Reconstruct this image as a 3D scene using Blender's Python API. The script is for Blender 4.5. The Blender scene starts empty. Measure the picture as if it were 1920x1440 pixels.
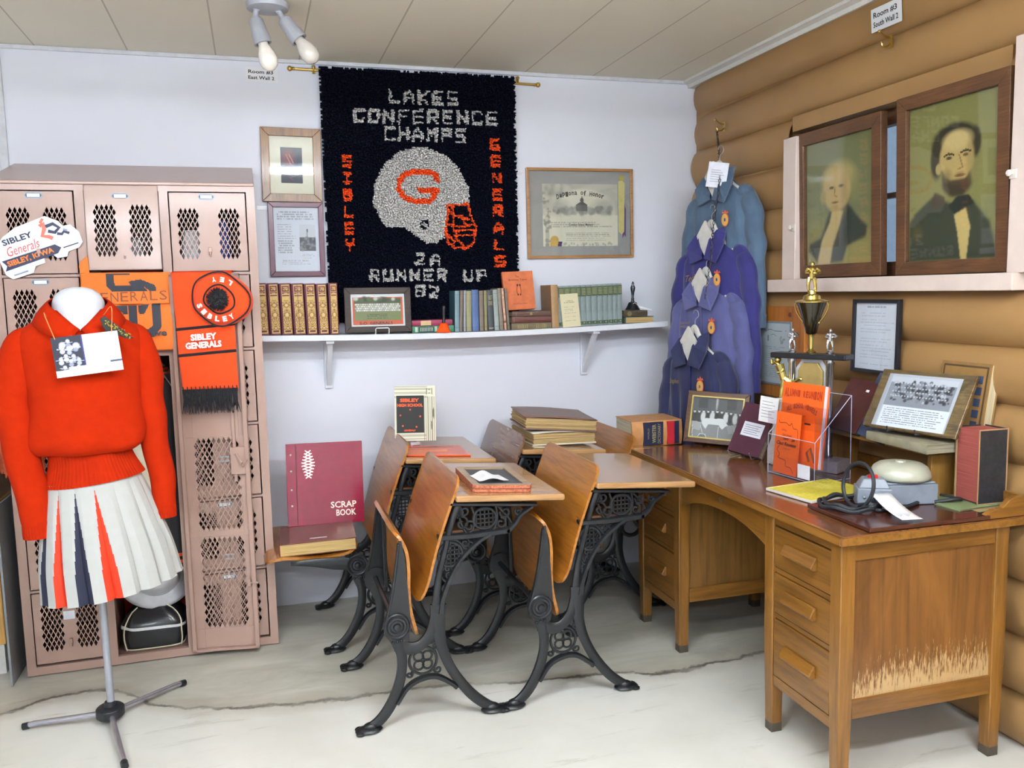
import bpy, math, random
import numpy as np
from mathutils import Matrix, Vector
R = math.radians
PI = math.pi
rnd = random.Random(7)
SC = bpy.context.scene
COL = SC.collection

# ---------------------------------------------------------------- camera
F = 1590.0; YAW = .2927; PITCH = .1104; ROLL = -.0226
CAM = Vector((-2.2327, -4.0197, 1.4567))
_fw = Vector((math.sin(YAW)*math.cos(PITCH), math.cos(YAW)*math.cos(PITCH), -math.sin(PITCH)))
_r0 = Vector((math.cos(YAW), -math.sin(YAW), 0)); _u0 = _r0.cross(_fw)
_rt = math.cos(ROLL)*_r0 + math.sin(ROLL)*_u0
_up = -math.sin(ROLL)*_r0 + math.cos(ROLL)*_u0
cd = bpy.data.cameras.new('camera'); cam = bpy.data.objects.new('camera', cd); COL.objects.link(cam)
cam.matrix_world = Matrix(((_rt.x, _up.x, -_fw.x, CAM.x), (_rt.y, _up.y, -_fw.y, CAM.y), (_rt.z, _up.z, -_fw.z, CAM.z), (0, 0, 0, 1)))
cd.sensor_width = 36; cd.lens = F*36/1920; cd.clip_start = .05; cd.clip_end = 60
SC.camera = cam

def ray(px, py): return _fw + _rt*((px-960)/F) - _up*((py-720)/F)
def hit(px, py, ax, val):
    d = ray(px, py); return CAM + d*((val-CAM[ax])/d[ax])
def atX(px, py, x=0.): return hit(px, py, 0, x)
def atY(px, py, y=0.): return hit(px, py, 1, y)
def atZ(px, py, z=0.): return hit(px, py, 2, z)

# ---------------------------------------------------------------- view, world, room lamps
SC.view_settings.view_transform = 'Standard'; SC.view_settings.look = 'None'
SC.view_settings.gamma = 1; SC.view_settings.use_curve_mapping = False
SC.view_settings.exposure = 1.12
w = bpy.data.worlds.new('world'); SC.world = w; w.use_nodes = True
w.node_tree.nodes['Background'].inputs[0].default_value = (.80, .88, 1, 1)
w.node_tree.nodes['Background'].inputs[1].default_value = .5
SC.cycles.use_denoising = True
SC.cycles.max_bounces = 8; SC.cycles.diffuse_bounces = 4; SC.cycles.transparent_max_bounces = 16
SC.cycles.caustics_reflective = False; SC.cycles.caustics_refractive = False

def area(name, loc, rot, sx, sy, power, col):
    l = bpy.data.lights.new(name, 'AREA'); l.shape = 'RECTANGLE'; l.size = sx; l.size_y = sy
    l.energy = power; l.color = col
    o = bpy.data.objects.new(name, l); o.location = loc; o.rotation_euler = rot; COL.objects.link(o); return o
LAMPS = [(-1.9, -2.45, 28), (-3.4, -3.7, 36), (-.95, -3.75, 46), (-2.6, -5.4, 46)]
# the tubes of the ceiling fixtures give the room its light: emissive glass, two per fixture
TUBE = {}
def tube_mat(pw):
    m = bpy.data.materials.new('lit_tube'); m.use_nodes = True; t = m.node_tree; t.nodes.clear()
    o = t.nodes.new('ShaderNodeOutputMaterial'); e = t.nodes.new('ShaderNodeEmission')
    e.inputs[0].default_value = (.88, .95, 1.06, 1); e.inputs[1].default_value = pw*1.5; t.links.new(e.outputs[0], o.inputs[0]); return m
area('left_wall_area', (-5.42, -3.4, 1.5), (0, R(-90), 0), 1.3, 2.2, 50, (.90, .95, 1))  # unseen cool area lamp set at the left wall; no window is built there

# ---------------------------------------------------------------- colour and material helpers
def C(h, a=1):
    h = h.lstrip('#'); o = []
    for i in (0, 2, 4):
        c = int(h[i:i+2], 16)/255
        o.append(c/12.92 if c <= .04045 else ((c+.055)/1.055)**2.4)
    return (*o, a)
def newmat(name):
    m = bpy.data.materials.new(name); m.use_nodes = True
    return m, m.node_tree, m.node_tree.nodes['Principled BSDF']
def setp(b, rough=.5, metal=0, spec=.5, coat=0, sheen=0):
    b.inputs['Roughness'].default_value = rough; b.inputs['Metallic'].default_value = metal
    b.inputs['Specular IOR Level'].default_value = spec; b.inputs['Coat Weight'].default_value = coat
    b.inputs['Coat Roughness'].default_value = .12; b.inputs['Sheen Weight'].default_value = sheen
def ramp(t, stops):
    r = t.nodes.new('ShaderNodeValToRGB'); e = r.color_ramp.elements
    while len(e) < len(stops): e.new(.5)
    for i, (p, c) in enumerate(stops): e[i].position = p; e[i].color = c
    return r
def noise(t, vec, scale, detail=4, rough=.55, dist=0):
    n = t.nodes.new('ShaderNodeTexNoise'); n.inputs['Scale'].default_value = scale
    n.inputs['Detail'].default_value = detail; n.inputs['Roughness'].default_value = rough
    n.inputs['Distortion'].default_value = dist
    t.links.new(vec, n.inputs['Vector']); return n
def coords(t, sc=(1, 1, 1), kind='Object'):
    tc = t.nodes.new('ShaderNodeTexCoord'); mp = t.nodes.new('ShaderNodeMapping'); mp.inputs['Scale'].default_value = sc
    t.links.new(tc.outputs[kind], mp.inputs['Vector']); return mp.outputs['Vector']
def bump(t, b, h, strength=.3, dist=.005):
    n = t.nodes.new('ShaderNodeBump'); n.inputs['Strength'].default_value = strength; n.inputs['Distance'].default_value = dist
    t.links.new(h, n.inputs['Height']); t.links.new(n.outputs[0], b.inputs['Normal'])
MATS = {}
def M(name, col='#888888', rough=.5, metal=0, spec=.5, coat=0, sheen=0, var=.06, vs=30, bs=0, bscale=200):
    """plain material with a slight mottling"""
    if name in MATS: return MATS[name]
    m, t, b = newmat(name); c = C(col) if isinstance(col, str) else col
    setp(b, rough, metal, spec, coat, sheen)
    v = coords(t)
    n = noise(t, v, vs, 3)
    lo = tuple(x*(1-var) for x in c[:3])+(1,); hi = tuple(min(1, x*(1+var)) for x in c[:3])+(1,)
    r = ramp(t, [(.35, lo), (.65, hi)]); t.links.new(n.outputs['Fac'], r.inputs[0]); t.links.new(r.outputs[0], b.inputs['Base Color'])
    if bs:
        n2 = noise(t, v, bscale, 2); bump(t, b, n2.outputs['Fac'], bs, .002)
    MATS[name] = m; return m
def wood(name, light, dark, axis='y', sc=14, rough=.35, coat=.3, stretch=9, spec=.5, wear=None):
    if name in MATS: return MATS[name]
    m, t, b = newmat(name); setp(b, rough, 0, spec, coat)
    s = [sc, sc, sc]; s['xyz'.index(axis)] = sc/stretch
    v = coords(t, tuple(s))
    n = noise(t, v, 1.0, 8, .62, 1.2)
    mid = tuple((a+c)/2 for a, c in zip(C(light), C(dark)))
    r = ramp(t, [(.28, C(dark)), (.5, mid), (.74, C(light))])
    t.links.new(n.outputs['Fac'], r.inputs[0])
    s2 = [sc*9]*3; s2['xyz'.index(axis)] = sc*.5
    n2 = noise(t, coords(t, tuple(s2)), 1.0, 3, .6)
    r2 = ramp(t, [(.32, (.55, .55, .55, 1)), (.55, (1, 1, 1, 1))]); t.links.new(n2.outputs['Fac'], r2.inputs[0])
    mx = t.nodes.new('ShaderNodeMix'); mx.data_type = 'RGBA'; mx.blend_type = 'MULTIPLY'; mx.inputs[0].default_value = .75
    t.links.new(r.outputs[0], mx.inputs[6]); t.links.new(r2.outputs[0], mx.inputs[7])
    out = mx.outputs[2]
    if wear:   # pale flaking along the foot of a panel: (colour, z of full wear, z of none)
        g = t.nodes.new('ShaderNodeSeparateXYZ'); t.links.new(coords(t), g.inputs[0])
        mr = t.nodes.new('ShaderNodeMapRange'); mr.inputs[1].default_value = wear[2]; mr.inputs[2].default_value = wear[1]
        mr.inputs[3].default_value = -.30; mr.inputs[4].default_value = .16; t.links.new(g.outputs['Z'], mr.inputs[0])
        mx2 = t.nodes.new('ShaderNodeMapRange'); mx2.inputs[1].default_value = -.62; mx2.inputs[2].default_value = -.12
        mx2.inputs[3].default_value = -.26; mx2.inputs[4].default_value = .11; t.links.new(g.outputs['X'], mx2.inputs[0])
        n3 = noise(t, coords(t, (150, 150, 22)), 1, 4, .7)
        ad = t.nodes.new('ShaderNodeMath'); ad.operation = 'ADD'; t.links.new(mr.outputs[0], ad.inputs[0]); t.links.new(n3.outputs['Fac'], ad.inputs[1])
        ad2 = t.nodes.new('ShaderNodeMath'); ad2.operation = 'ADD'; t.links.new(ad.outputs[0], ad2.inputs[0]); t.links.new(mx2.outputs[0], ad2.inputs[1])
        r3 = ramp(t, [(.52, (0, 0, 0, 1)), (.66, (.85, .85, .85, 1))]); t.links.new(ad2.outputs[0], r3.inputs[0])
        m3 = t.nodes.new('ShaderNodeMix'); m3.data_type = 'RGBA'; t.links.new(r3.outputs[0], m3.inputs[0])
        t.links.new(out, m3.inputs[6]); m3.inputs[7].default_value = C(wear[0]); out = m3.outputs[2]
    t.links.new(out, b.inputs['Base Color'])
    bump(t, b, n2.outputs['Fac'], .12, .001)
    MATS[name] = m; return m
def glassmat(name, tint=(1, 1, 1), refl=.5, rough=.02):
    if name in MATS: return MATS[name]
    m = bpy.data.materials.new(name); m.use_nodes = True; t = m.node_tree; t.nodes.clear()
    o = t.nodes.new('ShaderNodeOutputMaterial'); tr = t.nodes.new('ShaderNodeBsdfTransparent'); gl = t.nodes.new('ShaderNodeBsdfGlossy')
    tr.inputs[0].default_value = (*tint, 1); gl.inputs['Roughness'].default_value = rough
    fr = t.nodes.new('ShaderNodeLayerWeight'); fr.inputs[0].default_value = .5
    pw = t.nodes.new('ShaderNodeMath'); pw.operation = 'POWER'; pw.inputs[1].default_value = 4.2; t.links.new(fr.outputs['Facing'], pw.inputs[0])
    ml = t.nodes.new('ShaderNodeMath'); ml.operation = 'MULTIPLY_ADD'; ml.inputs[1].default_value = refl; ml.inputs[2].default_value = .05*refl
    mix = t.nodes.new('ShaderNodeMixShader'); t.links.new(pw.outputs[0], ml.inputs[0]); t.links.new(ml.outputs[0], mix.inputs[0])
    t.links.new(tr.outputs[0], mix.inputs[1]); t.links.new(gl.outputs[0], mix.inputs[2]); t.links.new(mix.outputs[0], o.inputs[0])
    MATS[name] = m; return m
def picmat(name='printed_picture', rough=.6, coat=0):
    if name in MATS: return MATS[name]
    m, t, b = newmat(name); setp(b, rough, 0, .4, coat)
    a = t.nodes.new('ShaderNodeVertexColor'); a.layer_name = 'Col'
    t.links.new(a.outputs[0], b.inputs['Base Color']); MATS[name] = m; return m

# ---------------------------------------------------------------- mesh builder
def T(x=0, y=0, z=0): return Matrix.Translation((x, y, z))
def RX(d): return Matrix.Rotation(R(d), 4, 'X')
def RY(d): return Matrix.Rotation(R(d), 4, 'Y')
def RZ(d): return Matrix.Rotation(R(d), 4, 'Z')
def spline(pts, n=24):
    """Catmull-Rom through pts"""
    P = [Vector(p) for p in pts]; k = len(P)-1; out = []
    if k < 2: return [P[0].lerp(P[-1], i/n) for i in range(n+1)]
    for i in range(n+1):
        t = i/n*k; a = min(int(t), k-1); t -= a
        p0 = P[a-1] if a > 0 else P[0]*2-P[1]; p1 = P[a]; p2 = P[a+1]; p3 = P[a+2] if a+2 <= k else P[k]*2-P[k-1]
        out.append(.5*((2*p1)+(p2-p0)*t+(2*p0-5*p1+4*p2-p3)*t*t+(3*p1-p0-3*p2+p3)*t**3))
    return out
def lerpl(vals, t):
    k = len(vals)-1; x = t*k; a = min(int(x), k-1) if k else 0
    return vals[a] if k == 0 else vals[a]+(vals[a+1]-vals[a])*(x-a)
class MB:
    def __init__(s, mtx=None): s.v = []; s.f = []; s.m = []; s.M = mtx or Matrix()
    def add(s, vs, fs, mi=0, X=None):
        b = len(s.v); X = s.M @ X if X is not None else s.M
        s.v += [X @ Vector(p) for p in vs]; s.f += [tuple(b+i for i in f) for f in fs]
        s.m += ([mi]*len(fs) if isinstance(mi, int) else mi); return s
    def box(s, x0, x1, y0, y1, z0, z1, mi=0, X=None):
        v = [(x, y, z) for x in (x0, x1) for y in (y0, y1) for z in (z0, z1)]
        return s.add(v, [(0, 1, 3, 2), (4, 6, 7, 5), (0, 4, 5, 1), (2, 3, 7, 6), (0, 2, 6, 4), (1, 5, 7, 3)], mi, X)
    def prism(s, pts, a, b, plane='xz', mi=0, X=None):
        n = len(pts)
        def q(p, d): return {'xz': (p[0], d, p[1]), 'xy': (p[0], p[1], d), 'yz': (d, p[0], p[1])}[plane]
        v = [q(p, a) for p in pts]+[q(p, b) for p in pts]
        return s.add(v, [tuple(range(n)), tuple(range(2*n-1, n-1, -1))]+[(i, n+i, n+(i+1) % n, (i+1) % n) for i in range(n)], mi, X)
    def tube(s, pts, r, n=8, mi=0, sy=1., X=None, up=None, cap=True):
        P = [Vector(p) for p in pts]; k = len(P); v = []; f = []
        rr = [r]*k if isinstance(r, (int, float)) else [lerpl(r, i/(k-1)) for i in range(k)]
        ss = [sy]*k if isinstance(sy, (int, float)) else [lerpl(sy, i/(k-1)) for i in range(k)]
        prev = None
        for i in range(k):
            d = (P[min(i+1, k-1)]-P[max(i-1, 0)]);
            d = d.normalized() if d.length > 1e-9 else Vector((0, 0, 1))
            if prev is None:
                a = Vector(up) if up else (Vector((0, 1, 0)) if abs(d.y) < .9 else Vector((1, 0, 0)))
            else: a = prev
            a = (a-d*a.dot(d)).normalized(); prev = a; c = d.cross(a)
            for j in range(n):
                th = 2*PI*j/n; v.append(P[i]+c*(math.cos(th)*rr[i])+a*(math.sin(th)*rr[i]*ss[i]))
        for i in range(k-1):
            for j in range(n):
                f.append((i*n+j, i*n+(j+1) % n, (i+1)*n+(j+1) % n, (i+1)*n+j))
        if cap: f += [tuple(range(n-1, -1, -1)), tuple(range((k-1)*n, k*n))]
        return s.add(v, f, mi, X)
    def ribbon(s, pts, w, y0, y1, mi=0, n=14, X=None, ridge=.25, smooth=True):
        """flat bar following pts (x,z), width w, between depths y0 and y1, with chamfered edges"""
        P = spline([(p[0], 0, p[1]) for p in pts], n) if smooth else [Vector((p[0], 0, p[1])) for p in pts]
        k = len(P); v = []; f = []; ww = [w] if isinstance(w, (int, float)) else list(w)
        dy = (y1-y0)*ridge
        for i in range(k):
            d = (P[min(i+1, k-1)]-P[max(i-1, 0)]).normalized(); nn = Vector((-d.z, 0, d.x)); h = lerpl(ww, i/(k-1))/2
            for (a, y) in ((-1, y0+dy), (-.55, y0), (.55, y0), (1, y0+dy), (1, y1-dy), (.55, y1), (-.55, y1), (-1, y1-dy)):
                q = P[i]+nn*(a*h); v.append((q.x, y, q.z))
        for i in range(k-1):
            for j in range(8): f.append((i*8+j, i*8+(j+1) % 8, (i+1)*8+(j+1) % 8, (i+1)*8+j))
        f += [tuple(range(7, -1, -1)), tuple(range((k-1)*8, k*8))]
        return s.add(v, f, mi, X)
    def lathe(s, prof, n=24, mi=0, X=None):
        v = []; f = []; k = len(prof)
        for r, z in prof:
            for j in range(n): v.append((r*math.cos(2*PI*j/n), r*math.sin(2*PI*j/n), z))
        for i in range(k-1):
            for j in range(n): f.append((i*n+j, i*n+(j+1) % n, (i+1)*n+(j+1) % n, (i+1)*n+j))
        f += [tuple(range(n-1, -1, -1)), tuple(range((k-1)*n, k*n))]
        return s.add(v, f, mi, X)
    def sph(s, c, r, nu=12, nv=8, mi=0, X=None):
        r = (r, r, r) if isinstance(r, (int, float)) else r
        v = [(c[0], c[1], c[2]-r[2])]; f = []
        for i in range(1, nv):
            a = -PI/2+PI*i/nv
            for j in range(nu):
                b = 2*PI*j/nu; v.append((c[0]+r[0]*math.cos(a)*math.cos(b), c[1]+r[1]*math.cos(a)*math.sin(b), c[2]+r[2]*math.sin(a)))
        v.append((c[0], c[1], c[2]+r[2])); e = len(v)-1
        for j in range(nu):
            f.append((0, 1+(j+1) % nu, 1+j)); f.append((e, e-nu+j, e-nu+(j+1) % nu))
        for i in range(nv-2):
            for j in range(nu): a = 1+i*nu; f.append((a+j, a+(j+1) % nu, a+nu+(j+1) % nu, a+nu+j))
        return s.add(v, f, mi, X)
    def grid(s, fn, nu, nv, mi=0, closed=False, X=None, mfn=None):
        v = []; f = []; mm = []; w_ = nu if closed else nu+1
        for j in range(nv+1):
            for i in range(w_): v.append(fn(i/nu, j/nv))
        for j in range(nv):
            for i in range(nu):
                f.append((j*w_+i, j*w_+(i+1) % w_, (j+1)*w_+(i+1) % w_, (j+1)*w_+i))
                mm.append(mfn((i+.5)/nu, (j+.5)/nv) if mfn else mi)
        return s.add(v, f, mm, X)
    def slab(s, prof, y0, y1, th, rad=.03, mi=0, n=22, nw=8, X=None):
        """bent board: profile (x,z) swept in y, with rounded corners at both ends"""
        P = spline([(p[0], 0, p[1]) for p in prof], n); k = len(P)
        L = [0]
        for i in range(1, k): L.append(L[-1]+(P[i]-P[i-1]).length)
        half = (y1-y0)/2; mid = (y0+y1)/2; v = []; f = []
        for i in range(k):
            d = (P[min(i+1, k-1)]-P[max(i-1, 0)]).normalized(); nn = Vector((-d.z, 0, d.x))
            e = min(L[i], L[-1]-L[i]); e = min(e, rad); hh = half-rad+math.sqrt(max(0, rad*rad-(rad-e)**2))
            ring = []
            for j in range(nw+1): ring.append((mid-hh+2*hh*j/nw, 1))
            for j in range(nw, -1, -1): ring.append((mid-hh+2*hh*j/nw, -1))
            for y, sg in ring:
                edge = .7 if abs(abs(y-mid)-hh) < 1e-6 else 1
                q = P[i]+nn*(sg*th/2*edge); v.append((q.x, y, q.z))
        m_ = 2*(nw+1)
        for i in range(k-1):
            for j in range(m_): f.append((i*m_+j, i*m_+(j+1) % m_, (i+1)*m_+(j+1) % m_, (i+1)*m_+j))
        f += [tuple(range(m_-1, -1, -1)), tuple(range((k-1)*m_, k*m_))]
        return s.add(v, f, mi, X)
    def text(s, txt, w, h, mi=0, X=None, shear=0, bold=0, ex=.0006, space=1, keep=False):
        """lettering lying in local XZ, facing -Y, centred, fitted in w x h"""
        cu = bpy.data.curves.new('t', 'FONT'); cu.body = txt; cu.align_x = 'CENTER'; cu.size = 1; cu.offset = bold
        cu.shear = shear; cu.space_character = space; cu.resolution_u = 2
        o = bpy.data.objects.new('t', cu); me = bpy.data.meshes.new_from_object(o)
        P = [v.co.copy() for v in me.vertices]; fs = [tuple(p.vertices) for p in me.polygons]
        bpy.data.objects.remove(o); bpy.data.curves.remove(cu)
        if P:
            x0 = min(p.x for p in P); x1 = max(p.x for p in P); y0 = min(p.y for p in P); y1 = max(p.y for p in P)
            sx = w/(x1-x0); sy = h/(y1-y0)
            if keep: sx = sy = min(sx, sy)
            s.add([((p.x-(x0+x1)/2)*sx, -ex, (p.y-(y0+y1)/2)*sy) for p in P], fs, mi, X)
        bpy.data.meshes.remove(me); return s
    def build(s, name, mats, parent=None, smooth=40, bevel=0, solid=0, merge=False, sub=0, bseg=2):
        me = bpy.data.meshes.new(name); me.from_pydata([tuple(p) for p in s.v], [], s.f)
        for m in (mats if isinstance(mats, (list, tuple)) else [mats]): me.materials.append(m)
        me.polygons.foreach_set('material_index', s.m)
        if merge:
            import bmesh
            b = bmesh.new(); b.from_mesh(me); bmesh.ops.remove_doubles(b, verts=b.verts, dist=1e-5); b.to_mesh(me); b.free()
        if smooth:
            me.polygons.foreach_set('use_smooth', [True]*len(me.polygons)); me.set_sharp_from_angle(angle=R(smooth))
        me.update(); me.validate()
        o = bpy.data.objects.new(name, me); COL.objects.link(o)
        if parent is not None: o.parent = parent
        if bevel:
            b = o.modifiers.new('bevel', 'BEVEL'); b.width = bevel; b.segments = bseg; b.limit_method = 'ANGLE'; b.angle_limit = R(40)
        if solid:
            b = o.modifiers.new('solid', 'SOLIDIFY'); b.thickness = solid; b.offset = 0
        if sub:
            b = o.modifiers.new('sub', 'SUBSURF'); b.levels = sub; b.render_levels = sub
        return o
USED = set()
def tag(o, label, cat, group=None):
    o['label'] = label; o['category'] = cat
    if group: o['group'] = group
    return o
def thing(name, label, cat, mtx=None, group=None):
    o = bpy.data.objects.new(name, None); COL.objects.link(o); o.empty_display_size = .05
    if mtx is not None: o.matrix_world = mtx
    return tag(o, label, cat, group)
def struct(o): o['kind'] = 'structure'; return o
def dup(root, mtx=None, label=None, group=None):
    def cp(o, par):
        c = o.copy(); COL.objects.link(c)
        if par is not None: c.parent = par
        for ch in o.children: cp(ch, c)
        return c
    r = cp(root, None)
    if mtx is not None: r.matrix_world = mtx
    if label: r['label'] = label
    if group: r['group'] = group
    return r

# ---------------------------------------------------------------- drawing canvas for printed pictures
class Canvas:
    def __init__(s, w, h, bg='#ffffff'):
        s.w = w; s.h = h; s.a = np.zeros((h, w, 3)); s.a[:] = C(bg)[:3]
        s.Y, s.X = np.mgrid[0:h, 0:w]; s.U = (s.X+.5)/w; s.V = (s.Y+.5)/h
        s.rng = np.random.RandomState(3)
    def _m(s, mask, col, al=1.):
        c = np.array(C(col)[:3]) if isinstance(col, str) else np.array(col)
        k = (mask*al)[..., None]; s.a = s.a*(1-k)+c*k; return s
    def rect(s, u0, v0, u1, v1, col, al=1): return s._m(((s.U >= u0) & (s.U <= u1) & (s.V >= v0) & (s.V <= v1)).astype(float), col, al)
    def ell(s, u, v, ru, rv, col, al=1, soft=.12, rot=0):
        c, n = math.cos(rot), math.sin(rot); du = (s.U-u); dv = (s.V-v)
        asp = s.h/s.w; x = du*c+dv*asp*n; y = (-du*n+dv*asp*c)/asp
        d = np.sqrt((x/ru)**2+(y/rv)**2); return s._m(np.clip((1+soft-d)/max(soft*2, 1e-6), 0, 1), col, al)
    def poly(s, pts, col, al=1, soft=0):
        m = np.zeros_like(s.U, bool); n = len(pts); j = n-1
        for i in range(n):
            xi, yi = pts[i]; xj, yj = pts[j]
            if yi != yj:
                m ^= ((yi > s.V) != (yj > s.V)) & (s.U < (xj-xi)*(s.V-yi)/(yj-yi)+xi)
            j = i
        m = m.astype(float)
        for _ in range(soft): m = (m+np.roll(m, 1, 0)+np.roll(m, -1, 0)+np.roll(m, 1, 1)+np.roll(m, -1, 1))/5
        return s._m(m, col, al)
    def line(s, pts, w, col, al=1):
        m = np.zeros_like(s.U); asp = s.h/s.w
        for (a, b) in zip(pts[:-1], pts[1:]):
            ax, ay, bx, by = a[0], a[1]*asp, b[0], b[1]*asp; dx, dy = bx-ax, by-ay; L = dx*dx+dy*dy+1e-12
            px, py = s.U-ax, s.V*asp-ay; t = np.clip((px*dx+py*dy)/L, 0, 1)
            m = np.maximum(m, (np.hypot(px-t*dx, py-t*dy) < w/2).astype(float))
        return s._m(m, col, al)
    def lines(s, u0, v0, u1, v1, rows, col='#444444', al=.6, fill=.5, ragged=.3):
        for k in range(rows):
            v = v0+(v1-v0)*(k+.25)/rows; v2 = v0+(v1-v0)*(k+.25+fill)/rows; ue = u1-(u1-u0)*ragged*s.rng.rand()
            m = ((s.V >= v) & (s.V <= v2) & (s.U >= u0) & (s.U <= ue)); q = s.rng.rand(1, s.w).repeat(s.h, 0)
            s._m(m*(q > .25), col, al)
        return s
    def noise(s, amt=.05, blk=1):
        n = s.rng.rand(-(-s.h//blk), -(-s.w//blk)).repeat(blk, 0).repeat(blk, 1)[:s.h, :s.w]
        s.a = np.clip(s.a*(1+(n[..., None]-.5)*2*amt), 0, 1); return s
    def blobs(s, n, u0, v0, u1, v1, r, cols, al=1, soft=.2, sq=1):
        for _ in range(n):
            u = u0+(u1-u0)*s.rng.rand(); v = v0+(v1-v0)*s.rng.rand(); q = r*(.6+.8*s.rng.rand())
            s.ell(u, v, q, q*s.w/s.h*sq, cols[s.rng.randint(len(cols))], al, soft)
        return s
    def build(s, name, w_, h_, parent=None, X=None, mat=None, curl=0):
        """flat print in local XZ facing -Y, centred on the origin"""
        X = X or Matrix(); W, H = s.w, s.h
        vs = []
        for j in range(H+1):
            for i in range(W+1):
                u = i/W; v = j/H
                vs.append(tuple(X @ Vector(((u-.5)*w_, curl*math.sin(PI*u), (.5-v)*h_))))
        fs = [(j*(W+1)+i, (j+1)*(W+1)+i, (j+1)*(W+1)+i+1, j*(W+1)+i+1) for j in range(H) for i in range(W)]
        me = bpy.data.meshes.new(name); me.from_pydata(vs, [], fs); me.materials.append(mat or picmat())
        at = me.color_attributes.new('Col', 'FLOAT_COLOR', 'CORNER')
        c = np.ones((H, W, 4, 4)); c[..., :3] = s.a[:, :, None, :]
        at.data.foreach_set('color', c.reshape(-1)); me.update()
        o = bpy.data.objects.new(name, me); COL.objects.link(o)
        if parent is not None: o.parent = parent
        return o

def book(name, label, w, h, t, cover, pages='#d8cdb0', mtx=None, cat='book', group=None, spine=None, deco=None, rough=.5, cov=.003):
    """lying local frame: width x (spine at x=0), length y (0..h), thickness z (0..t)"""
    o = thing(name, label, cat, mtx, group)
    cm = M('cover_'+cover.strip('#')+str(rough), cover, rough, bs=.15, var=.1)
    b = MB(); b.box(0, w, 0, h, 0, cov); b.box(0, w, 0, h, t-cov, t)
    k = 6; pts = [(-.0+(-.25*t)*math.sin(PI*i/k)*.35, t*i/k) for i in range(k+1)]
    poly = [(p[0], p[1]) for p in pts]+[(cov, t-.0001), (cov, .0001)]
    b.prism(poly, 0, h, 'xz', 1 if spine else 0)
    mats = [cm, M('spine_'+spine.strip('#'), spine, rough, bs=.15)] if spine else [cm]
    b.build('cover', mats, o, smooth=35, bevel=.0008)
    p = MB(); p.box(cov, w-.004, .003, h-.003, cov, t-cov)
    p.build('pages', pagemat(pages), o, smooth=0)
    if deco: deco(o)
    return o
def pagemat(c):
    n = 'pages_'+c.strip('#')
    if n in MATS: return MATS[n]
    m, t, b = newmat(n); setp(b, .8)
    nz = noise(t, coords(t, (4, 4, 500)), 1, 3, .8); cc = C(c)
    r = ramp(t, [(.35, tuple(x*.55 for x in cc[:3])+(1,)), (.6, cc)]); t.links.new(nz.outputs['Fac'], r.inputs[0]); t.links.new(r.outputs[0], b.inputs['Base Color'])
    bump(t, b, nz.outputs['Fac'], .4, .001); MATS[n] = m; return m
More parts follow.
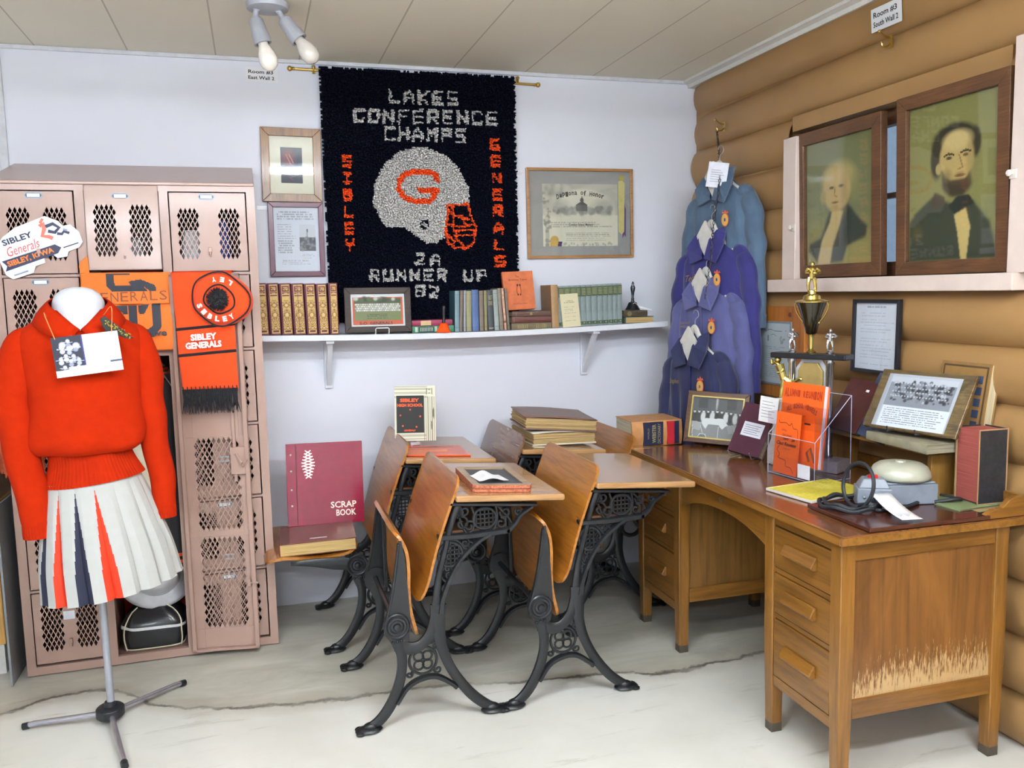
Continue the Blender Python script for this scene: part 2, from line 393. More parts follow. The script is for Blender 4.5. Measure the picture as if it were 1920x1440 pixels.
# ================================================================= the setting
H = 2.497
XL, YB = -5.4, -6.9          # left wall and the wall behind the camera
def floor_mat():
    m, t, b = newmat('painted_concrete'); setp(b, .42, 0, .5)
    v = coords(t); L = t.links
    sp = t.nodes.new('ShaderNodeSeparateXYZ'); L.new(v, sp.inputs[0])
    mr = t.nodes.new('ShaderNodeMapRange'); mr.inputs[1].default_value = -3.4; mr.inputs[2].default_value = -.2; L.new(sp.outputs['X'], mr.inputs[0])
    fc = t.nodes.new('ShaderNodeFloatCurve'); cv = fc.mapping.curves[0]
    pts = [(-3.4, -.80), (-3.17, -.744), (-2.91, -.65), (-2.65, -.85), (-2.44, -.955), (-2.23, -1.0), (-2.0, -1.03), (-1.73, -1.04), (-1.5, -1.077),
           (-1.3, -1.136), (-1.04, -1.157), (-.85, -1.225), (-.62, -1.224), (-.37, -1.2), (-.2, -1.19)]
    q = [((x+3.4)/3.2, y+1.6) for x, y in pts]
    cv.points[0].location = q[0]; cv.points[-1].location = q[-1]
    for p in q[1:-1]: cv.points.new(*p)
    fc.mapping.update(); L.new(mr.outputs[0], fc.inputs['Value'])
    def math_(op, a, b_=None):
        n = t.nodes.new('ShaderNodeMath'); n.operation = op
        for i, x in enumerate((a, b_)):
            if x is None: continue
            if isinstance(x, (int, float)): n.inputs[i].default_value = x
            else: L.new(x, n.inputs[i])
        return n.outputs[0]
    wob = noise(t, v, 9, 5, .65); wob2 = noise(t, v, 2.2, 4, .6)
    y = math_('ADD', sp.outputs['Y'], 1.6)
    d = math_('SUBTRACT', y, fc.outputs[0])
    d = math_('ADD', d, math_('MULTIPLY', math_('SUBTRACT', wob.outputs['Fac'], .5), .10))
    ad = math_('ABSOLUTE', d)
    line = ramp(t, [(0, (1, 1, 1, 1)), (.006, (1, 1, 1, 1)), (.016, (0, 0, 0, 1))]); L.new(ad, line.inputs[0])
    halo = ramp(t, [(0, (1, 1, 1, 1)), (.09, (0, 0, 0, 1))]); L.new(ad, halo.inputs[0])
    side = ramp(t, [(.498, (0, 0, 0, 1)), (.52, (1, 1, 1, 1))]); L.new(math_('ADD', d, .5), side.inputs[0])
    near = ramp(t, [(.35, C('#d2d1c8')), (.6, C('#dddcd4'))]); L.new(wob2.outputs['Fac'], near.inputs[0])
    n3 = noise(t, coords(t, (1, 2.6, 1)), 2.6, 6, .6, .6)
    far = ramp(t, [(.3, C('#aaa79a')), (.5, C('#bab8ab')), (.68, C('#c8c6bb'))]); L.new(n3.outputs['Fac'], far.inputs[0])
    def mix(f, a, b_):
        n = t.nodes.new('ShaderNodeMix'); n.data_type = 'RGBA'
        L.new(f, n.inputs[0]) if not isinstance(f, float) else None
        for i, x in ((6, a), (7, b_)):
            if isinstance(x, tuple): n.inputs[i].default_value = x
            else: L.new(x, n.inputs[i])
        return n.outputs[2]
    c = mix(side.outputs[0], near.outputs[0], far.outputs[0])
    # long smears
    n4 = noise(t, coords(t, (2.2, 14, 1)), 1.0, 5, .7, .4); sm = ramp(t, [(.60, (0, 0, 0, 1)), (.74, (.5, .5, .5, 1))]); L.new(n4.outputs['Fac'], sm.inputs[0])
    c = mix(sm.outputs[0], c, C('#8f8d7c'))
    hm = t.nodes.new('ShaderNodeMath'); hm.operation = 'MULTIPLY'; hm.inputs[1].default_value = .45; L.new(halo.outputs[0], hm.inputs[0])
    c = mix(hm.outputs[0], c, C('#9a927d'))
    lm = t.nodes.new('ShaderNodeMath'); lm.operation = 'MULTIPLY'; L.new(line.outputs[0], lm.inputs[0])
    br = ramp(t, [(.35, (.35, .35, .35, 1)), (.55, (.95, .95, .95, 1))]); L.new(n4.outputs['Fac'], br.inputs[0]); L.new(br.outputs[0], lm.inputs[1])
    c = mix(lm.outputs[0], c, C('#5d5850'))
    L.new(c, b.inputs['Base Color'])
    bb = noise(t, v, 40, 4); bump(t, b, bb.outputs['Fac'], .12, .002); return m
def ceiling_mat():
    m, t, b = newmat('ceiling_panels'); setp(b, .7, 0, .3); L = t.links
    v = coords(t); sp = t.nodes.new('ShaderNodeSeparateXYZ'); L.new(v, sp.inputs[0])
    f = t.nodes.new('ShaderNodeMath'); f.operation = 'ADD'; f.inputs[1].default_value = 10.43; L.new(sp.outputs['X'], f.inputs[0])
    g = t.nodes.new('ShaderNodeMath'); g.operation = 'MODULO'; g.inputs[1].default_value = .352; L.new(f.outputs[0], g.inputs[0])
    r = ramp(t, [(0, (1, 1, 1, 1)), (.004, (1, 1, 1, 1)), (.007, (0, 0, 0, 1))]); L.new(g.outputs[0], r.inputs[0])
    n = noise(t, v, 1.1, 2); base = ramp(t, [(.35, C('#dfdaca')), (.65, C('#e5e0d0'))]); L.new(n.outputs['Fac'], base.inputs[0])
    mx = t.nodes.new('ShaderNodeMix'); mx.data_type = 'RGBA'; mu = t.nodes.new('ShaderNodeMath'); mu.operation = 'MULTIPLY'; mu.inputs[1].default_value = .55
    L.new(r.outputs[0], mu.inputs[0]); L.new(mu.outputs[0], mx.inputs[0]); L.new(base.outputs[0], mx.inputs[6]); mx.inputs[7].default_value = C('#857866')
    L.new(mx.outputs[2], b.inputs['Base Color']); bump(t, b, mu.outputs[0], -.3, .003); return m
WHITE = M('white_wall_paint', '#dcdfe8', .6, var=.015, vs=2, bs=.05, bscale=60)
LOG = M('tan_log_paint', '#9c784c', .45, var=.06, vs=3, bs=.12, bscale=14, spec=.4)
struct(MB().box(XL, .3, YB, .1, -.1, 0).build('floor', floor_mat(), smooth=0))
struct(MB().box(XL-.1, .3, YB-.1, .2, H, H+.1).build('ceiling', ceiling_mat(), smooth=0))
struct(MB().box(XL-.1, .3, 0, .1, 0, H).build('wall_back', WHITE, smooth=0))
struct(MB().box(XL-.1, XL, YB, 0, 0, H).build('wall_left', WHITE, smooth=0))
struct(MB().box(XL-.1, .3, YB-.1, YB, 0, H).build('wall_front', WHITE, smooth=0))
# half-log wall on the right
b = MB(); rl = random.Random(3)
def logx(t_): return .004-.046*(max(0, math.sin(PI*t_))**.55)
k = 0
for zi in range(14):
    z0 = .165+.18*(zi-1); z1 = z0+.18
    z0 = max(z0, 0); z1 = min(z1, H)
    spans = [(0, YB)] if not (1.42 < z0 < 2.0) else [(0, -.868), (-1.952, YB)]
    ph = rl.random()*6
    for (a, c_) in spans:
        def fn(u, v, a=a, c_=c_, z0=z0, z1=z1, ph=ph):
            y = a+(c_-a)*u; x = logx(v)-.004*math.sin(y*1.7+ph)
            if y > -.03: x += .03*(1-(-y/.03))**2*(1 if 0 < v < 1 else 0)
            return (x, y, z0+(z1-z0)*v+.004*math.sin(y*2.3+ph)*(1 if 0 < v < 1 else .6))
        b.grid(fn, 60, 9, 0)
b.box(-.028, .1, -1.952, -.868, 2.088, 2.15); b.box(-.02, .1, -1.952, -.868, 1.425, 1.47)
b.box(.004, .1, -.868, .1, 0, H); b.box(.004, .1, YB, -1.952, 0, H); b.box(.004, .1, -1.952, -.868, 0, 1.44); b.box(.004, .1, -1.952, -.868, 2.1, H)
struct(b.build('wall_right', LOG, smooth=50))
TRIMW = M('white_trim_paint', '#cfcdc6', .45, var=.03)
b = MB(); b.prism([(-.075, H), (-.075, H-.012), (-.05, H-.02), (-.045, H-.036), (.01, H-.036), (.01, H)], YB, 0, 'xz')
struct(b.build('trim_1', TRIMW, smooth=0))
struct(MB().box(XL, -.06, -.012, 0, H-.018, H).build('trim_2', M('trim_wall', '#c9cbd0', .5), smooth=0, bevel=.003))
struct(MB().box(-3.195, -3.163, -.012, 0, 0, H-.018).build('trim_3', M('trim_wall', '#c9cbd0', .5), smooth=0, bevel=.003))

# window in the log wall with painted casing
PINK = M('pinkish_casing_paint', '#d3c2b8', .5, var=.04, vs=12, bs=.1, bscale=30)
win = bpy.data.objects.new('window_1', None); COL.objects.link(win); struct(win); win.location = (0, -1.41, 1.47)
WM = T(0, 1.41, -1.47)
def wb(name, mat, *boxes, bevel=.003):
    m = MB(WM)
    for q in boxes: m.box(*q)
    return m.build(name, mat, win, smooth=0, bevel=bevel)
YLA = atX(1467, 400, -.062).y; YLB = atX(1491, 400, -.062).y; YRA = atX(1893, 350, -.062).y
wb('casing', PINK, (-.062, .0, YLB, YLA, 1.474, 2.06)); wb('casing', PINK, (-.062, .0, -2.09, YRA, 1.474, 2.16))
wb('sill', PINK, (-.085, .09, -2.035, -.782, 1.422, 1.475))
DK = wood('dark_window_wood', '#7a5231', '#4c2f1b', 'y', 20, .5, 0)
wb('window_frame', DK, (.05, .09, -1.95, -.87, 1.475, 1.53), (.05, .09, -1.95, -.87, 2.03, 2.09), (.055, .085, -1.95, -.87, 1.765, 1.785), (.05, .09, -1.95, -1.90, 1.475, 2.09), (.05, .09, -.92, -.87, 1.475, 2.09), (.0, .09, -1.952, -1.945, 1.475, 2.09), (.0, .09, -.875, -.868, 1.475, 2.09))
m_ = MB(WM); m_.box(.068, .072, -1.90, -.92, 1.53, 2.03); m_.build('glass_pane', glassmat('window_glass', (.9, .95, 1), .8), win, smooth=0)
struct(MB().box(1.6, 1.65, -5.5, 2.5, -.5, 4).build('wall_outside', M('outside_siding', '#a9b6c0', .6), smooth=0))
for y, z in ((YLB+.008, 1.688), (YRA-.012, 1.765)):
    q = MB(T(0, y, z)).box(-.066, -.061, -.012, .012, -.014, .014); q.lathe([(.004, 0), (.004, .012), (.009, .013), (.010, .018), (.006, .022)], 12, 0, T(-.064, 0, .002) @ RY(-90))
    l = q.build('turn_button', M('white_latch', '#ddd5cb', .35), smooth=40, bevel=.001)
    tag(l, 'small painted turn button latch on the '+('casing beside the pale-haired portrait' if y > -1 else 'casing beside the bearded portrait'), 'latch')

# ceiling fixtures that light the room (above and behind the camera)
for i, (lx, ly, pw) in enumerate(LAMPS):
    f = thing('fluorescent_fixture', 'white ceiling fixture with a long lit tube '+['over the school desks', 'behind the mannequin side', 'behind the camera on the log wall side', 'at the back of the room'][i], 'ceiling light', T(lx, ly, H))
    q = MB(); q.box(-.62, .62, -.018, .018, -.13, -.095); q.box(-.60, -.56, -.015, .015, -.095, 0); q.box(.56, .60, -.015, .015, -.095, 0); q.box(-.62, -.60, -.07, .07, -.18, -.095); q.box(.60, .62, -.07, .07, -.18, -.095); q.build('housing', M('fixture_enamel', '#e6e6e2', .4), f, smooth=0, bevel=.003)
    tm_ = tube_mat(pw)
    for s_ in (-1, 1): q = MB(); q.tube([(-.60, s_*.046, -.150), (.60, s_*.046, -.150)], .016, 12); q.build('tube', tm_, f)

# spot fixture on the ceiling, left of the rug
lf = thing('ceiling_spotlight', 'grey twin-socket ceiling lamp holding two unlit white bulbs', 'ceiling lamp', T(-2.128, -.76, H))
GR = M('grey_lamp_plastic', '#a3a6ad', .4, var=.03)
q = MB(); q.lathe([(.068, 0), (.075, -.01), (.072, -.028), (.04, -.036), (.0, -.037)], 32); q.build('canopy', GR, lf)
for pos, tip, ball in (((-.038, -.01, -.03), (-.012, -.02, -.19), 0), ((.035, -.01, -.03), (.125, -.03, -.165), 1)):
    a = Vector(pos); e = Vector(tip); kn = a.lerp(e, .2)+Vector((-.012 if not ball else .0, 0, -.005))
    d = (e-kn).normalized(); Z_ = d.to_track_quat('Z', 'Y').to_matrix().to_4x4()
    X_ = Matrix.Translation(kn) @ Z_
    q = MB(); q.tube([a, kn], .010, 10); q.sph(a, .014); q.sph(kn, .013)
    q.build('arm', GR, lf)
    q = MB(X_); q.lathe([(.0, 0), (.02, .0), (.026, .008), (.028, .05), (.031, .06), (.031, .088), (.024, .088), (.022, .06), (0, .06)], 24); s = q.build('socket', GR, lf)
    q = MB(X_); q.lathe([(.017, .07), (.018, .095), (.03, .125), (.033, .148), (.028, .168), (.014, .181), (0, .184)], 24)
    q.build('bulb', M('bulb_frost' if not ball else 'bulb_clear', '#e9e4da' if not ball else '#d2cdc4', .18, coat=.6), lf)
# ================================================================= things on the white wall
GLASS = glassmat('picture_glass', (.98, .99, .99), .8, .03)
def frame(name, label, cat, w, h, fw, fd, mat, mtx, canvas=None, mat_w=0, mat_col='#e6e2d4', back='#d8d4c8', pane=True, group=None, lip=None, prof=0, stand=None):
    """picture frame, centred on origin, facing -Y, back at y=0"""
    o = thing(name, label, cat, mtx, group)
    b = MB()
    W, Hh = w/2, h/2
    # four mitred rails with a sloped profile
    def rail(a, b_, c_, d_):     # a,b outer corners; c,d inner corners
        v = []
        for p, dd in ((a, 0), (b_, 0), (b_, -fd), (a, -fd), (c_, 0), (d_, 0), (d_, -fd*(1-prof)), (c_, -fd*(1-prof))): v.append((p[0], dd, p[1]))
        b.add(v, [(0, 1, 2, 3), (3, 2, 6, 7), (7, 6, 5, 4), (0, 3, 7, 4), (1, 5, 6, 2), (0, 4, 5, 1)])
    O = [(-W, -Hh), (W, -Hh), (W, Hh), (-W, Hh)]; I = [(-W+fw, -Hh+fw), (W-fw, -Hh+fw), (W-fw, Hh-fw), (-W+fw, Hh-fw)]
    for i in range(4): rail(O[i], O[(i+1) % 4], I[i], I[(i+1) % 4])
    b.build('frame', mat, o, smooth=0, bevel=min(.002, fw*.1))
    if lip:
        b = MB(); q = fw-.002
        O = [(-W+q, -Hh+q), (W-q, -Hh+q), (W-q, Hh-q), (-W+q, Hh-q)]; f2 = .006; fd_, prof_ = fd, prof
        I = [(-W+q+f2, -Hh+q+f2), (W-q-f2, -Hh+q+f2), (W-q-f2, Hh-q-f2), (-W+q+f2, Hh-q-f2)]
        for i in range(4): rail(O[i], O[(i+1) % 4], I[i], I[(i+1) % 4])
        b.build('gilt_lip', lip, o, smooth=0)
    iw, ih = w-2*fw, h-2*fw
    b = MB(); b.box(-iw/2-.002, iw/2+.002, -fd*.35, -.001, -ih/2-.002, ih/2+.002)
    b.build('mat_board', M('board_'+mat_col.strip('#'), mat_col, .8, var=.02), o, smooth=0)
    if canvas: canvas.build('print', iw-2*mat_w, ih-2*mat_w, o, T(0, -fd*.35-.0012, 0))
    if pane: MB().box(-iw/2, iw/2, -fd*.62-.0005, -fd*.62, -ih/2, ih/2).build('glass', GLASS, o, smooth=0)
    return o
OAKF = wood('oak_frame', '#9a6f3c', '#6e4a24', 'z', 24, .35, .3)
MAROONF = M('maroon_frame', '#5c2338', .35, coat=.3)
DARKF = wood('dark_walnut_frame', '#43342a', '#281e18', 'x', 20, .6, 0)

# left-hand picture with cream mat
c = Canvas(46, 66, '#34415a'); c.noise(.15, 2)
c.ell(.35, .3, .3, .22, '#8d4450', .7, .5); c.line([(.25, .2), (.45, .45)], .05, '#e08a86', .8); c.line([(.4, .2), (.58, .42)], .04, '#e8a9a2', .8)
c.line([(.35, .85), (.7, .8), (.85, .62)], .02, '#d8c3c6', .8); c.line([(.3, .8), (.55, .9)], .03, '#c2414a', .9); c.rect(0, .62, 1, 1, '#222838', .5)
frame('framed_picture', 'brown wooden frame with wide cream mat around a small dark picture', 'picture', .262, .325, .036, .022, OAKF, T(-2.035, -.001, 2.035) @ RY(.8), c, .048, '#e9e4d0')
c = Canvas(66, 84, '#d5d9e4'); c.lines(.08, .05, .92, .2, 4, '#6a6d78', .6); c.lines(.08, .25, .5, .72, 13, '#6a6d78', .6); c.rect(.56, .44, .93, .68, '#4a4d52'); c.rect(.56, .26, .93, .46, '#c9ccd4'); c.blobs(30, .57, .46, .92, .66, .03, ['#2a2c30', '#8a8d92'], .7)
c.ell(.74, .36, .02, .03, '#44464c'); c.line([(.74, .37), (.74, .46)], .02, '#55575c'); c.lines(.6, .72, .9, .8, 3, '#8a8d96', .5); c.lines(.15, .82, .85, .9, 3, '#7a7d86', .5)
frame('framed_newsprint', 'maroon frame holding a typed page with a small photograph', 'picture', .243, .332, .023, .018, MAROONF, T(-2.028, -.001, 1.706) @ RY(.4), c, 0, '#d5d9e4')
# little white bracket beside it
tag(MB().box(-2.195, -2.15, -.004, 0, 1.838, 1.856).build('bracket', M('bracket_white', '#e9e9ee', .3), bevel=.001), 'small white metal bracket on the wall beside the maroon frame', 'bracket')

# wall signs
def sign(l1, l2, label, mtx, w=.135, h=.062):
    o = thing('room_sign', label, 'sign', mtx)
    MB().box(-w/2, w/2, -.002, 0, -h/2, h/2).build('card', M('sign_card', '#e2e4e6', .4, var=.01), o, smooth=0)
    b = MB(); b.text(l1, w*.78, h*.27, 0, T(-.004, -.002, h*.19), bold=.02); b.text(l2, w*.82, h*.24, 0, T(-.002, -.002, -h*.2), bold=.02)
    b.build('lettering', M('sign_ink', '#1b1b20', .6), o, smooth=0)
sign('Room #3', 'East Wall 2', 'white card reading Room #3 East Wall 2, under the ceiling spotlight', T(-2.143, -.001, 2.424) @ RY(1))
sign('Room #3', 'South Wall 2', 'white card reading Room #3 South Wall 2, on the log wall', T(-.045, -1.432, 2.388) @ RZ(-90) @ RX(4), .15, .08)

# diploma
c = Canvas(120, 92, '#d9d3bd')
c.rect(0, 0, 1, .5, '#b9b6a6'); c.ell(.52, .42, .45, .33, '#d6d0ba', 1, .08); c.ell(.2, .37, .14, .12, '#9c9a8e', .7, .5); c.ell(.82, .36, .14, .12, '#a5a396', .7, .5)
c.blobs(70, .15, .38, .9, .47, .03, ['#8c8b80', '#77766d', '#a8a699'], .7, .4); c.rect(.44, .33, .59, .43, '#6e6d66'); c.poly([(.43, .34), (.52, .27), (.6, .34)], '#5d5c56'); c.ell(.52, .26, .025, .04, '#66655e'); c.rect(.515, .2, .525, .26, '#55544e')
c.rect(.03, .5, .08, 1, '#b5b2a2'); c.blobs(40, .02, .1, .1, .98, .02, ['#8c8a7e', '#c9c5b2'], .8); c.blobs(40, .05, .95, .95, .99, .012, ['#a8a595'], .8); c.blobs(25, .05, .02, .35, .14, .04, ['#8d8b80', '#c9c6b6'], .6, .5)
c.lines(.1, .6, .95, .7, 3, '#77746a', .5); c.lines(.3, .77, .95, .92, 5, '#77746a', .5)
c.ell(.15, .9, .055, .07, '#c29b3c'); c.poly([(.1, .9), (.2, .92), (.19, 1), (.09, 1)], '#c79f45'); c.poly([(.2, .92), (.25, .93), (.24, .995), (.19, .995)], '#4a3466')
dm = T(-.647, -.001, 1.828) @ RY(-.2)
d = frame('framed_diploma', 'light oak frame holding a diploma on grey mat with ribbons', 'picture', .565, .44, .014, .02, wood('light_oak', '#b98a57', '#96683a', 'x', 20, .35, .3), dm, None, 0, '#9b9b98', pane=True)
c.build('certificate', .40, .305, d, T(0, -.0085, -.008))
q = MB()
for i, ch in enumerate('Diploma of Honor'):
    if ch != ' ':
        u = (i-7.5)/7.5; q.text(ch, .014, .024 if ch in 'DHlfp' else .018, 0, T(u*.12, -.0095, .100-.018*u*u) @ RY(9*u), bold=.03)
q.text('Conduct School Matters', .13, .012, 0, T(.0, -.0095, -.055), bold=.02)
q.build('lettering', M('diploma_ink', '#35342f', .7), d, smooth=0)
q = MB(); q.prism([(.205, .16), (.225, .165), (.24, .15), (.235, -.09), (.222, -.105), (.205, -.09)], -.0105, -.009, 'xz', 0); q.lathe([(.0, 0), (.014, 0), (.014, .002), (0, .002)], 20, 1, T(.222, -.0095, .175) @ RX(90))
q.build('ribbon', [M('yellow_ribbon', '#cfc27a', .5), M('gilt_seal', '#b3a23c', .4)], d, smooth=0)
q = MB(); q.prism([(.226, .15), (.234, .15), (.232, .08), (.246, .02), (.244, -.12), (.236, -.105), (.226, -.125), (.228, 0), (.224, .1)], -.0095, -.0088, 'xz'); q.build('ribbon', M('purple_ribbon', '#63387f', .5), d, smooth=0)

# ---- latch-hook rug on a brass rod
LET = {'L': ['0,0 0,1 1,1'], 'A': ['0,1 0,.35 .5,0 1,.35 1,1', '0,.6 1,.6'], 'K': ['0,0 0,1', '1,0 .1,.5 1,1'], 'E': ['1,0 0,0 0,1 1,1', '0,.5 .85,.5'], 'S': ['1,0 0,0 0,.45 1,.55 1,1 0,1'],
       'C': ['1,.15 1,0 0,0 0,1 1,1 1,.85'], 'O': ['0,0 1,0 1,1 0,1 0,0'], 'N': ['0,1 0,0 1,1 1,0'], 'F': ['1,0 0,0 0,1', '0,.5 .8,.5'], 'R': ['0,1 0,0 1,0 1,.5 0,.5', '.4,.5 1,1'],
       'H': ['0,0 0,1', '1,0 1,1', '0,.5 1,.5'], 'M': ['0,1 0,0 .5,.45 1,0 1,1'], 'P': ['0,1 0,0 1,0 1,.5 0,.5'], '2': ['0,0 1,0 1,.4 0,.9 0,1 1,1'], '8': ['0,0 1,0 1,1 0,1 0,0', '0,.5 1,.5'],
       'U': ['0,0 0,1 1,1 1,0'], 'I': ['.1,0 .9,0', '.5,0 .5,1', '.1,1 .9,1'], 'B': ['0,0 .9,0 .9,1 0,1 0,0', '0,.5 .9,.5'], 'Y': ['0,0 0,.45 1,.45 1,0', '.5,.5 .5,1'], 'G': ['1,0 0,0 0,1 1,1 1,.62 .7,.62']}
RW, RH = .898, 1.135; RX0, RZ1 = -1.889, 2.462; RY0 = -.03
NX, NZ = 108, 136
def rpx(px, py):
    p = atY(px, py, RY0); return (p.x-RX0)/RW, (RZ1-p.z)/RH
rug = Canvas(NX, NZ, '#000000')
def word(txt, p0, p1, lh, lw, th, col):
    """letters between two pixel anchors (centres of first and last letter)"""
    n = len(txt)
    for i, ch in enumerate(txt):
        if ch == ' ': continue
        t_ = i/(n-1) if n > 1 else 0; cx = p0[0]+(p1[0]-p0[0])*t_; cy = p0[1]+(p1[1]-p0[1])*t_
        for st in LET[ch]:
            pts = [tuple(float(k) for k in s.split(',')) for s in st.split()]
            rug.line([rpx(cx+(a-.5)*lw, cy+(b_-.5)*lh) for a, b_ in pts], th, col)
GRY, ORG, NAV = '#aaaaaa', '#ff0000', '#000000'
word('LAKES', (739, 180), (848, 184), 22, 16, .0145, GRY)
word('CONFERENCE', (673, 216), (922, 221), 22, 16, .0145, GRY)
word('CHAMPS', (730, 250), (863, 254), 22, 15, .0145, GRY)
word('2A', (787, 485), (816, 486), 19, 14, .014, GRY); word('RUNNER UP', (702, 515), (903, 515), 19, 14, .014, GRY); word('82', (787, 545), (813, 546), 19, 14, .014, GRY)
for tx, x0, y0, x1, y1 in (('SIBLEY', 650, 301, 656, 458), ('GENERALS', 928, 270, 937, 489)):
    n = len(tx)
    for i, ch in enumerate(tx): word(ch, (x0+(x1-x0)*i/(n-1), y0+(y1-y0)*i/(n-1)), (0, 0), 17, 14, .015, ORG)
hel = [(775, 276), (800, 277), (835, 290), (860, 315), (877, 350), (881, 380), (845, 382), (838, 392), (835, 430), (832, 445), (815, 457), (800, 456), (783, 443), (757, 425), (745, 424), (725, 424), (712, 410), (707, 395), (700, 385), (700, 350), (710, 325), (722, 305), (745, 284)]
rug.poly([rpx(*p) for p in hel], GRY)
rug.line([rpx(*p) for p in [(820, 337), (818, 328), (805, 321), (780, 320), (760, 326), (748, 340), (748, 355), (760, 370), (780, 377), (806, 377), (820, 355), (787, 355)]], .027, ORG)
rug.ell(*rpx(796, 420), .026, .026*RW/RH, '#000000', 1, .05); rug.ell(*rpx(796, 421), .012, .012*RW/RH, GRY, 1, .05)
for pl in ([(838, 384), (877, 382), (885, 410), (892, 425), (888, 455), (872, 465), (855, 464), (838, 452), (836, 430), (840, 400), (838, 384)], [(848, 385), (850, 420), (855, 445), (870, 462)],
           [(840, 392), (850, 402), (878, 410)], [(838, 420), (860, 424), (890, 420)], [(850, 432), (890, 430)], [(852, 441), (886, 440)], [(866, 405), (872, 420)], [(838, 440), (850, 452)]):
    rug.line([rpx(*p) for p in pl], .0125, ORG)
ro = thing('wall_rug', 'navy shaggy latch-hook rug with white football helmet and Lakes Conference Champs lettering', 'rug', T(RX0+RW/2, -.005, RZ1-RH/2))
q = MB(T(-RX0-RW/2, 0, -RZ1+RH/2)); rr = random.Random(5); cw, ch_ = RW/NX, RH/NZ
for j in range(-1, NZ+1):
    for i in range(-1, NX+1):
        edge = i < 0 or j < 0 or i >= NX or j >= NZ
        if edge and rr.random() < .25: continue
        col = rug.a[min(max(j, 0), NZ-1), min(max(i, 0), NX-1)]; mi = 0 if col[0] < .1 else (2 if col[1] < .1 else 1)
        cx = RX0+(i+.5)*cw; cz = RZ1-(j+.5)*ch_; s_ = cw*.80
        tx = cx+rr.uniform(-1, 1)*cw*.5; tz = cz-ch_*rr.uniform(.0, .9); ty = -.03-rr.random()*.009
        a_ = rr.random()*.8
        v = [(cx+s_*math.cos(a_+k_*PI/2), -.016, cz+s_*math.sin(a_+k_*PI/2)) for k_ in range(4)]+[(tx+s_*.55*math.cos(a_+k_*PI/2+.4), ty, tz+s_*.55*math.sin(a_+k_*PI/2+.4)) for k_ in range(4)]
        q.add(v, [(0, 1, 5, 4), (1, 2, 6, 5), (2, 3, 7, 6), (3, 0, 4, 7), (4, 5, 6, 7)], mi)
q.build('pile', [M('rug_navy', '#0b0e1d', 1, spec=.1), M('rug_white', '#cbc8c4', .95, var=.14, vs=60), M('rug_orange', '#f7520f', .95, var=.1)], ro, smooth=0)
MB(T(-RX0-RW/2, 0, -RZ1+RH/2)).box(RX0, RX0+RW, -.017, -.010, RZ1-RH, RZ1).build('backing', M('rug_backing', '#141722', .9), ro, smooth=0)
BRASS = M('brass', '#c2a35a', .28, 1, var=.03)
rod = thing('curtain_rod', 'thin brass rod with ball ends that carries the navy rug', 'rod', T(-1.44, -.0085, 2.452))
q = MB(); q.tube([(-.575, -.0, .005), (.575, -.0, -.012)], .006, 10); q.build('pole', BRASS, rod)
for s_ in (-1, 1): q = MB(); q.sph((s_*.582, 0, .005 if s_ < 0 else -.012), (.012, .012, .012)); q.sph((s_*.566, 0, .005 if s_ < 0 else -.012), .008); q.build('finial', BRASS, rod)
for s_ in (-1, 1):
    q = MB(); x_ = s_*.478; q.box(x_-.008, x_+.008, .003, .008, -.012, .022); q.tube([(x_, .006, 0), (x_, 0, -.012), (x_, -.012, 0), (x_, -.012, .016)], .003, 6); q.sph((x_, -.008, .014), .008); q.build('bracket', BRASS, rod)

# ---- shelf with two brackets
SX0, SX1, SD = -2.205, -.262, .20
def zs(x): t_ = (x-SX0)/(SX1-SX0); return 1.285-.018*math.sin(PI*min(max(t_, 0), 1))   # its top sags a little
def ys(x): return -SD
SHW = M('shelf_white', '#d9dce2', .4, var=.02)
so = thing('wall_shelf', 'long white shelf on the wall, sagging slightly, on triangular brackets', 'shelf', T(-1.23, 0, 1.27))
q = MB(T(1.23, 0, -1.27)); q.grid(lambda u, v: (SX0+(SX1-SX0)*v, *[(0, 0), (-SD, 0), (-SD, -.026), (0, -.026)][int(round(u*4)) % 4][:1], zs(SX0+(SX1-SX0)*v)+[(0, 0), (-SD, 0), (-SD, -.026), (0, -.026)][int(round(u*4)) % 4][1]), 4, 24, 0, True)
nb = len(q.v); q.f += [(3, 2, 1, 0), (nb-4, nb-3, nb-2, nb-1)]; q.m += [0, 0]
q.build('board', SHW, so, smooth=0, bevel=.002)
for x_ in (-1.915, -.64):
    q = MB(T(1.23, 0, -1.27)); zt = zs(x_)-.027
    q.box(x_-.018, x_+.018, -.014, -.001, 1.02, zt); q.box(x_-.018, x_+.018, -.185, -.001, zt-.013, zt)
    q.prism([(-.175, zt-.012), (-.012, 1.03), (-.001, 1.03), (-.001, 1.06), (-.15, zt-.012)], x_-.012, x_+.012, 'yz')
    q.build('bracket', SHW, so, smooth=0, bevel=.002)
# ================================================================= things on the wall shelf
CYC = Matrix(((0, 0, 1, 0), (1, 0, 0, 0), (0, 1, 0, 0), (0, 0, 0, 1)))   # book stands up, spine towards -Y
CYI = CYC.inverted()
def stand(x, y, z, lean=0, tw=0): return T(x, y, z) @ RZ(tw) @ RY(lean) @ CYC
def spine_print(canvas, w, h, zc, off=.0025):
    def d(o): canvas.build('spine_print', w, h, o, CYI @ T(w/2, -off, zc) @ T(0, 0, 0))
    return d
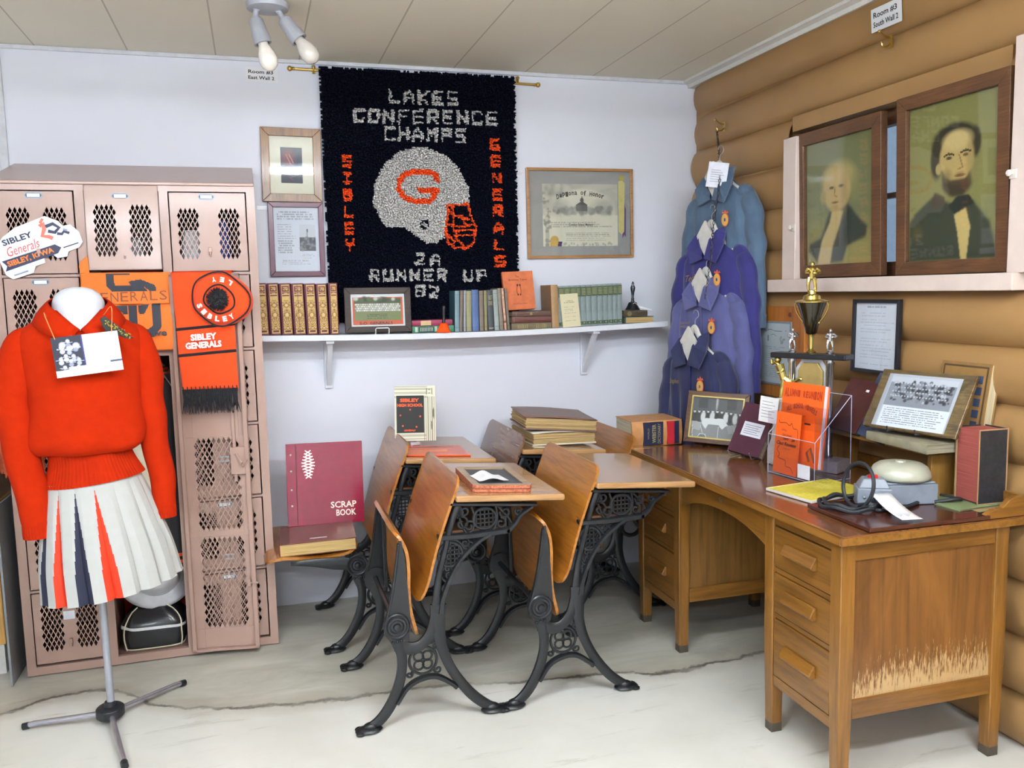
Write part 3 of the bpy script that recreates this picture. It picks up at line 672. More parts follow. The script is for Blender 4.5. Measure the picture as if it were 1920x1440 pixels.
# seven maroon volumes with gilt spines
cv = Canvas(14, 76, '#bfa060'); rg = np.random.RandomState(4)
pt = rg.rand(76, 7); pt = np.concatenate([pt, pt[:, ::-1]], 1); mk = (pt > .62).astype(float); mk[:24] = 0; mk[70:] = 0; cv._m(mk, '#6d4326', .75)
cv.ell(.5, .42, .4, .05, '#6d4326', .6, .1); cv.ell(.5, .42, .2, .025, '#cdb070'); cv.ell(.5, .62, .4, .07, '#6d4326', .5, .1); cv.ell(.5, .62, .22, .04, '#cdb070')
cv.rect(.1, .03, .9, .14, '#70323a'); cv.rect(.2, .05, .8, .12, '#bfa060'); cv.lines(.25, .06, .75, .12, 3, '#4d2226', .9); cv.rect(.1, .16, .9, .19, '#5c262f'); cv.rect(.3, .165, .7, .185, '#bfa060'); cv.rect(.05, .21, .95, .235, '#70323a'); cv.rect(.15, .94, .85, .97, '#5c262f')
cv.noise(.1)
edges = [484, 506, 528.5, 551, 575, 597, 618.5, 637]
ordn = ['beside the lockers', 'second from the lockers', 'third from the lockers', 'fourth from the lockers', 'third from the team photo', 'second from the team photo', 'beside the framed team photo']
for i in range(7):
    x0 = atY(edges[i]+1, 630, -.19).x; x1 = atY(edges[i+1]-.5, 630, -.19).x; h_ = .224 if i < 6 else .228
    t_ = x1-x0
    o = book('book', 'thick maroon volume with ornate gilt spine, '+ordn[i], .15, h_, t_, '#5c1e30', '#c9b98f', stand(x0, -.188, zs(x0)+.001, -1 if i < 6 else 0), group='maroon gilt-spined volumes')
    cv.build('spine_gilding', t_-.013, h_-.012, o, CYI @ T(t_/2+.002, -.0044, h_/2))
# framed team photo on an easel
c = Canvas(88, 60, '#dfe1e2'); c.rect(.03, .10, .97, .95, '#cf5a36'); c.rect(.07, .14, .93, .82, '#7d8462'); c.rect(.07, .14, .93, .3, '#4c5638'); c.blobs(14, .08, .13, .92, .22, .05, ['#35402a', '#c9cfc5', '#59654a'], .9, .4)
for rw in range(4): 
    for k_ in range(19): c.ell(.1+.8*(k_+.5*(rw % 2))/18.5, .32+.062*rw, .02, .03, ['#e6e4dc', '#d9d7cf', '#c3bfb4'][(k_+rw) % 3], .95, .2); c.ell(.1+.8*(k_+.5*(rw % 2))/18.5, .285+.062*rw, .009, .014, '#5d4a3c', .8)
c.rect(.07, .56, .93, .82, '#75803f', .55); c.lines(.3, .6, .8, .78, 3, '#3f4527', .6); c.noise(.06)
fx0 = atY(648, 628, -.15); fx1 = atY(772, 626, -.15); wd = fx1.x-fx0.x
ft = frame('team_photo_frame', 'dark brown frame with a football team photo reading S-O Generals', 'picture', wd, .203, .028, .018, DARKF, T((fx0.x+fx1.x)/2, -.138, zs(fx0.x)+.104) @ RY(.6) @ RX(-5), c, .0)
q = MB(); q.text('S-O  GENERALS', .15, .013, 0, T(-.01, -.0085, -.059), bold=.02); q.build('lettering', M('photo_ink', '#3a1d18', .7), ft, smooth=0)
q = MB(T((fx0.x+fx1.x)/2+.01, -.165, zs(-1.7)))
q.tube([(-.03, -.024, 0), (-.03, -.03, .024), (-.026, -.03, .028), (.026, -.03, .028), (.03, -.03, .024), (.03, -.024, 0)], .0022, 6); q.tube([(-.03, -.024, .0025), (-.03, .07, .0025), (0, .09, .12), (.03, .07, .0025), (.03, -.024, .0025)], .0022, 6)
tag(q.build('display_easel', M('white_wire', '#e8e8ea', .3)), 'white wire easel under the framed team photo on the shelf', 'easel')
# two lying books and the orange hand bell
def lie(x, y, z, tw=0): return T(x, y, z) @ RZ(tw)
def lab_band(x0, x1, zc, hh, col, lines=True):
    def d(o):
        q = MB(); q.box(x0, x1, -.0034, -.0026, zc-hh, zc+hh); q.build('spine_label', M('lab'+col.strip('#'), col, .6), o, smooth=0)
    return d
LIEC = Matrix(((0, 1, 0, 0), (1, 0, 0, 0), (0, 0, -1, 0), (0, 0, 0, 1)))  # lying, spine towards -Y (width along +y, length along +x)
def liesp(x, y, z, t, tw=0): return T(x, y, z) @ RZ(tw) @ T(0, 0, t) @ LIEC
xa = atY(773, 625, -.15).x; xb = atY(851, 622, -.15).x
o = book('book', 'green hardback lying at the bottom of the pair behind the orange bell', .12, xb-xa, .030, '#3e7a5c', '#d8d2bd', liesp(xa, -.155, zs(xa)+.001, .030))
q = MB(); q.box(-.0032, -.0045, .012, .024, .003, .027, 1); q.box(-.0032, -.0045, .03, .10, .003, .027, 0); q.box(-.0032, -.0045, .105, .115, .003, .027, 1)
for i in range(9): q.box(-.0045, -.0052, .036+.007*i, .039+.007*i, .006, .024, 1)
q.build('spine_label', [M('lab_dark', '#20302c', .6), M('lab_pale', '#a9c4b2', .6)], o, smooth=0)
o = book('book', 'crimson hardback with pale spine label lying on the green book', .12, xb-xa-.006, .026, '#8c2748', '#d8d2bd', liesp(xa, -.153, zs(xa)+.032, .026, .5))
q = MB(); q.box(-.0032, -.0045, .04, .088, .002, .024); q.build('spine_label', M('lab_tan', '#bda67c', .6), o, smooth=0)
bx = atY(832, 626, -.175)
o = thing('hand_bell', 'small orange hand bell with black handle on the shelf', 'bell', T(bx.x, -.175, zs(bx.x)+.001) @ RY(2))
q = MB(); q.lathe([(.034, 0), (.036, .002), (.034, .006), (.027, .014), (.022, .03), (.017, .04), (.008, .045), (0, .046)], 28); q.build('bell_body', M('orange_enamel', '#f0500c', .25, coat=.5), o)
q = MB(); q.lathe([(.007, .044), (.008, .052), (.0055, .06), (.007, .085), (.0085, .11), (.008, .12), (.004, .125), (0, .126)], 16); q.build('handle', M('black_handle', '#1c1d24', .35), o)

# mixed upright books (px at foot, thickness px, height px top, colour, label, lean)
mix = [(853, 862, 546, '#3d5f6b', '#6f8b93', 'slim slate-blue book with weathered spine beside the orange bell', 1.5, 0),
       (862, 868, 545, '#6f6257', None, 'thin brown cloth book between the slate-blue and the black ones', 2.5, 0),
       (869, 874, 545, '#2f343a', '#8b8f92', 'very thin black and silver book among the upright books', 2, 0),
       (875, 885, 546, '#8d8b66', None, 'olive-yellow cloth book left of the bright blue one', 1, 0),
       (886, 899, 544, '#4a6391', None, 'bright blue cloth book among the upright books', 0, 0),
       (900, 908, 546, '#76695b', None, 'grey-brown cloth book right of the bright blue one', 0, 0),
       (909, 915, 545, '#7c7752', None, 'slim olive book left of the charcoal one with gilt title', 0, 0),
       (916, 927, 545, '#3b4146', None, 'charcoal book with gilt title on its spine', -1, 1),
       (928, 937, 544, '#8b9690', None, 'pale grey-green book right of the charcoal one', -2, 0),
       (938, 945, 541, '#7d7365', None, 'taupe cloth book left of the tattered red-brown one', -3, 0),
       (946, 951, 541, '#7a4434', '#b58b74', 'tattered red-brown book with flaking spine', -3.5, 2),
       (952, 957, 541, '#6d6253', None, 'thin dun book leaning by the orange story book', -3.5, 0)]
for (p0, p1, top, col, sp_, lab, lean, dc) in mix:
    a = atY(p0, 624, -.17); b_ = atY(p1, 624, -.17); t_ = max(.009, b_.x-a.x-.001); hh = atY((p0+p1)/2, top, -.17).z-zs(a.x)
    o = book('book', lab, .11+.02*rnd.random(), hh, t_, col, '#c4b795', stand(a.x, -.17, zs(a.x)+.002, lean), spine=sp_, group='old books standing on the shelf')
    q = MB()
    if dc == 1: q.text('SELECT\nSTORIES', t_*.7, .045, 0, CYI @ T(t_/2, -.0035, hh*.75)); q.box(-.0032, -.004, hh*.05, hh*.07, .002, t_-.002)
    elif dc == 2:
        for k_ in range(6): zz_ = rnd.uniform(.1, .9)*hh; q.box(-.003, -.0045, zz_, zz_+rnd.uniform(.006, .02), .002, t_*.7)
    else:
        q.box(-.003, -.0042, hh*.9, hh*.905, .001, t_-.001); q.box(-.003, -.0042, hh*.84, hh*.842, .001, t_-.001); q.box(-.003, -.0042, hh*.1, hh*.105, .001, t_-.001)
    q.build('spine_tooling', M(['tool_dark', 'tool_gilt', 'tool_pale'][dc], ['#3b362d', '#b8ab7c', '#c9a993'][dc], .6), o, smooth=0)
# stack of three with the orange story book on it
st = [(.030, '#4c3f30', '#6b6148', 'mottled dark book with worn gilt bands, bottom of the stack of three'), (.030, '#5d332c', None, 'plain oxblood hardback, middle of the stack of three'), (.024, '#4a352d', '#5c443a', 'brown book with a round gilt device, topmost of the stack of three')]
z_ = zs(-1.1)+.001; xa = atY(959, 618, -.165).x; xb = atY(1038, 616, -.165).x
for i, (t_, cc, sp_, lab) in enumerate(st):
    o = book('book', lab, .13, xb-xa-.004*i, t_, cc, '#c4b795', liesp(xa+.002*i, -.165, z_, t_, [0, -.6, .8][i]), spine=sp_, group=None)
    q = MB()
    if i == 2: q.lathe([(0, 0), (.007, 0), (.007, .001), (0, .001)], 16, 0, T(-.0035, .095, .012) @ RY(-90)); q.box(-.003, -.0045, .02, .022, .004, .02); q.box(-.003, -.0045, .07, .13, .004, .006)
    elif i == 0:
        for k_ in range(12): q.box(-.003, -.0045, .03+.009*k_+(.04 if k_ > 5 else 0), .035+.009*k_+(.04 if k_ > 5 else 0), .005, .025)
    else: q.box(-.003, -.0042, .01, .012, .003, .027)
    q.build('spine_tooling', M('tool_old_gilt', '#8f8055', .6), o, smooth=0); z_ += t_+.001
zt = z_; a = atY(950, 578, -.13); b_ = atY(1007, 577, -.13)
o = book('book', 'orange story book standing on the stack, titled The Bobbsey Twins', b_.x-a.x, .185, .022, '#c96a3c', '#c9a87c', T(a.x-.004, -.105, zt+.002) @ RX(80) @ RZ(1.5), rough=.6, group=None)
q = MB(); X_ = RX(-90) @ T((b_.x-a.x)/2, -.0225, 0)
q.text('The', .02, .011, 0, X_ @ T(-.005, 0, .160)); q.text('Bobbsey Twins', .09, .012, 0, X_ @ T(-.002, 0, .143)); q.text('Laura Lee Hope', .07, .007, 0, X_ @ T(0, 0, .028))
q.tube([(-.006+(b_.x-a.x)/2, .115, .0225), (-.012+(b_.x-a.x)/2, .09, .0225), (-.008+(b_.x-a.x)/2, .07, .0225)], .0012, 4); q.tube([(.006+(b_.x-a.x)/2, .115, .0225), (.010+(b_.x-a.x)/2, .09, .0225), (.006+(b_.x-a.x)/2, .07, .0225)], .0012, 4)
for s_ in (-1, 1): q.sph(((b_.x-a.x)/2+s_*.006, .118, .0225), (.005, .006, .0006), 8, 4); q.sph(((b_.x-a.x)/2+s_*.006, .072, .0225), (.004, .005, .0006), 8, 4)
q.build('cover_print', M('story_ink', '#4a2a1c', .7), o, smooth=0)
# brown book standing half open
a = atY(1036, 616, -.175).x; b_ = atY(1049, 616, -.175).x
o = book('book', 'tall tan book with worn spine standing before the orange story book and grey-green set', .15, .205, b_-a, '#8c6a46', '#c4b795', stand(a-.002, -.178, zs(a)+.001, -1.5), spine='#a07f57')
q = MB(); q.box(0, .125, 0, .20, 0, .003, 0, T(0, 0, 0) @ RY(-78) @ T(0, 0, 0)) 
# twelve grey-green volumes
ge = [1048, 1059, 1070, 1081, 1090, 1100, 1110, 1121, 1131, 1141, 1150, 1158.5, 1167]
for i in range(12):
    a = atY(ge[i], 614, -.165).x; b_ = atY(ge[i+1], 614, -.165).x; t_ = b_-a-.0008; hh = .198
    w_ = ['beside the tan book', 'second from the tan book', 'third from the tan book, half behind the cream pamphlet', 'fourth from the tan book', 'fifth from the tan book', 'sixth from the tan book', 'seventh from the tan book', 'fifth from the end nearest the black bell', 'fourth from the end nearest the black bell', 'third from the end nearest the black bell', 'second from the end nearest the black bell', 'at the end nearest the black bell'][i]
    o = book('book', 'grey-green volume with dark title bands, '+w_, .13, hh, t_, '#7e8c8b', '#c4b795', stand(a, -.165, zs(a)+.001, -.6), group='set of grey-green volumes')
    q = MB(); q.box(-.003, -.0048, hh*.73, hh*.96, .001, t_-.001, 0); q.box(-.003, -.0048, hh*.04, hh*.12, .001, t_-.001, 0)
    for k_ in range(5): q.box(-.0048, -.0052, hh*(.77+.035*k_), hh*(.785+.035*k_), .004, t_-.004, 1)
    q.lathe([(0, 0), (.004, 0), (.004, .0008), (0, .0008)], 10, 1, T(-.0048, hh*.08, t_/2) @ RY(-90))
    q.build('spine_bands', [M('band_green', '#44573f', .6), M('band_gilt', '#93915f', .5)], o, smooth=0)
c = Canvas(26, 44, '#cfc7a4'); c.lines(.2, .2, .8, .28, 2, '#6d6648', .7); c.lines(.15, .38, .85, .9, 9, '#7a7357', .4, .3)
pm = atY(1072, 613, -.19)
o = thing('pamphlet', 'cream pamphlet leaning against the grey-green volumes', 'pamphlet', T(pm.x+.002, -.190, zs(pm.x)+.001) @ RY(-3) @ RX(-7) @ T(0, 0, .081))
MB().box(-.046, .046, 0, .003, -.08, .08).build('leaves', M('pamphlet_cream', '#cfc7a4', .7), o, smooth=0); c.build('cover_print', .092, .16, o, T(0, -.0005, 0))
# books lying at the end, black bell with a tag
xa = atY(1170, 608, -.16).x; xb = SX1-.002
def pg(o): pass
o = book('book', 'large lying book with cream page edge and dark green spine, under the bell', .155, .165, .032, '#4a5d57', '#c4a56e', T(xa+.002, -.175, zs(xa)+.001) @ RZ(2), group=None)
o = book('book', 'brown lying book with faded gilt ornament, on the cream-edged book', .12, .13, .029, '#4b4132', '#b59f74', liesp(xa-.004, -.165, zs(xa)+.034, .029, 1))
q = MB(); q.lathe([(0, 0), (.013, 0), (.013, .001), (0, .001)], 14, 0, T(-.0035, .03, .0145) @ RY(-90)); q.box(-.003, -.0045, .055, .125, .003, .005); q.box(-.003, -.0045, .055, .125, .024, .026); q.build('spine_tooling', M('tool_olive', '#766a45', .6), o, smooth=0)
bp = atY(1186, 565, -.13)
o = thing('hand_bell', 'black wooden-handled school bell standing on lying books at the shelf end', 'bell', T(bp.x, -.13, zs(bp.x)+.0645) @ RY(1))
q = MB(); q.lathe([(.036, 0), (.037, .003), (.03, .012), (.024, .026), (.020, .036), (.008, .041), (0, .042)], 28); q.build('bell_body', M('dark_bell_metal', '#3a3a3c', .35, .8), o)
q = MB(); q.lathe([(.009, .04), (.007, .05), (.008, .054), (.0055, .062), (.008, .085), (.0125, .105), (.012, .112), (.006, .125), (.007, .13), (.003, .138), (.0, .142)], 20); q.build('handle', M('ebonised_wood', '#20242a', .25, coat=.5), o)
o = thing('price_tag', 'white paper tag on a string tied to the black bell', 'tag', T(bp.x, -.145, zs(bp.x)+.06))
q = MB(); q.add([(.012, -.022, .026), (.014, -.024, .022), (.085, -.03, .004), (.083, -.0305, -.001), (.02, -.028, .014)], [(0, 1, 4, 3, 2)]); q.build('paper', M('paper_white', '#e6e6e6', .6), o, smooth=0, solid=.0006)
q = MB(); q.tube([(-.008, -.008, .035), (0, -.012, .04), (.008, -.008, .035), (.013, -.023, .024)], .0012, 5); q.build('string', M('string_white', '#d8d8d8', .8), o)
# ================================================================= locker bank
LX = [-3.143, -2.838, -2.543, -2.210]; LY = -.452; LT = 1.886
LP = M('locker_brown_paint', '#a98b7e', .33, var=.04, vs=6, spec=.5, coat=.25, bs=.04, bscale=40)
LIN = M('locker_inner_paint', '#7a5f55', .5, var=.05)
LN = Vector((-2.68, -.25, 0)); lk = thing('locker_bank', 'pinkish-brown metal locker bank with diamond mesh doors and a sloping top', 'locker', T(*LN))
def LB(): return MB(T(*-LN))
def tz(k): return 1.549-.302*(k-1)      # bottom edge of tier k (k=1 top)
q = LB(); t = .004
for i, x in enumerate(LX): q.box(x-t/2, x+t/2, LY+.012, -.004, .01, LT)
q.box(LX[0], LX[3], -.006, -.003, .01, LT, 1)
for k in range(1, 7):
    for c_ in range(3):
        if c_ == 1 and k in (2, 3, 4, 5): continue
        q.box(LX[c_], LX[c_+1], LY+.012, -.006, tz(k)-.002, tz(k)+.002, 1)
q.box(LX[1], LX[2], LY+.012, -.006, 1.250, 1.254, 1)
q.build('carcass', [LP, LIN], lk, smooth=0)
q = LB(); fr_ = .014      # face frame: stiles and rails
for i, x in enumerate(LX):
    a = x-(.004 if i == 0 else .016); b_ = x+(.004 if i == 3 else .016)
    if i == 0: b_ = x+.028
    if i == 3: a = x-.028
    q.box(a, b_, LY, LY+fr_, .005, LT)
q.box(LX[0]-.003, LX[3]+.003, LY+.0006, LY+fr_-.0006, LT-.022, LT-.0006); q.box(LX[0]-.003, LX[3]+.003, LY+.0006, LY+fr_-.0006, .0056, .038)
for k in (1, 2, 3, 4, 5):
    for c_ in range(3):
        if c_ == 1 and k > 1: continue
        q.box(LX[c_], LX[c_+1], LY+.001, LY+fr_, tz(k)-.007, tz(k)+.007)
q.box(LX[1], LX[2], LY+.001, LY+fr_, 1.232, 1.258)
q.build('face_frame', LP, lk, smooth=0)
q = LB(); 
v = [(LX[0]-.004, LY-.006, LT), (LX[3]+.004, LY-.006, LT), (LX[3]+.004, -.002, LT), (LX[0]-.004, -.002, LT), (LX[0]-.004, LY-.006, LT+.012), (LX[3]+.004, LY-.006, LT+.012), (LX[3]+.004, -.002, 2.022), (LX[0]-.004, -.002, 2.022)]
q.add(v, [(0, 3, 2, 1), (0, 1, 5, 4), (1, 2, 6, 5), (2, 3, 7, 6), (3, 0, 4, 7), (4, 5, 6, 7)]); q.build('sloping_top', LP, lk, smooth=0, bevel=.003)
# perforated sheet: panel with fields of diamond holes
def sheet(q, x0, x1, z0, z1, y, fields, a=.0083, b=.0172, sc=.80, mi=0, th=.0016):
    """fields: (xa, za, n, m): n x m big diamonds starting at xa, za"""
    xs = sorted({x0, x1, *[f[0] for f in fields], *[f[0]+2*a*f[2] for f in fields]}); zs_ = sorted({z0, z1, *[f[1] for f in fields], *[f[1]+2*b*f[3] for f in fields]})
    def inf(xm, zm): return any(f[0] < xm < f[0]+2*a*f[2] and f[1] < zm < f[1]+2*b*f[3] for f in fields)
    for i in range(len(xs)-1):
        for j in range(len(zs_)-1):
            if not inf((xs[i]+xs[i+1])/2, (zs_[j]+zs_[j+1])/2): q.box(xs[i], xs[i+1], y, y+th, zs_[j], zs_[j+1], mi)
    for fx, fz, n, m in fields:
        for j in range(2*m+1):
            for i in range(2*n+1):
                if (i+j) % 2 == 0: continue
                cx, cz = fx+i*a, fz+j*b
                ed = (i == 0) or (i == 2*n) or (j == 0) or (j == 2*m)
                if ed:
                    P = [(cx-a, cz), (cx, cz-b), (cx+a, cz), (cx, cz+b)]
                    if i == 0: P = [(cx, cz-b), (cx+a, cz), (cx, cz+b)]
                    if i == 2*n: P = [(cx, cz-b), (cx, cz+b), (cx-a, cz)]
                    if j == 0: P = [(cx-a, cz), (cx+a, cz), (cx, cz+b)]
                    if j == 2*m: P = [(cx-a, cz), (cx, cz-b), (cx+a, cz)]
                    q.prism(P, y, y+th, 'xz', mi)
                else:
                    O = [(cx-a, cz), (cx, cz-b), (cx+a, cz), (cx, cz+b)]; I = [(cx-a*sc, cz), (cx, cz-b*sc), (cx+a*sc, cz), (cx, cz+b*sc)]
                    vs = [(p[0], yy, p[1]) for yy in (y, y+th) for p in O+I]; f = []
                    for k_ in range(4):
                        l_ = (k_+1) % 4; f += [(k_, l_, 4+l_, 4+k_), (8+k_, 12+k_, 12+l_, 8+l_), (4+k_, 4+l_, 12+l_, 12+k_)]
                    q.add(vs, f, mi)
PLATE = M('nameplate_nickel', '#8f959d', .45, .5, var=.03); PCARD = M('nameplate_card', '#e4e8ea', .5)
def nameplate(par, x, z, y):
    q = LB(); q.prism([(x-.032, z), (x-.025, z+.012), (x+.025, z+.012), (x+.032, z), (x+.025, z-.012), (x-.025, z-.012)], y-.002, y, 'xz', 0); q.box(x-.021, x+.021, y-.0026, y-.0018, z-.0065, z+.0065, 1)
    for s_ in (-1, 1): q.prism([(x+s_*.022, z+.008), (x+s_*.028, z), (x+s_*.022, z-.008)], y-.0026, y-.0018, 'xz', 2)
    q.box(x-.021, x+.021, y-.0026, y-.0018, .0068+z, .0085+z, 2); q.box(x-.021, x+.021, y-.0026, y-.0018, -.0085+z, -.0068+z, 2)
    return q.build('nameplate', [PLATE, PCARD, M('plate_dark', '#4a5468', .5)], par, smooth=0)
def box_door(x0, x1, z0, z1, y=LY-.003, latch=True, bent=0, only=None):
    q = LB(); mid = (x0+x1)/2; fw_ = .0166*5; zf = z0+.045
    fl = [(x0+.026, zf, 5, 6), (x1-.026-fw_, zf, 5, 6)]
    if bent: q.M = q.M @ T(mid, 0, z1) @ RX(-bent) @ T(-mid, 0, -z1)
    sheet(q, x0, x1, z0, z1, y, fl)
    for a_ in ((x0, x0+.003), (x1-.003, x1)): q.box(*a_, y, y+.012, z0, z1)
    for a_ in ((z0, z0+.003), (z1-.003, z1)): q.box(x0, x1, y, y+.012, *a_)
    d = q.build('door', LP, lk, smooth=0, bevel=0)
    nameplate(d, mid-.004, z1-.018, y)
    if latch:
        q = LB(); q.box(mid-.006, mid+.006, y-.012, y, z0+.075, z0+.095); q.lathe([(.0045, 0), (.0045, .012), (0, .014)], 10, 0, T(mid, y-.011, z0+.078) @ RX(180)); q.box(mid-.004, mid+.004, y-.006, y, z0+.06, z0+.077); q.build('latch', M('latch_metal', '#a98c7e', .35, .3), d, smooth=40, bevel=.001)
    return d
for c_ in range(3):
    for k in range(1, 7):
        if c_ == 1 and k > 1: continue
        x0 = LX[c_]+(.03 if c_ == 0 else .018); x1 = LX[c_+1]-(.03 if c_ == 2 else .018)
        z1 = (LT-.024) if k == 1 else tz(k-1)-.006; z0 = (tz(k) if k < 6 else .042)+.005
        box_door(x0, x1, z0-(.012 if c_ == 1 else 0), z1, bent=3 if (c_ == 1) else 0)
# note card on the bottom door of the first column
# the tall door of the second column, swung wide open over the third
HX = LX[2]+.006; ang = -9.5; dw = .262
dm_ = T(HX, LY-.012, 0) @ RZ(ang)
q = LB(); q.M = q.M @ dm_
sheet(q, 0, dw, .035, 1.542, -.002, [(.048, .115, 9, 11), (.048, .52, 9, 11), (.048, 1.00, 9, 12)], a=.0098, b=.0174)
for a_ in ((0, .014), (dw-.016, dw)): q.box(*a_, -.02, 0, .025, 1.545)
for a_ in ((.025, .034), (1.536, 1.545)): q.box(0, dw, -.02, 0, *a_)
d = q.build('open_door', LP, lk, smooth=0, bevel=.0012)
q = LB(); q.M = q.M @ dm_; q.box(dw-.062, dw-.05, -.012, -.002, .72, 1.54); q.box(dw-.072, dw-.012, -.016, -.002, .75, .86)
q.tube([(dw-.05, -.02, .835), (dw-.028, -.034, .80), (dw-.028, -.03, .785), (dw-.005, -.036, .81)], .004, 6); q.box(dw-.035, dw+.01, -.026, -.016, .30, .306); q.box(dw-.035, dw-.02, -.026, -.016, .29, .316)
q.build('latch_bar', LP, d, smooth=30, bevel=.001)
q = LB(); q.M = q.M @ dm_
for zr in (.40, .80, 1.18): 
    for i in range(4):
        q.box(.145+.02*(i % 2), .162+.02*(i % 2), -.003, -.0015, zr+.0174*(i//2), zr+.006+.0174*(i//2))
q.build('vent_slot', M('slot_grey', '#8f959c', .4), d, smooth=0)
q = LB(); q.box(-3.005, -2.965, LY-.0045, LY-.0038, .218, .252); 
tag(q.build('note_card', M('paper_white2', '#dfe2ec', .6), None, smooth=0), 'small blank white card stuck on the bottom locker door', 'card').location = LN
# things seen through the mesh and inside the open locker
def blobthing(nm, lab, cat, bx_, col, rough=.6):
    x0, x1, y0, y1, z0, z1 = bx_; q = MB(); cx, cy = (x0+x1)/2, (y0+y1)/2
    q.grid(lambda u, v: (cx+(x1-x0)/2*(1-.25*v*v)*math.copysign(abs(math.cos(2*PI*u))**.5, math.cos(2*PI*u)), cy+(y1-y0)/2*(1-.25*v*v)*math.copysign(abs(math.sin(2*PI*u))**.5, math.sin(2*PI*u)), z0+(z1-z0)*v), 24, 6, 0, True)
    n_ = len(q.v); q.f += [tuple(range(23, -1, -1)), tuple(range(n_-24, n_))]; q.m += [0, 0]
    return tag(q.build(nm, M('in_'+col.strip('#'), col, rough), smooth=50), lab, cat)
blobthing('folded_cloth', 'red folded cloth inside the middle top locker', 'cloth', (-2.80, -2.58, -.40, -.15, 1.560, 1.605), '#b23c34')
blobthing('cap', 'grey cap shape behind the mesh of the middle top locker', 'cap', (-2.73, -2.63, -.38, -.2, 1.606, 1.69), '#9a9a9e')
blobthing('helmet', 'pale grey round helmet behind the mesh of the top locker nearest the rug', 'helmet', (-2.50, -2.40, -.43, -.2, 1.560, 1.72), '#b9b9bd')
blobthing('uniform', 'dark blue folded uniform behind the mesh of the top locker nearest the rug', 'clothes', (-2.39, -2.30, -.42, -.2, 1.560, 1.76), '#2d3470')
# white wide-brimmed drum major hat lying on its side
o = thing('hat', 'white hard-crowned hat with wide brim resting on the bag in the open locker', 'hat', T(-2.675, -.33, .315) @ RZ(8) @ RX(50) @ RY(4) @ Matrix.Scale(1.12, 4))
HATM = M('hat_white', '#c5c6ca', .35, coat=.3)
q = MB(); q.grid(lambda u, v: ((.128*(1-v)+.078*v)*1.0*math.cos(2*PI*u), (.128*(1-v)+.078*v)*.9*math.sin(2*PI*u), -.028*(1-v)**1.5), 40, 5, 0, True); q.build('brim', HATM, o, solid=.004)
q = MB(); q.lathe([(.08, -.004), (.078, .03), (.068, .07), (.045, .095), (.0, .105)], 32, 0); q.build('crown', HATM, o)
q = MB(); q.tube(spline([(.10, -.05, -.01), (.125, -.09, -.05), (.10, -.13, -.09), (.06, -.14, -.12)], 12), .013, 8, 0, .25); q.build('strap', M('black_strap', '#1b1b20', .7), o)
# black vinyl bag with white piping
o = thing('gym_bag', 'black vinyl gym bag with white band standing on the floor of the open locker', 'bag', T(-2.692, -.33, .042))
def bagf(u, v):
    a_ = 2*PI*u; r_ = math.sin(PI*min(1, v*.5+.5))**.6 if v > 0 else 1
    cx_ = math.copysign(abs(math.cos(a_))**.45, math.cos(a_))*.122; cy_ = math.copysign(abs(math.sin(a_))**.45, math.sin(a_))*.10
    k_ = (1-.06*abs(2*v-1)**3)*(1 if v < .55 else 1-.42*((v-.55)/.45)**1.6); w_ = .004*math.sin(a_*7+v*9)*v
    return (cx_*(k_ if v < .99 else k_*.9)+w_, cy_*k_+w_, .165*v)
q = MB(); q.grid(bagf, 48, 16, 0, True, mfn=lambda u, v: 0); n_ = len(q.v); q.f += [tuple(range(47, -1, -1)), tuple(range(n_-48, n_))]; q.m += [0, 0]
q.build('body', M('black_vinyl', '#17181c', .28, coat=.4, bs=.3, bscale=25), o)
q = MB(); q.grid(lambda u, v: (lambda p: (p[0]*1.02, p[1]*1.02, p[2]))(bagf(u, .52+.07*v+.05*math.sin(2*PI*u-1.2))), 48, 2, 0, True); q.build('white_band', M('white_vinyl', '#dcdcda', .4), o)
q = MB(); q.tube([bagf(.5+.5*i/30, .02) for i in range(31)], .003, 5); q.tube([(lambda p: (p[0]*1.03, p[1]*1.03, p[2]))(bagf(.62, i/10)) for i in range(11)], .003, 5); q.tube([(lambda p: (p[0]*1.03, p[1]*1.03, p[2]))(bagf(.88, i/10)) for i in range(11)], .003, 5); q.build('piping', M('cream_piping', '#d8d0b4', .5), o)
tag(MB().box(-2.825, -2.56, -.20, -.02, .042, .24).build('storage_box', M('red_box', '#c03a1c', .6), bevel=.004), 'orange-red box behind the black bag in the open locker', 'box')
# jackets hanging in the open locker
BLK = M('black_wool', '#17181b', .85, sheen=.3, bs=.3, bscale=120); CRM = M('cream_leather', '#e2dcc3', .5, bs=.15, bscale=40)
o = thing('letter_jacket', 'black letterman jacket with cream leather sleeve and striped cuffs hanging in the open locker', 'jacket', T(-2.68, -.28, 0))
q = MB()
def jb(u, v):
    a_ = 2*PI*u; z = 1.17-.80*v; w_ = .055+.065*min(1, v*5)**.6; d_ = .05+.045*min(1, v*4); f_ = 1+.05*math.sin(a_*6+v*4)
    return (w_*math.cos(a_)*f_+.015, d_*math.sin(a_)*f_, z)
q.grid(jb, 36, 20, 0, True); n_ = len(q.v); q.f += [tuple(range(36)), tuple(range(n_-1, n_-37, -1))]; q.m += [0, 0]; q.build('body', BLK, o, smooth=60)
q = MB(); q.tube(spline([(-.01, -.09, 1.03), (-.012, -.135, .93), (-.006, -.15, .75), (.0, -.15, .55), (-.01, -.14, .40)], 26), [.04, .058, .062, .058, .05, .04], 18, 0, .75); q.build('sleeve', CRM, o, smooth=60)
q = MB(); zc = .40
for i in range(7): q.tube([(-.01-.002*i, -.14, zc-.011*i), (-.012-.002*i, -.14, zc-.011*(i+1))], .036-.001*i, 18, i % 2, .75)
q.build('cuff', [BLK, M('orange_knit', '#e2521a', .85)], o)
q = MB()
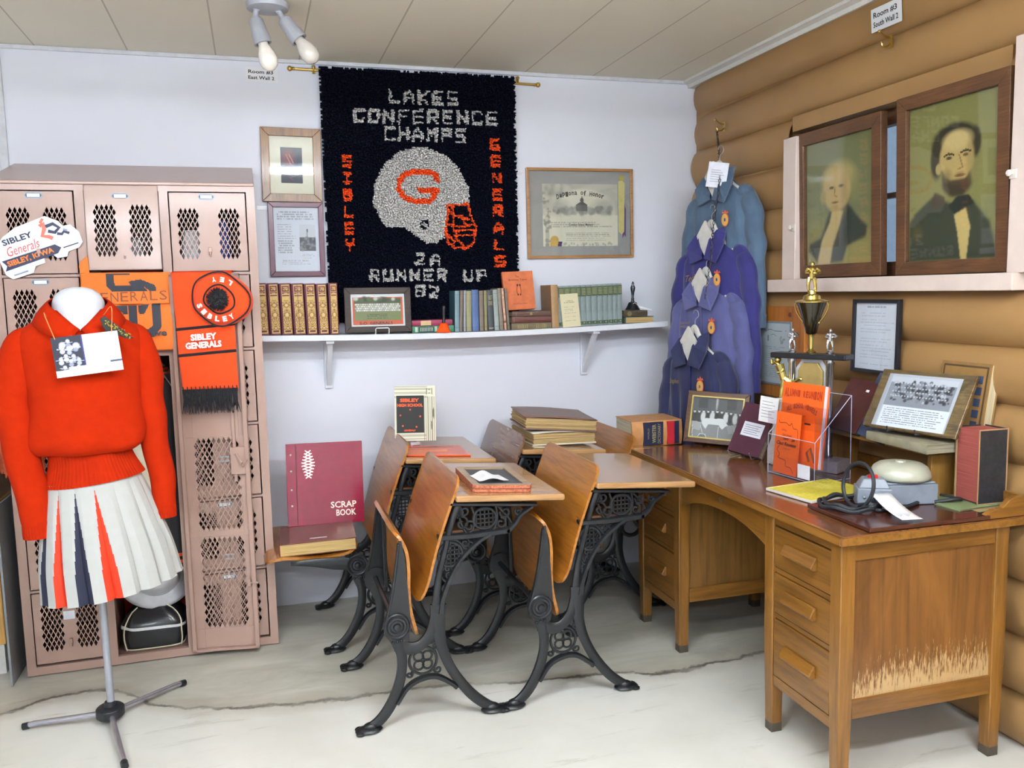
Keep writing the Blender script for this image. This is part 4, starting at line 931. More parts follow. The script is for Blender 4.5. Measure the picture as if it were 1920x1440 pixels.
for i in range(6): q.tube([(.03, -.02, 1.175-.008*i), (.03, -.02, 1.167-.008*i)], .07+.003*i, 20, i % 2, .85)
q.tube([(.03, -.02, 1.18), (.03, -.02, 1.215)], [.06, .03], 16, 2, .8)
q.build('collar', [M('orange_knit', '#e2521a', .85), BLK, CRM], o)
o = thing('letter_jacket', 'all-black jacket with two orange cuff stripes hanging by the open locker door', 'jacket', T(-2.585, -.33, 0))
q = MB(); q.tube(spline([(0, 0, 1.15), (.0, -.02, 1.0), (-.005, -.05, .8), (.0, -.06, .6), (.01, -.06, .45), (.012, -.06, .36)], 30), [.018, .034, .04, .042, .04, .037, .034], 18, 0, .8); q.build('sleeve', BLK, o, smooth=60)
q = MB()
for s_ in range(5): q.tube([(.0125, -.06, .44-.014*s_), (.0128, -.06, .426-.014*s_)], .0375, 18, (1 if s_ in (1, 3) else 0), .8)
q.build('cuff', [BLK, M('orange_knit', '#e2521a', .85)], o)
o = thing('wire_hanger', 'wire coat hanger slanting down inside the open locker', 'hanger', T(-2.66, -.36, 1.19))
q = MB(); q.tube(spline([(.03, -.0, .055), (.012, 0, .05), (.014, 0, .02), (.035, 0, .0), (.06, 0, -.03), (.115, -.02, -.12)], 20), .0022, 6); q.tube([(.03, 0, .03), (.04, 0, -.01), (.05, 0, -.01)], .0018, 5); q.build('wire', M('wire_steel', '#b9bcc4', .3, .8), o)
o = tag(MB().tube([(-2.838, -.30, 1.235), (-2.543, -.30, 1.235)], .006, 8).build('coat_rail', M('wire_steel', '#b9bcc4', .3, .8)), 'thin metal coat rail across the open locker', 'rail')

# licence-plate topper sign on the first top door
o = thing('plate_topper', 'white cut-out plate topper reading Sibley Generals Sibley, Iowa on a locker door', 'sign', T(-2.985, LY-.012, 1.668) @ RY(-19))
out = [(-.145, -.072), (-.13, -.095), (-.055, -.095), (-.04, -.075), (-.005, -.075), (.0, -.05), (.03, -.05), (.04, -.072), (.075, -.078), (.085, -.062), (.125, -.06), (.145, -.045), (.148, -.005), (.13, .03), (.105, .032), (.095, .055), (.06, .085), (.01, .082), (-.05, .078), (-.10, .06), (-.14, .03), (-.15, .01), (-.145, -.02)]
q = MB(); q.prism(out, 0, .003, 'xz'); q.build('plate', M('plate_white', '#dfe6ea', .3, coat=.4), o, smooth=0, bevel=.001)
q = MB(); q.text('SIBLEY', .105, .022, 0, T(-.058, 0, .038), bold=.03); q.text('Generals', .115, .034, 1, T(-.052, 0, .002), shear=.35)
q.prism([(-.14, -.06), (-.128, -.043), (-.138, -.022), (.052, -.022), (.068, -.04), (.05, -.056)], -.0006, 0, 'xz', 0); q.text('SIBLEY, IOWA', .165, .024, 2, T(-.042, -.0006, -.040), bold=.04)
q.box(.075, .13, -.0006, 0, -.045, -.041, 0); q.box(-.12, -.07, -.0006, 0, -.085, -.08, 3)
def pch(pts, w_, mi): q.tube([(a, -.0008, b_) for a, b_ in pts], w_, 6, mi, .05)
pch([(.03, .055), (.045, .062), (.04, .04), (.025, .02), (.045, .01), (.055, 0)], .007, 4); pch([(.04, .075), (.046, .068)], .010, 4); pch([(.048, .048), (.075, .050), (.09, .03), (.07, .018), (.05, .03)], .006, 0); pch([(.075, .012), (.09, .005), (.10, .012), (.115, .0)], .005, 0); pch([(.10, .02), (.112, .012)], .004, 3)
q.build('lettering', [M('plate_navy', '#1d1f45', .4), M('plate_pink', '#d9534f', .4), M('plate_orange', '#f07a1c', .4), M('plate_grey', '#8b93a8', .4), M('plate_coral', '#e8705a', .4)], o, smooth=0)

# orange cloth bag with big SD letters hung below the middle door
c = Canvas(110, 96, '#e8762c')
def P_(l, col='#3b3f48'): c.poly([(x/440, y/385) for x, y in l], col, 1)
P_([(120, 0), (120, 60), (150, 95), (330, 95), (300, 60), (165, 60), (160, 40), (160, 0)]); P_([(160, 0), (240, 0), (240, 10), (160, 10)]); P_([(230, 40), (290, 30), (365, 60), (370, 95), (340, 92), (300, 62), (240, 62)])
P_([(135, 160), (215, 160), (215, 205), (195, 205), (185, 190), (165, 205), (135, 205)]); P_([(220, 160), (265, 160), (265, 265), (290, 280), (320, 280), (340, 262), (340, 155), (385, 150), (385, 270), (345, 320), (280, 325), (220, 285)]); P_([(270, 160), (330, 155), (300, 205), (275, 205)])
q_ = c
bg = thing('cloth_bag', 'orange cloth bag printed with large grey SD and Generals, hung below the middle top door', 'bag', T(-2.692, LY-.02, 1.406) @ RY(.3))
cb = Canvas(4, 4, '#e8762c')
def bagshape(u, v): return ((u-.5)*.315, -.004-.006*math.sin(u*9)*v-.006*math.sin(u*17+v*5), (.5-v)*.30)
q = MB(); q.grid(lambda u, v: bagshape(u, v), 24, 16); q.build('back_cloth', M('bag_orange', '#e8762c', .75, bs=.2, bscale=30), bg, smooth=60, solid=.003)
vs_ = c.build('front_print', .31, .293, bg, T(0, 0, 0))
for v_ in vs_.data.vertices:
    u = v_.co.x/.315+.5; w_ = .5-v_.co.z/.30; p = bagshape(u, w_); v_.co.y = p[1]-.0025
vs_.data.materials[0] = picmat('printed_cloth', .75)
q = MB(T(0, -.018, 0)); 
for i, ch in enumerate('GENERALS'): q.text(ch, .027, .036, 0, T(-.112+.0345*i, 0, .055+.001*i))
q.box(-.135, .148, .0002, .0008, .031, .078, 1); q.text('Orange Wave', .245, .034, 2, T(.012, 0, -.085), bold=.03); q.build('lettering', [M('bag_dark_line', '#8a4a2a', .7), M('bag_orange', '#e8762c', .75), M('bag_grey', '#3b3f48', .7)], bg, smooth=0)
q = MB(); q.prism([(-.155, .14), (-.16, .175), (-.15, .195), (-.128, .215), (-.125, .14)], -.006, -.002, 'xz'); q.build('corner_fold', M('bag_orange', '#e8762c', .75), bg, smooth=0)

# orange scarf and tam hung over the open door
KN = M('orange_knit_bright', '#ea480c', .9, sheen=.2, bs=.5, bscale=260); KB = M('black_knit', '#16161c', .95, sheen=.2); KW = M('white_knit', '#e8e2dd', .9)
SM = T(HX+.012, LY-.045, 0) @ RZ(ang)
o = thing('scarf', 'orange knitted scarf reading Sibley Generals with black fringe, draped over the open locker door', 'scarf', SM)
def sc(u, v): return (u*(.222-.01*v)+.014*v, -.012-.006*math.sin(u*5+v*3)-.004*math.sin(v*11), 1.552-.455*v)
q = MB(); q.grid(sc, 30, 60, 0)
for v0_, sl_ in ((.445, .035), (.672, .03)): q.tube([tuple(Vector(sc(i/24, v0_+sl_*(1-i/24)))+Vector((0, -.0015, 0))) for i in range(25)], .0042, 6, 1, .6); q.grid(lambda u, v: (u*.222, -.012+.06*v, 1.552+.004*math.sin(PI*v)), 12, 4, 0)
q.build('knit', [KN, KB], o, smooth=60, solid=.004)
q = MB(); q.text('SIBLEY', .098, .026, 0, T(.108, -.026, 1.304) @ RY(-3), bold=.05); q.text('GENERALS', .135, .026, 0, T(.106, -.026, 1.273) @ RY(-3), bold=.05); q.build('lettering', KW, o, smooth=0)
q = MB(); rr = random.Random(2)
for i in range(70):
    x_ = .016+.205*i/69; q.tube([(x_, -.018, 1.10), (x_+rr.uniform(-.004, .006), -.02-rr.random()*.01, 1.06), (x_+rr.uniform(-.008, .012), -.016-rr.random()*.012, 1.015-rr.random()*.012)], [.0024, .003, .0012], 5)
for i in range(14): q.tube([(.018+.0155*i, -.022, 1.112), (.02+.0155*i, -.024, 1.095)], .002, 5)
q.build('fringe', KB, o)
o = thing('knit_tam', 'orange knitted tam hat with black pompom, white Sibley lettering, hung over the scarf', 'hat', T(-2.348, LY-.095, 1.447) @ RZ(-16) @ RY(18))
def tam(u, v):     # flattened disc, axis towards the viewer
    a_ = 2*PI*u; r_ = [0, .035, .055, .085, .108, .112, .10, .07][min(7, int(v*7+.001))]; dpt = [-.03, -.03, -.028, -.024, -.008, .012, .028, .034][min(7, int(v*7+.001))]
    r_ *= 1+.03*math.sin(3*a_+1); return (r_*math.cos(a_)*1.06, dpt, r_*math.sin(a_)*.93)
q = MB(); q.grid(tam, 48, 7, 0, True); q.build('knit', KN, o, smooth=70, sub=1)
q = MB()
for rr_, th_ in ((.106, .0032), (.056, .0032)):
    q.tube([(rr_*(1+.05*math.sin(3*a_+.6+(2 if rr_ < .08 else 0)))*math.cos(a_)*1.05, -.020 if rr_ > .08 else -.0315, rr_*(1+.06*math.sin(4*a_+.6))*math.sin(a_)*.93) for a_ in [2*PI*i/40 for i in range(41)]], th_, 6)
q.build('stripe', KB, o)
q = MB()
for i, ch in enumerate('SIBLEY'):
    a_ = R(218+i*20); q.text(ch, .017, .021, 0, T(.079*math.cos(a_)*1.05, -.029, .079*math.sin(a_)*.95) @ RY(-math.degrees(a_)-90-0+0) , bold=.06)
for i, ch in enumerate('YEL'):
    a_ = R(118-i*22); q.text(ch, .016, .019, 0, T(.079*math.cos(a_)*1.05, -.029, .079*math.sin(a_)*.95) @ RY(-math.degrees(a_)-90), bold=.06)
q.build('lettering', KW, o, smooth=0)
q = MB(); rr = random.Random(8)
q.sph((0, -.042, 0), (.036, .026, .036), 16, 10)
for i in range(520):
    th_ = rr.random()*2*PI; ph_ = math.acos(1-2*rr.random()); d_ = Vector((math.sin(ph_)*math.cos(th_), -abs(math.cos(ph_))*.8, math.sin(ph_)*math.sin(th_)))
    c0 = Vector((0, -.042, 0)); p0 = c0+d_*.028; p1 = c0+d_*(.04+rr.random()*.008); n_ = d_.orthogonal().normalized()*.0022
    q.add([p0+n_, p0-n_, p1-n_*.3, p1+n_*.3], [(0, 1, 2, 3)])
q.build('pompom', KB, o, smooth=0)

# left of the lockers: leaning grey board, wooden cabinet edge, paper pompom
q = MB(); q.box(-.004, .004, -.0, .30, 0, .70, 0)
o = tag(q.build('leaning_board', M('grey_board', '#8d9196', .5), bevel=.001), 'grey sheet of board leaning on edge against the locker side', 'board'); o.matrix_world = T(-3.187, -.515, .002)
WDY = wood('yellow_pine', '#dcae62', '#c08e48', 'z', 10, .45, .2)
o = thing('wooden_cabinet', 'yellowish wooden cabinet edge at the picture border beside the lockers', 'cabinet', T(-3.43, -.22, 0))
MB().box(-.2, .2, -.16, .2, .12, 1.22).build('body', WDY, o, smooth=0, bevel=.004); MB().box(-.21, .21, -.17, .2, .66, .685).build('rail', WDY, o, smooth=0, bevel=.003)
MB().box(-.19, .19, -.15, .2, 0, .12).build('plinth', M('plinth_white', '#cfcdc8', .6), o, smooth=0)
o = thing('pompom', 'orange-brown shredded paper pompom hanging behind the mannequin sleeve', 'pompom', T(-3.10, -.62, 1.13))
q = MB(); rr = random.Random(12)
for i in range(260):
    a_ = rr.random()*2*PI; r_ = rr.random()*.13; e = Vector((math.cos(a_)*r_, math.sin(a_)*r_*.5, -.30+rr.random()*.1)); m1 = Vector((e.x*1.1, e.y*1.1, -.1)); d_ = Vector((.0025, .001, 0))
    q.add([-d_*1, d_*1, m1+d_, m1-d_, e+d_, e-d_], [(0, 1, 2, 3), (3, 2, 4, 5)])
q.sph((0, 0, -.01), (.02, .015, .02)); q.build('streamers', M('rust_paper', '#b9532a', .7, var=.2, vs=120), o, smooth=0)
# ================================================================= school desks (cast iron sides, folding seat, curved back, sloping top)
IRON = M('cast_iron', '#1d2024', .38, .25, var=.12, vs=40, spec=.6, coat=.15, bs=.2, bscale=60)
HONEY = wood('honey_wood', '#c0802f', '#8f5216', 'y', 9, .28, .35, 5)
HONEYX = wood('honey_wood_top', '#be9566', '#a07347', 'x', 9, .22, .6, 6)
DULL = wood('worn_underside', '#a38a5c', '#7d6843', 'y', 12, .6, 0, 5)
BROWNB = wood('brown_back_wood', '#8a6147', '#6d4a35', 'y', 7, .25, .5, 5)
SEATH = .50
def spiral(cx, cz, r0, turns, a0, sg=1, n=26):
    return [(cx+(r0*(1-.75*i/n))*math.cos(a0+sg*turns*2*PI*i/n), 0, cz+(r0*(1-.75*i/n))*math.sin(a0+sg*turns*2*PI*i/n)) for i in range(n+1)]
def circ(cx, cz, r, n=24, rz=None): return [(cx+r*math.cos(2*PI*i/n), 0, cz+(rz or r)*math.sin(2*PI*i/n)) for i in range(n+1)]
def iron_side(par, y, out=-1, loops=False, post=True):
    """one cast side in the plane y; u to the right, z up"""
    q = MB(T(0, y, 0)); a, b_ = -.011, .011
    q.ribbon([(-.03, .010), (.02, .032), (.06, .078), (.09, .14), (.105, .20), (.106, .255), (.094, .31), (.092, .34)], [.022, .034, .036, .034, .032, .034, .05, .075], a*.97, b_*.97, n=26)
    if post: q.prism([(.052, .33), (.052, .38), (.072, .43), (.088, .50), (.103, .58), (.111, .64), (.119, .642), (.128, .58), (.133, .50), (.137, .43), (.14, .37), (.13, .30), (.08, .29)], a*.7, b_*.7)
    if post: q.ribbon([(.052, .36), (.075, .44), (.092, .53), (.108, .635)], .009, a*1.3, 0, n=16)
    q.ribbon([(.095, .29), (.13, .272), (.17, .276), (.205, .31), (.225, .36), (.228, .41)], [.05, .04, .036, .036, .04, .03], a*.90, b_*.90, n=20)
    q.ribbon([(.437, .010), (.39, .034), (.34, .08), (.29, .15), (.256, .22), (.238, .29), (.234, .36), (.236, .41)], [.022, .034, .036, .034, .034, .038, .05, .056], a, b_, n=26)
    q.ribbon([(.226, .36), (.232, .44), (.244, .52), (.266, .60), (.288, .68), (.318, .750)], [.04, .026, .02, .02, .02, .022], a*.83, b_*.83, n=20)
    q.ribbon([(.244, .38), (.252, .43), (.283, .505), (.33, .57), (.385, .615), (.425, .636)], [.03, .022, .018, .018, .018, .016], a*1.3, b_*1.3, n=22, ridge=.45)
    q.ribbon([(.240, .640), (.36, .636), (.49, .640)], .024, a*1.2, b_*1.2, n=8, ridge=.4)
    q.ribbon([(.482, .636), (.512, .662), (.532, .69), (.575, .716)], [.022, .016, .014, .012], a*1.2, b_*1.2, n=12, ridge=.4)
    q.ribbon([(.285, .752), (.59, .722)], [.014, .012], -.016, .016, n=4, smooth=False)
    q.ribbon([(.085, .085), (.125, .138), (.175, .160), (.225, .158), (.275, .125), (.29, .11)], [.018, .018, .02, .02, .018, .018], a*1.2, b_*1.2, n=20, ridge=.4)
    for cx, s_ in ((-.012, -1), (.42, 1)):       # flared feet
        q.sph((cx, 0, .010), (.046, .030, .011), 16, 6)
        for k_ in (-1, 0, 1): q.sph((cx+s_*.030, k_*.019, .007), (.016, .012, .008), 8, 5)
        q.sph((cx-s_*.006, 0, .02), (.026, .018, .014), 10, 6)
    X = T(.092, 0, .357) @ RX(90)
    q.lathe([(.042, -.014), (.044, .014), (.040, .018), (.034, .016), (.031, .021), (.024, .021), (.020, .016), (.013, .017), (.010, .024), (0, .026)], 28, 0, X if out < 0 else T(.092, 0, .357) @ RX(-90))
    for k_ in range(3): q.sph((.078+.014*k_, out*.013, .302+.002*k_), .005, 8, 5)
    r_ = .0042
    if loops:   # the bolder pattern of the older desk
        q.tube(circ(.37, .49, .062, 26, .10), .013, 8); q.tube(circ(.30, .40, .045, 20, .04), .010, 8); q.prism([(.40, .36), (.45, .35), (.47, .62), (.43, .62), (.44, .48)], a*.6, b_*.6)
    q.tube(circ(.283, .578, .041), r_*1.2, 6); q.tube(circ(.405, .690, .040, 24, .036), r_*1.2, 6); q.tube(circ(.178, .222, .047), r_*1.25, 6)
    for cx, cz, rx, rz in ((.283, .578, .041, .041), (.405, .690, .040, .036)):
        for k_ in range(-2, 3):
            d_ = k_*.0145; hx = math.sqrt(max(0, 1-(d_/rz)**2))*rx; hz = math.sqrt(max(0, 1-(d_/rx)**2))*rz
            if hx > .012: q.box(cx-hx, cx+hx, -.003, .003, cz+d_-.0022, cz+d_+.0022)
            if hz > .012: q.box(cx+d_-.0022, cx+d_+.0022, -.003, .003, cz-hz, cz+hz)
    for k_ in range(4): q.tube(circ(.178+.021*math.cos(PI/4+k_*PI/2), .222+.021*math.sin(PI/4+k_*PI/2), .016, 14), r_, 6)
    for cx, cz, r0, a0, sg in ((.325, .680, .026, 2.2, -1), (.335, .722, .017, 3.5, 1), (.352, .668, .020, 0, 1), (.462, .668, .020, 1.6, -1), (.478, .705, .020, 3.0, 1), (.525, .702, .013, 2.2, 1), (.318, .715, .013, 4.2, 1),
                               (.335, .612, .016, 1.2, -1), (.276, .505, .012, 1.4, 1), (.262, .463, .012, 4.2, -1), (.272, .53, .012, 0, 1), (.295, .528, .012, 2, 1), (.35, .603, .018, 3.6, 1), (.25, .43, .008, 1, 1),
                               (.132, .258, .012, 0, 1), (.222, .268, .015, 2.6, -1), (.228, .183, .014, 2.4, 1), (.13, .178, .012, 1, -1), (.205, .29, .012, 4, 1)):
        q.tube(spiral(cx, cz, r0, 1.15, a0, sg), r_, 6)
    for pl in ([(.325, .735), (.318, .700), (.335, .655), (.35, .642)], [(.36, .735), (.37, .70), (.365, .66), (.35, .645)], [(.445, .73), (.45, .69), (.44, .655), (.425, .642)], [(.45, .73), (.485, .69), (.50, .665)], [(.262, .622), (.28, .626), (.31, .622), (.335, .59)], [(.240, .54), (.252, .50), (.27, .48)]):
        q.tube(spline([(p[0], 0, p[1]) for p in pl], 12), r_, 6)
    return q.build('iron_side', IRON, par, smooth=45)
def school_desk(lab, x, yn, seat='up', back=None, loops=False, sc=1., group=None, w=.515):
    o = thing('school_desk', lab, 'school desk', T(x, yn, 0) @ Matrix.Diagonal((1, 1, sc, 1)), group)
    iron_side(o, .004, -1, loops, seat == 'up'); iron_side(o, w, 1, loops, seat == 'up')
    q = MB(); prof = [(.322, .838), (.303, .79), (.272, .71), (.243, .63), (.219, .55), (.198, .48), (.168, .422)]
    q.slab(prof, -.012, w+.025, .0125, .042, n=30, nw=10); q.build('backrest', back or HONEY, o, smooth=45)
    q = MB(); q.M = T(.302, 0, .783) @ RY(4.2); q.box(0, .385, -.03, w+.042, -.022, 0); q.build('desk_top', HONEYX, o, smooth=0, bevel=.007, bseg=3)
    q = MB(); q.box(.245, .485, .012, w-.006, .645, .655); q.box(.475, .485, .012, w-.006, .655, .69); q.build('book_shelf', wood('dark_shelf_wood', '#6d4a28', '#4a2f18', 'y', 10, .5), o, smooth=0)
    q = MB()
    if seat == 'up':
        prof = [(.098, .668), (.118, .645), (.136, .60), (.141, .54), (.139, .47), (.143, .40), (.157, .335), (.166, .30)]
        q.slab(prof, -.006 if False else .006, w-.002, .015, .04, n=30, nw=10)
        s_ = q.build('seat', HONEY, o, smooth=45)
        for (y_) in (.05, w-.05): MB().box(.118, .134, y_-.012, y_+.012, .33, .60).build('seat_arm', IRON, s_, smooth=0, bevel=.003)
    else:
        prof = [(-.265, .385), (-.25, .402), (-.19, .408), (-.12, .400), (-.05, .394), (.02, .398), (.07, .41), (.1, .43)]
        q.slab(prof, .012, w-.012, .016, .045, n=30, nw=10); s_ = q.build('seat', HONEY, o, smooth=45)
        for (y_) in (.0, w-.0):
            q = MB(T(0, y_, 0)); q.ribbon([(.08, .36), (.0, .372), (-.09, .385), (-.17, .39)], [.05, .05, .03, .014], -.008, .008); q.build('seat_arm', IRON, s_)
    q = MB()
    q.tube([(.092, .01, .357), (.092, w, .357)], .009, 8); q.build('cross_rod', IRON, o)
    return o
PX = .503
school_desk('school desk in the front row with a framed slate lying on its top', -1.927, -1.306)
school_desk('school desk in the front row with a bare glossy top, beside the teacher desk', -1.424, -1.306)
school_desk('back row school desk whose seat is folded down and carries two scrapbooks', -1.975, -.612, 'down')
school_desk('back row school desk with a stack of old albums on its top', -1.475, -.612, back=BROWNB)
school_desk('school desk in the corner behind the teacher desk, carrying a dictionary', -.955, -.600, loops=True, sc=.955)

# things on the school desks
def topz(x, x0): return .783-(x-x0-.302)*math.tan(R(4.2))+.001      # height of a desk top
# slate with red-bound frame
sx = -1.445; st_ = T(sx, -1.125, topz(sx, -1.927)) @ RY(4.2) @ RZ(-2)
o = thing('writing_slate', 'double school slate with frayed cloth-bound wooden edge lying on the front school desk', 'slate', st_)
def rrect(w, h, r, n=6):
    p = []
    for cx, cy, a0 in ((w-r, h-r, 0), (-w+r, h-r, 90), (-w+r, -h+r, 180), (w-r, -h+r, 270)):
        for i in range(n+1): a_ = R(a0+90*i/n); p.append((cx+r*math.cos(a_), cy+r*math.sin(a_)))
    return p
q = MB()
for z0, z1 in ((0, .010), (.012, .024)):
    P = rrect(.105, .165, .022); I = rrect(.078, .138, .004); n = len(P)
    v = [(p[0], p[1], z) for z in (z0, z1) for p in P+I]; f = []
    for i in range(n):
        j = (i+1) % n; f += [(i, j, n+j, n+i), (2*n+i, 3*n+i, 3*n+j, 2*n+j), (i, 2*n+i, 2*n+j, j), (n+i, n+j, 3*n+j, 3*n+i)]
    q.add(v, f, [1 if k_ % 4 == 2 else 0 for k_ in range(4*n)])
q.build('bound_frame', [wood('slate_frame_wood', '#b39a7a', '#8f7659', 'x', 14, .5), M('red_cloth_binding', '#b86a4c', .85, var=.4, vs=160)], o, smooth=0)
MB().box(-.08, .08, -.14, .14, .004, .019).build('slate_panel', M('slate_grey', '#4b4d52', .5, bs=.1), o, smooth=0)
o = thing('paper_note', 'creased white printed note lying on the slate', 'paper', st_ @ T(-.025, -.06, .0255) @ RZ(8))
q = MB(); q.grid(lambda u, v: ((u-.5)*.11, (v-.5)*.10, .002+.018*math.sin(PI*min(1, u*1.15))**2*(.5+.5*v)), 12, 8); q.build('paper', M('paper_white', '#e6e6e6', .6), o, smooth=60)
q = MB()
for i in range(4): q.add([((u_-.5)*.11, (.32-.2*i)*.10/2+k_*.0012, .0026+.018*math.sin(PI*min(1, u_*1.15))**2*(.5+.5*(.5+.5*(.32-.2*i)))) for k_, u_ in ((0, .15), (0, .32), (1, .32), (1, .15))], [(0, 1, 2, 3)])
q.build('print_lines', M('grey_ink', '#6b6b70', .7), o, smooth=0)
# scrapbooks on the folded-down seat
sb = T(-2.175, -.475, .409)
o = book('album', 'brown leather album lying on the folded-down school seat', .305, .26, .052, '#6a2f22', '#cbab6e', T(-2.185, -.585, .411) @ RZ(-3) @ RY(-1), cat='album', rough=.25)
MB().box(.12, .19, .045, .056, .052, .0528).build('title_plate', M('pale_plate', '#d9d2c8', .4), o, smooth=0)
p0 = atY(545, 1000, -.33); p1 = atY(678, 845, -.33)
W_ = .325; Hh_ = .355
o = thing('scrapbook', 'glossy crimson scrapbook with gilt title propped upright on the school seat', 'scrapbook', T(-1.975, -.335, .462) @ RZ(-2) @ RX(-7) @ T(0, 0, Hh_/2) @ RY(1))
q = MB(); q.box(-W_/2, W_/2, 0, .004, -Hh_/2, Hh_/2); q.box(-W_/2, W_/2, .026, .030, -Hh_/2, Hh_/2); q.build('cover', M('crimson_cover', '#8a1733', .16, coat=.7, bs=.15, bscale=30), o, smooth=0, bevel=.0015)
MB().box(-W_/2+.001, W_/2-.006, .004, .026, -Hh_/2+.003, Hh_/2-.003).build('pages', pagemat('#cbab6e'), o, smooth=0)
MB().box(-W_/2+.04, -W_/2+.043, -.0008, .0, -Hh_/2, Hh_/2).build('crease', M('crimson_dark', '#4f0d1d', .4), o, smooth=0)
q = MB()
for z_ in (-.09, -.02, .06, .13): q.sph((-W_/2+.02, -.0005, z_), (.0045, .002, .0045), 10, 5)
q.build('rivet', M('pale_metal', '#d9cfc0', .3, .6), o)
q = MB(); q.text('SCRAP', .11, .028, 0, T(.075, 0, -.095), bold=.02); q.text('BOOK', .085, .028, 0, T(.085, 0, -.130), bold=.02)
for k_ in range(9):
    z_ = .035+.013*k_; hw = .028*(1-abs(k_-4)/7); q.tube([(-.07-hw, -.0008, z_-.008), (-.07+hw, -.0008, z_+.008)], .0022, 4, 0, .2); q.tube([(-.07+hw, -.0008, z_-.008), (-.07-hw, -.0008, z_+.008)], .0022, 4, 0, .2)
q.build('gilt_title', M('pale_gilt', '#f0dfce', .3, .3), o, smooth=0)
# orange folder and yearbook on the back-left desk
z_ = topz(-1.52, -1.975)
o = thing('folder', 'orange printed paper folder lying on the back row desk under the yearbook', 'folder', T(-1.52, -.47, z_) @ RY(4.2) @ RZ(-1))
q = MB(); q.box(-.135, .135, -.12, .12, 0, .006); q.build('cover', M('folder_orange', '#e2521c', .3, coat=.3), o, smooth=0, bevel=.001)
q = MB(); q.prism([(-.12, .05), (.02, .09), (.10, .07), (.02, .065)], .0062, .0068, 'xy', 0); q.prism([(-.13, -.02), (.06, .02), (.05, -.04), (-.13, -.09)], .0062, .0068, 'xy', 1); q.build('print', [M('folder_grey', '#6a5a58', .5), M('folder_pale', '#e88a62', .5)], o, smooth=0)
c = Canvas(70, 96, '#d6d5bf')
for k_ in range(12): c.rect(0, .01+.018*k_, .8, .016+.018*k_, '#6b6e58', .8)
for k_ in range(14): c.rect(.72+.02*k_, .2, .728+.02*k_, 1, '#6b6e58', .8)
for k_ in range(5): c.rect(0, .86+.025*k_, .75, .866+.025*k_, '#6b6e58', .8)
for k_ in range(6): c.line([(.74+.018*k_, .02+.012*k_), (.96-.018*k_, .02+.012*k_), (.96-.018*k_, .19-.012*k_), (.74+.018*k_, .19-.012*k_), (.74+.018*k_, .02+.012*k_)], .007, '#6b6e58', .8)
c.rect(.04, .18, .72, .85, '#20201f')
c.ell(.95, .5, .02, .10, '#4b4636', .9); c.ell(.9, .72, .02, .08, '#4b4636', .9)
yb = atY(778, 826, -.36)
o = thing('yearbook', 'worn cream yearbook with black and orange Sibley High School cover on an easel', 'book', T(yb.x+.003, -.36, topz(yb.x, -1.975)+.024) @ RZ(-8) @ RX(-10) @ RY(1.5) @ T(0, 0, .125))
q = MB(); q.box(-.09, .09, 0, .003, -.122, .122); q.box(-.088, .092, .021, .024, -.122, .12); q.build('cover', M('yearbook_cream', '#d6d5bf', .5), o, smooth=0, bevel=.001)
MB().box(-.088, .085, .003, .021, -.119, .119).build('pages', pagemat('#cfc8ac'), o, smooth=0)
c.build('cover_print', .18, .244, o, T(0, -.0006, 0))
q = MB(); q.text('SIBLEY', .085, .016, 0, T(-.024, -.0012, .058), bold=.05); q.text('HIGH SCHOOL', .112, .014, 0, T(-.022, -.0012, .036), bold=.05); q.text('GENERALS', .05, .008, 0, T(-.025, -.0012, -.075), bold=.04)
for sx_, sz_ in ((-.022, .016), (-.065, -.008), (.022, -.014), (-.055, -.055), (.005, -.06)):
    q.prism([(sx_+(.006 if k_ % 2 == 0 else .0025)*math.sin(PI*k_/5), sz_+(.006 if k_ % 2 == 0 else .0025)*math.cos(PI*k_/5)) for k_ in range(10)], -.0014, -.001, 'xz')
q.build('orange_print', M('print_orange', '#f0571e', .6), o, smooth=0)
tag(MB(T(yb.x, -.365, topz(yb.x, -1.975))).tube([(-.02, -.03, .02), (-.02, -.03, .002), (-.02, .08, .002), (0, .10, .12), (.02, .08, .002), (.02, -.03, .002), (.02, -.03, .02)], .002, 6).tube([(-.02, -.0, .015), (.02, -.0, .015)], .008, 6).build('display_easel', M('clear_wire', '#cfd2d6', .2, .5)), 'thin wire easel holding up the yearbook on the back row desk', 'easel')
# albums on back-right desk
z_ = topz(-1.0, -1.475)
def oldalbum(lab, mtx, w, h, t, cov, top):
    o = thing('album', lab, 'album', mtx)
    q = MB(); q.grid(lambda u, v: (w*(u-.5), h*(v-.5), t+.004*math.sin(u*4)+.006*v*v), 8, 8, 0); q.box(-w/2, w/2, -h/2, h/2, 0, .003); q.build('cover', M('alb'+cov.strip('#'), cov, .45, coat=.1), o, smooth=50, solid=.004)
    q = MB(); rr = random.Random(int(w*1000))
    for k_ in range(9):
        e_ = rr.uniform(-.004, .005); z0 = .003+(t-.006)*k_/9; z1 = .003+(t-.006)*(k_+1)/9
        q.box(-w/2+.004+e_, w/2-.005+e_, -h/2+.003+e_, h/2-.004, z0, z1)
    q.build('pages', pagemat('#c3a772'), o, smooth=0)
    return o
z_ += .004
X0 = T(-.955, -.40, z_) @ RY(2)
oldalbum('lower old album with ragged yellowed pages on the back row desk', X0 @ RZ(2), .30, .30, .052, '#d6d0bd', 0)
oldalbum('upper old album with brown leather cover, on top of the ragged one', X0 @ T(.0, .005, .062) @ RZ(-5) @ RY(3), .33, .31, .052, '#76574a', 0)
tag(MB(T(-1.075, -.585, topz(-1.075, -1.475))  @ RY(4.2)).box(-.035, .035, -.02, .02, 0, .001).build('paper_slip', M('paper_slip', '#d9cfb4', .7), smooth=0), 'small pale paper slip on the desk in front of the old albums', 'paper')
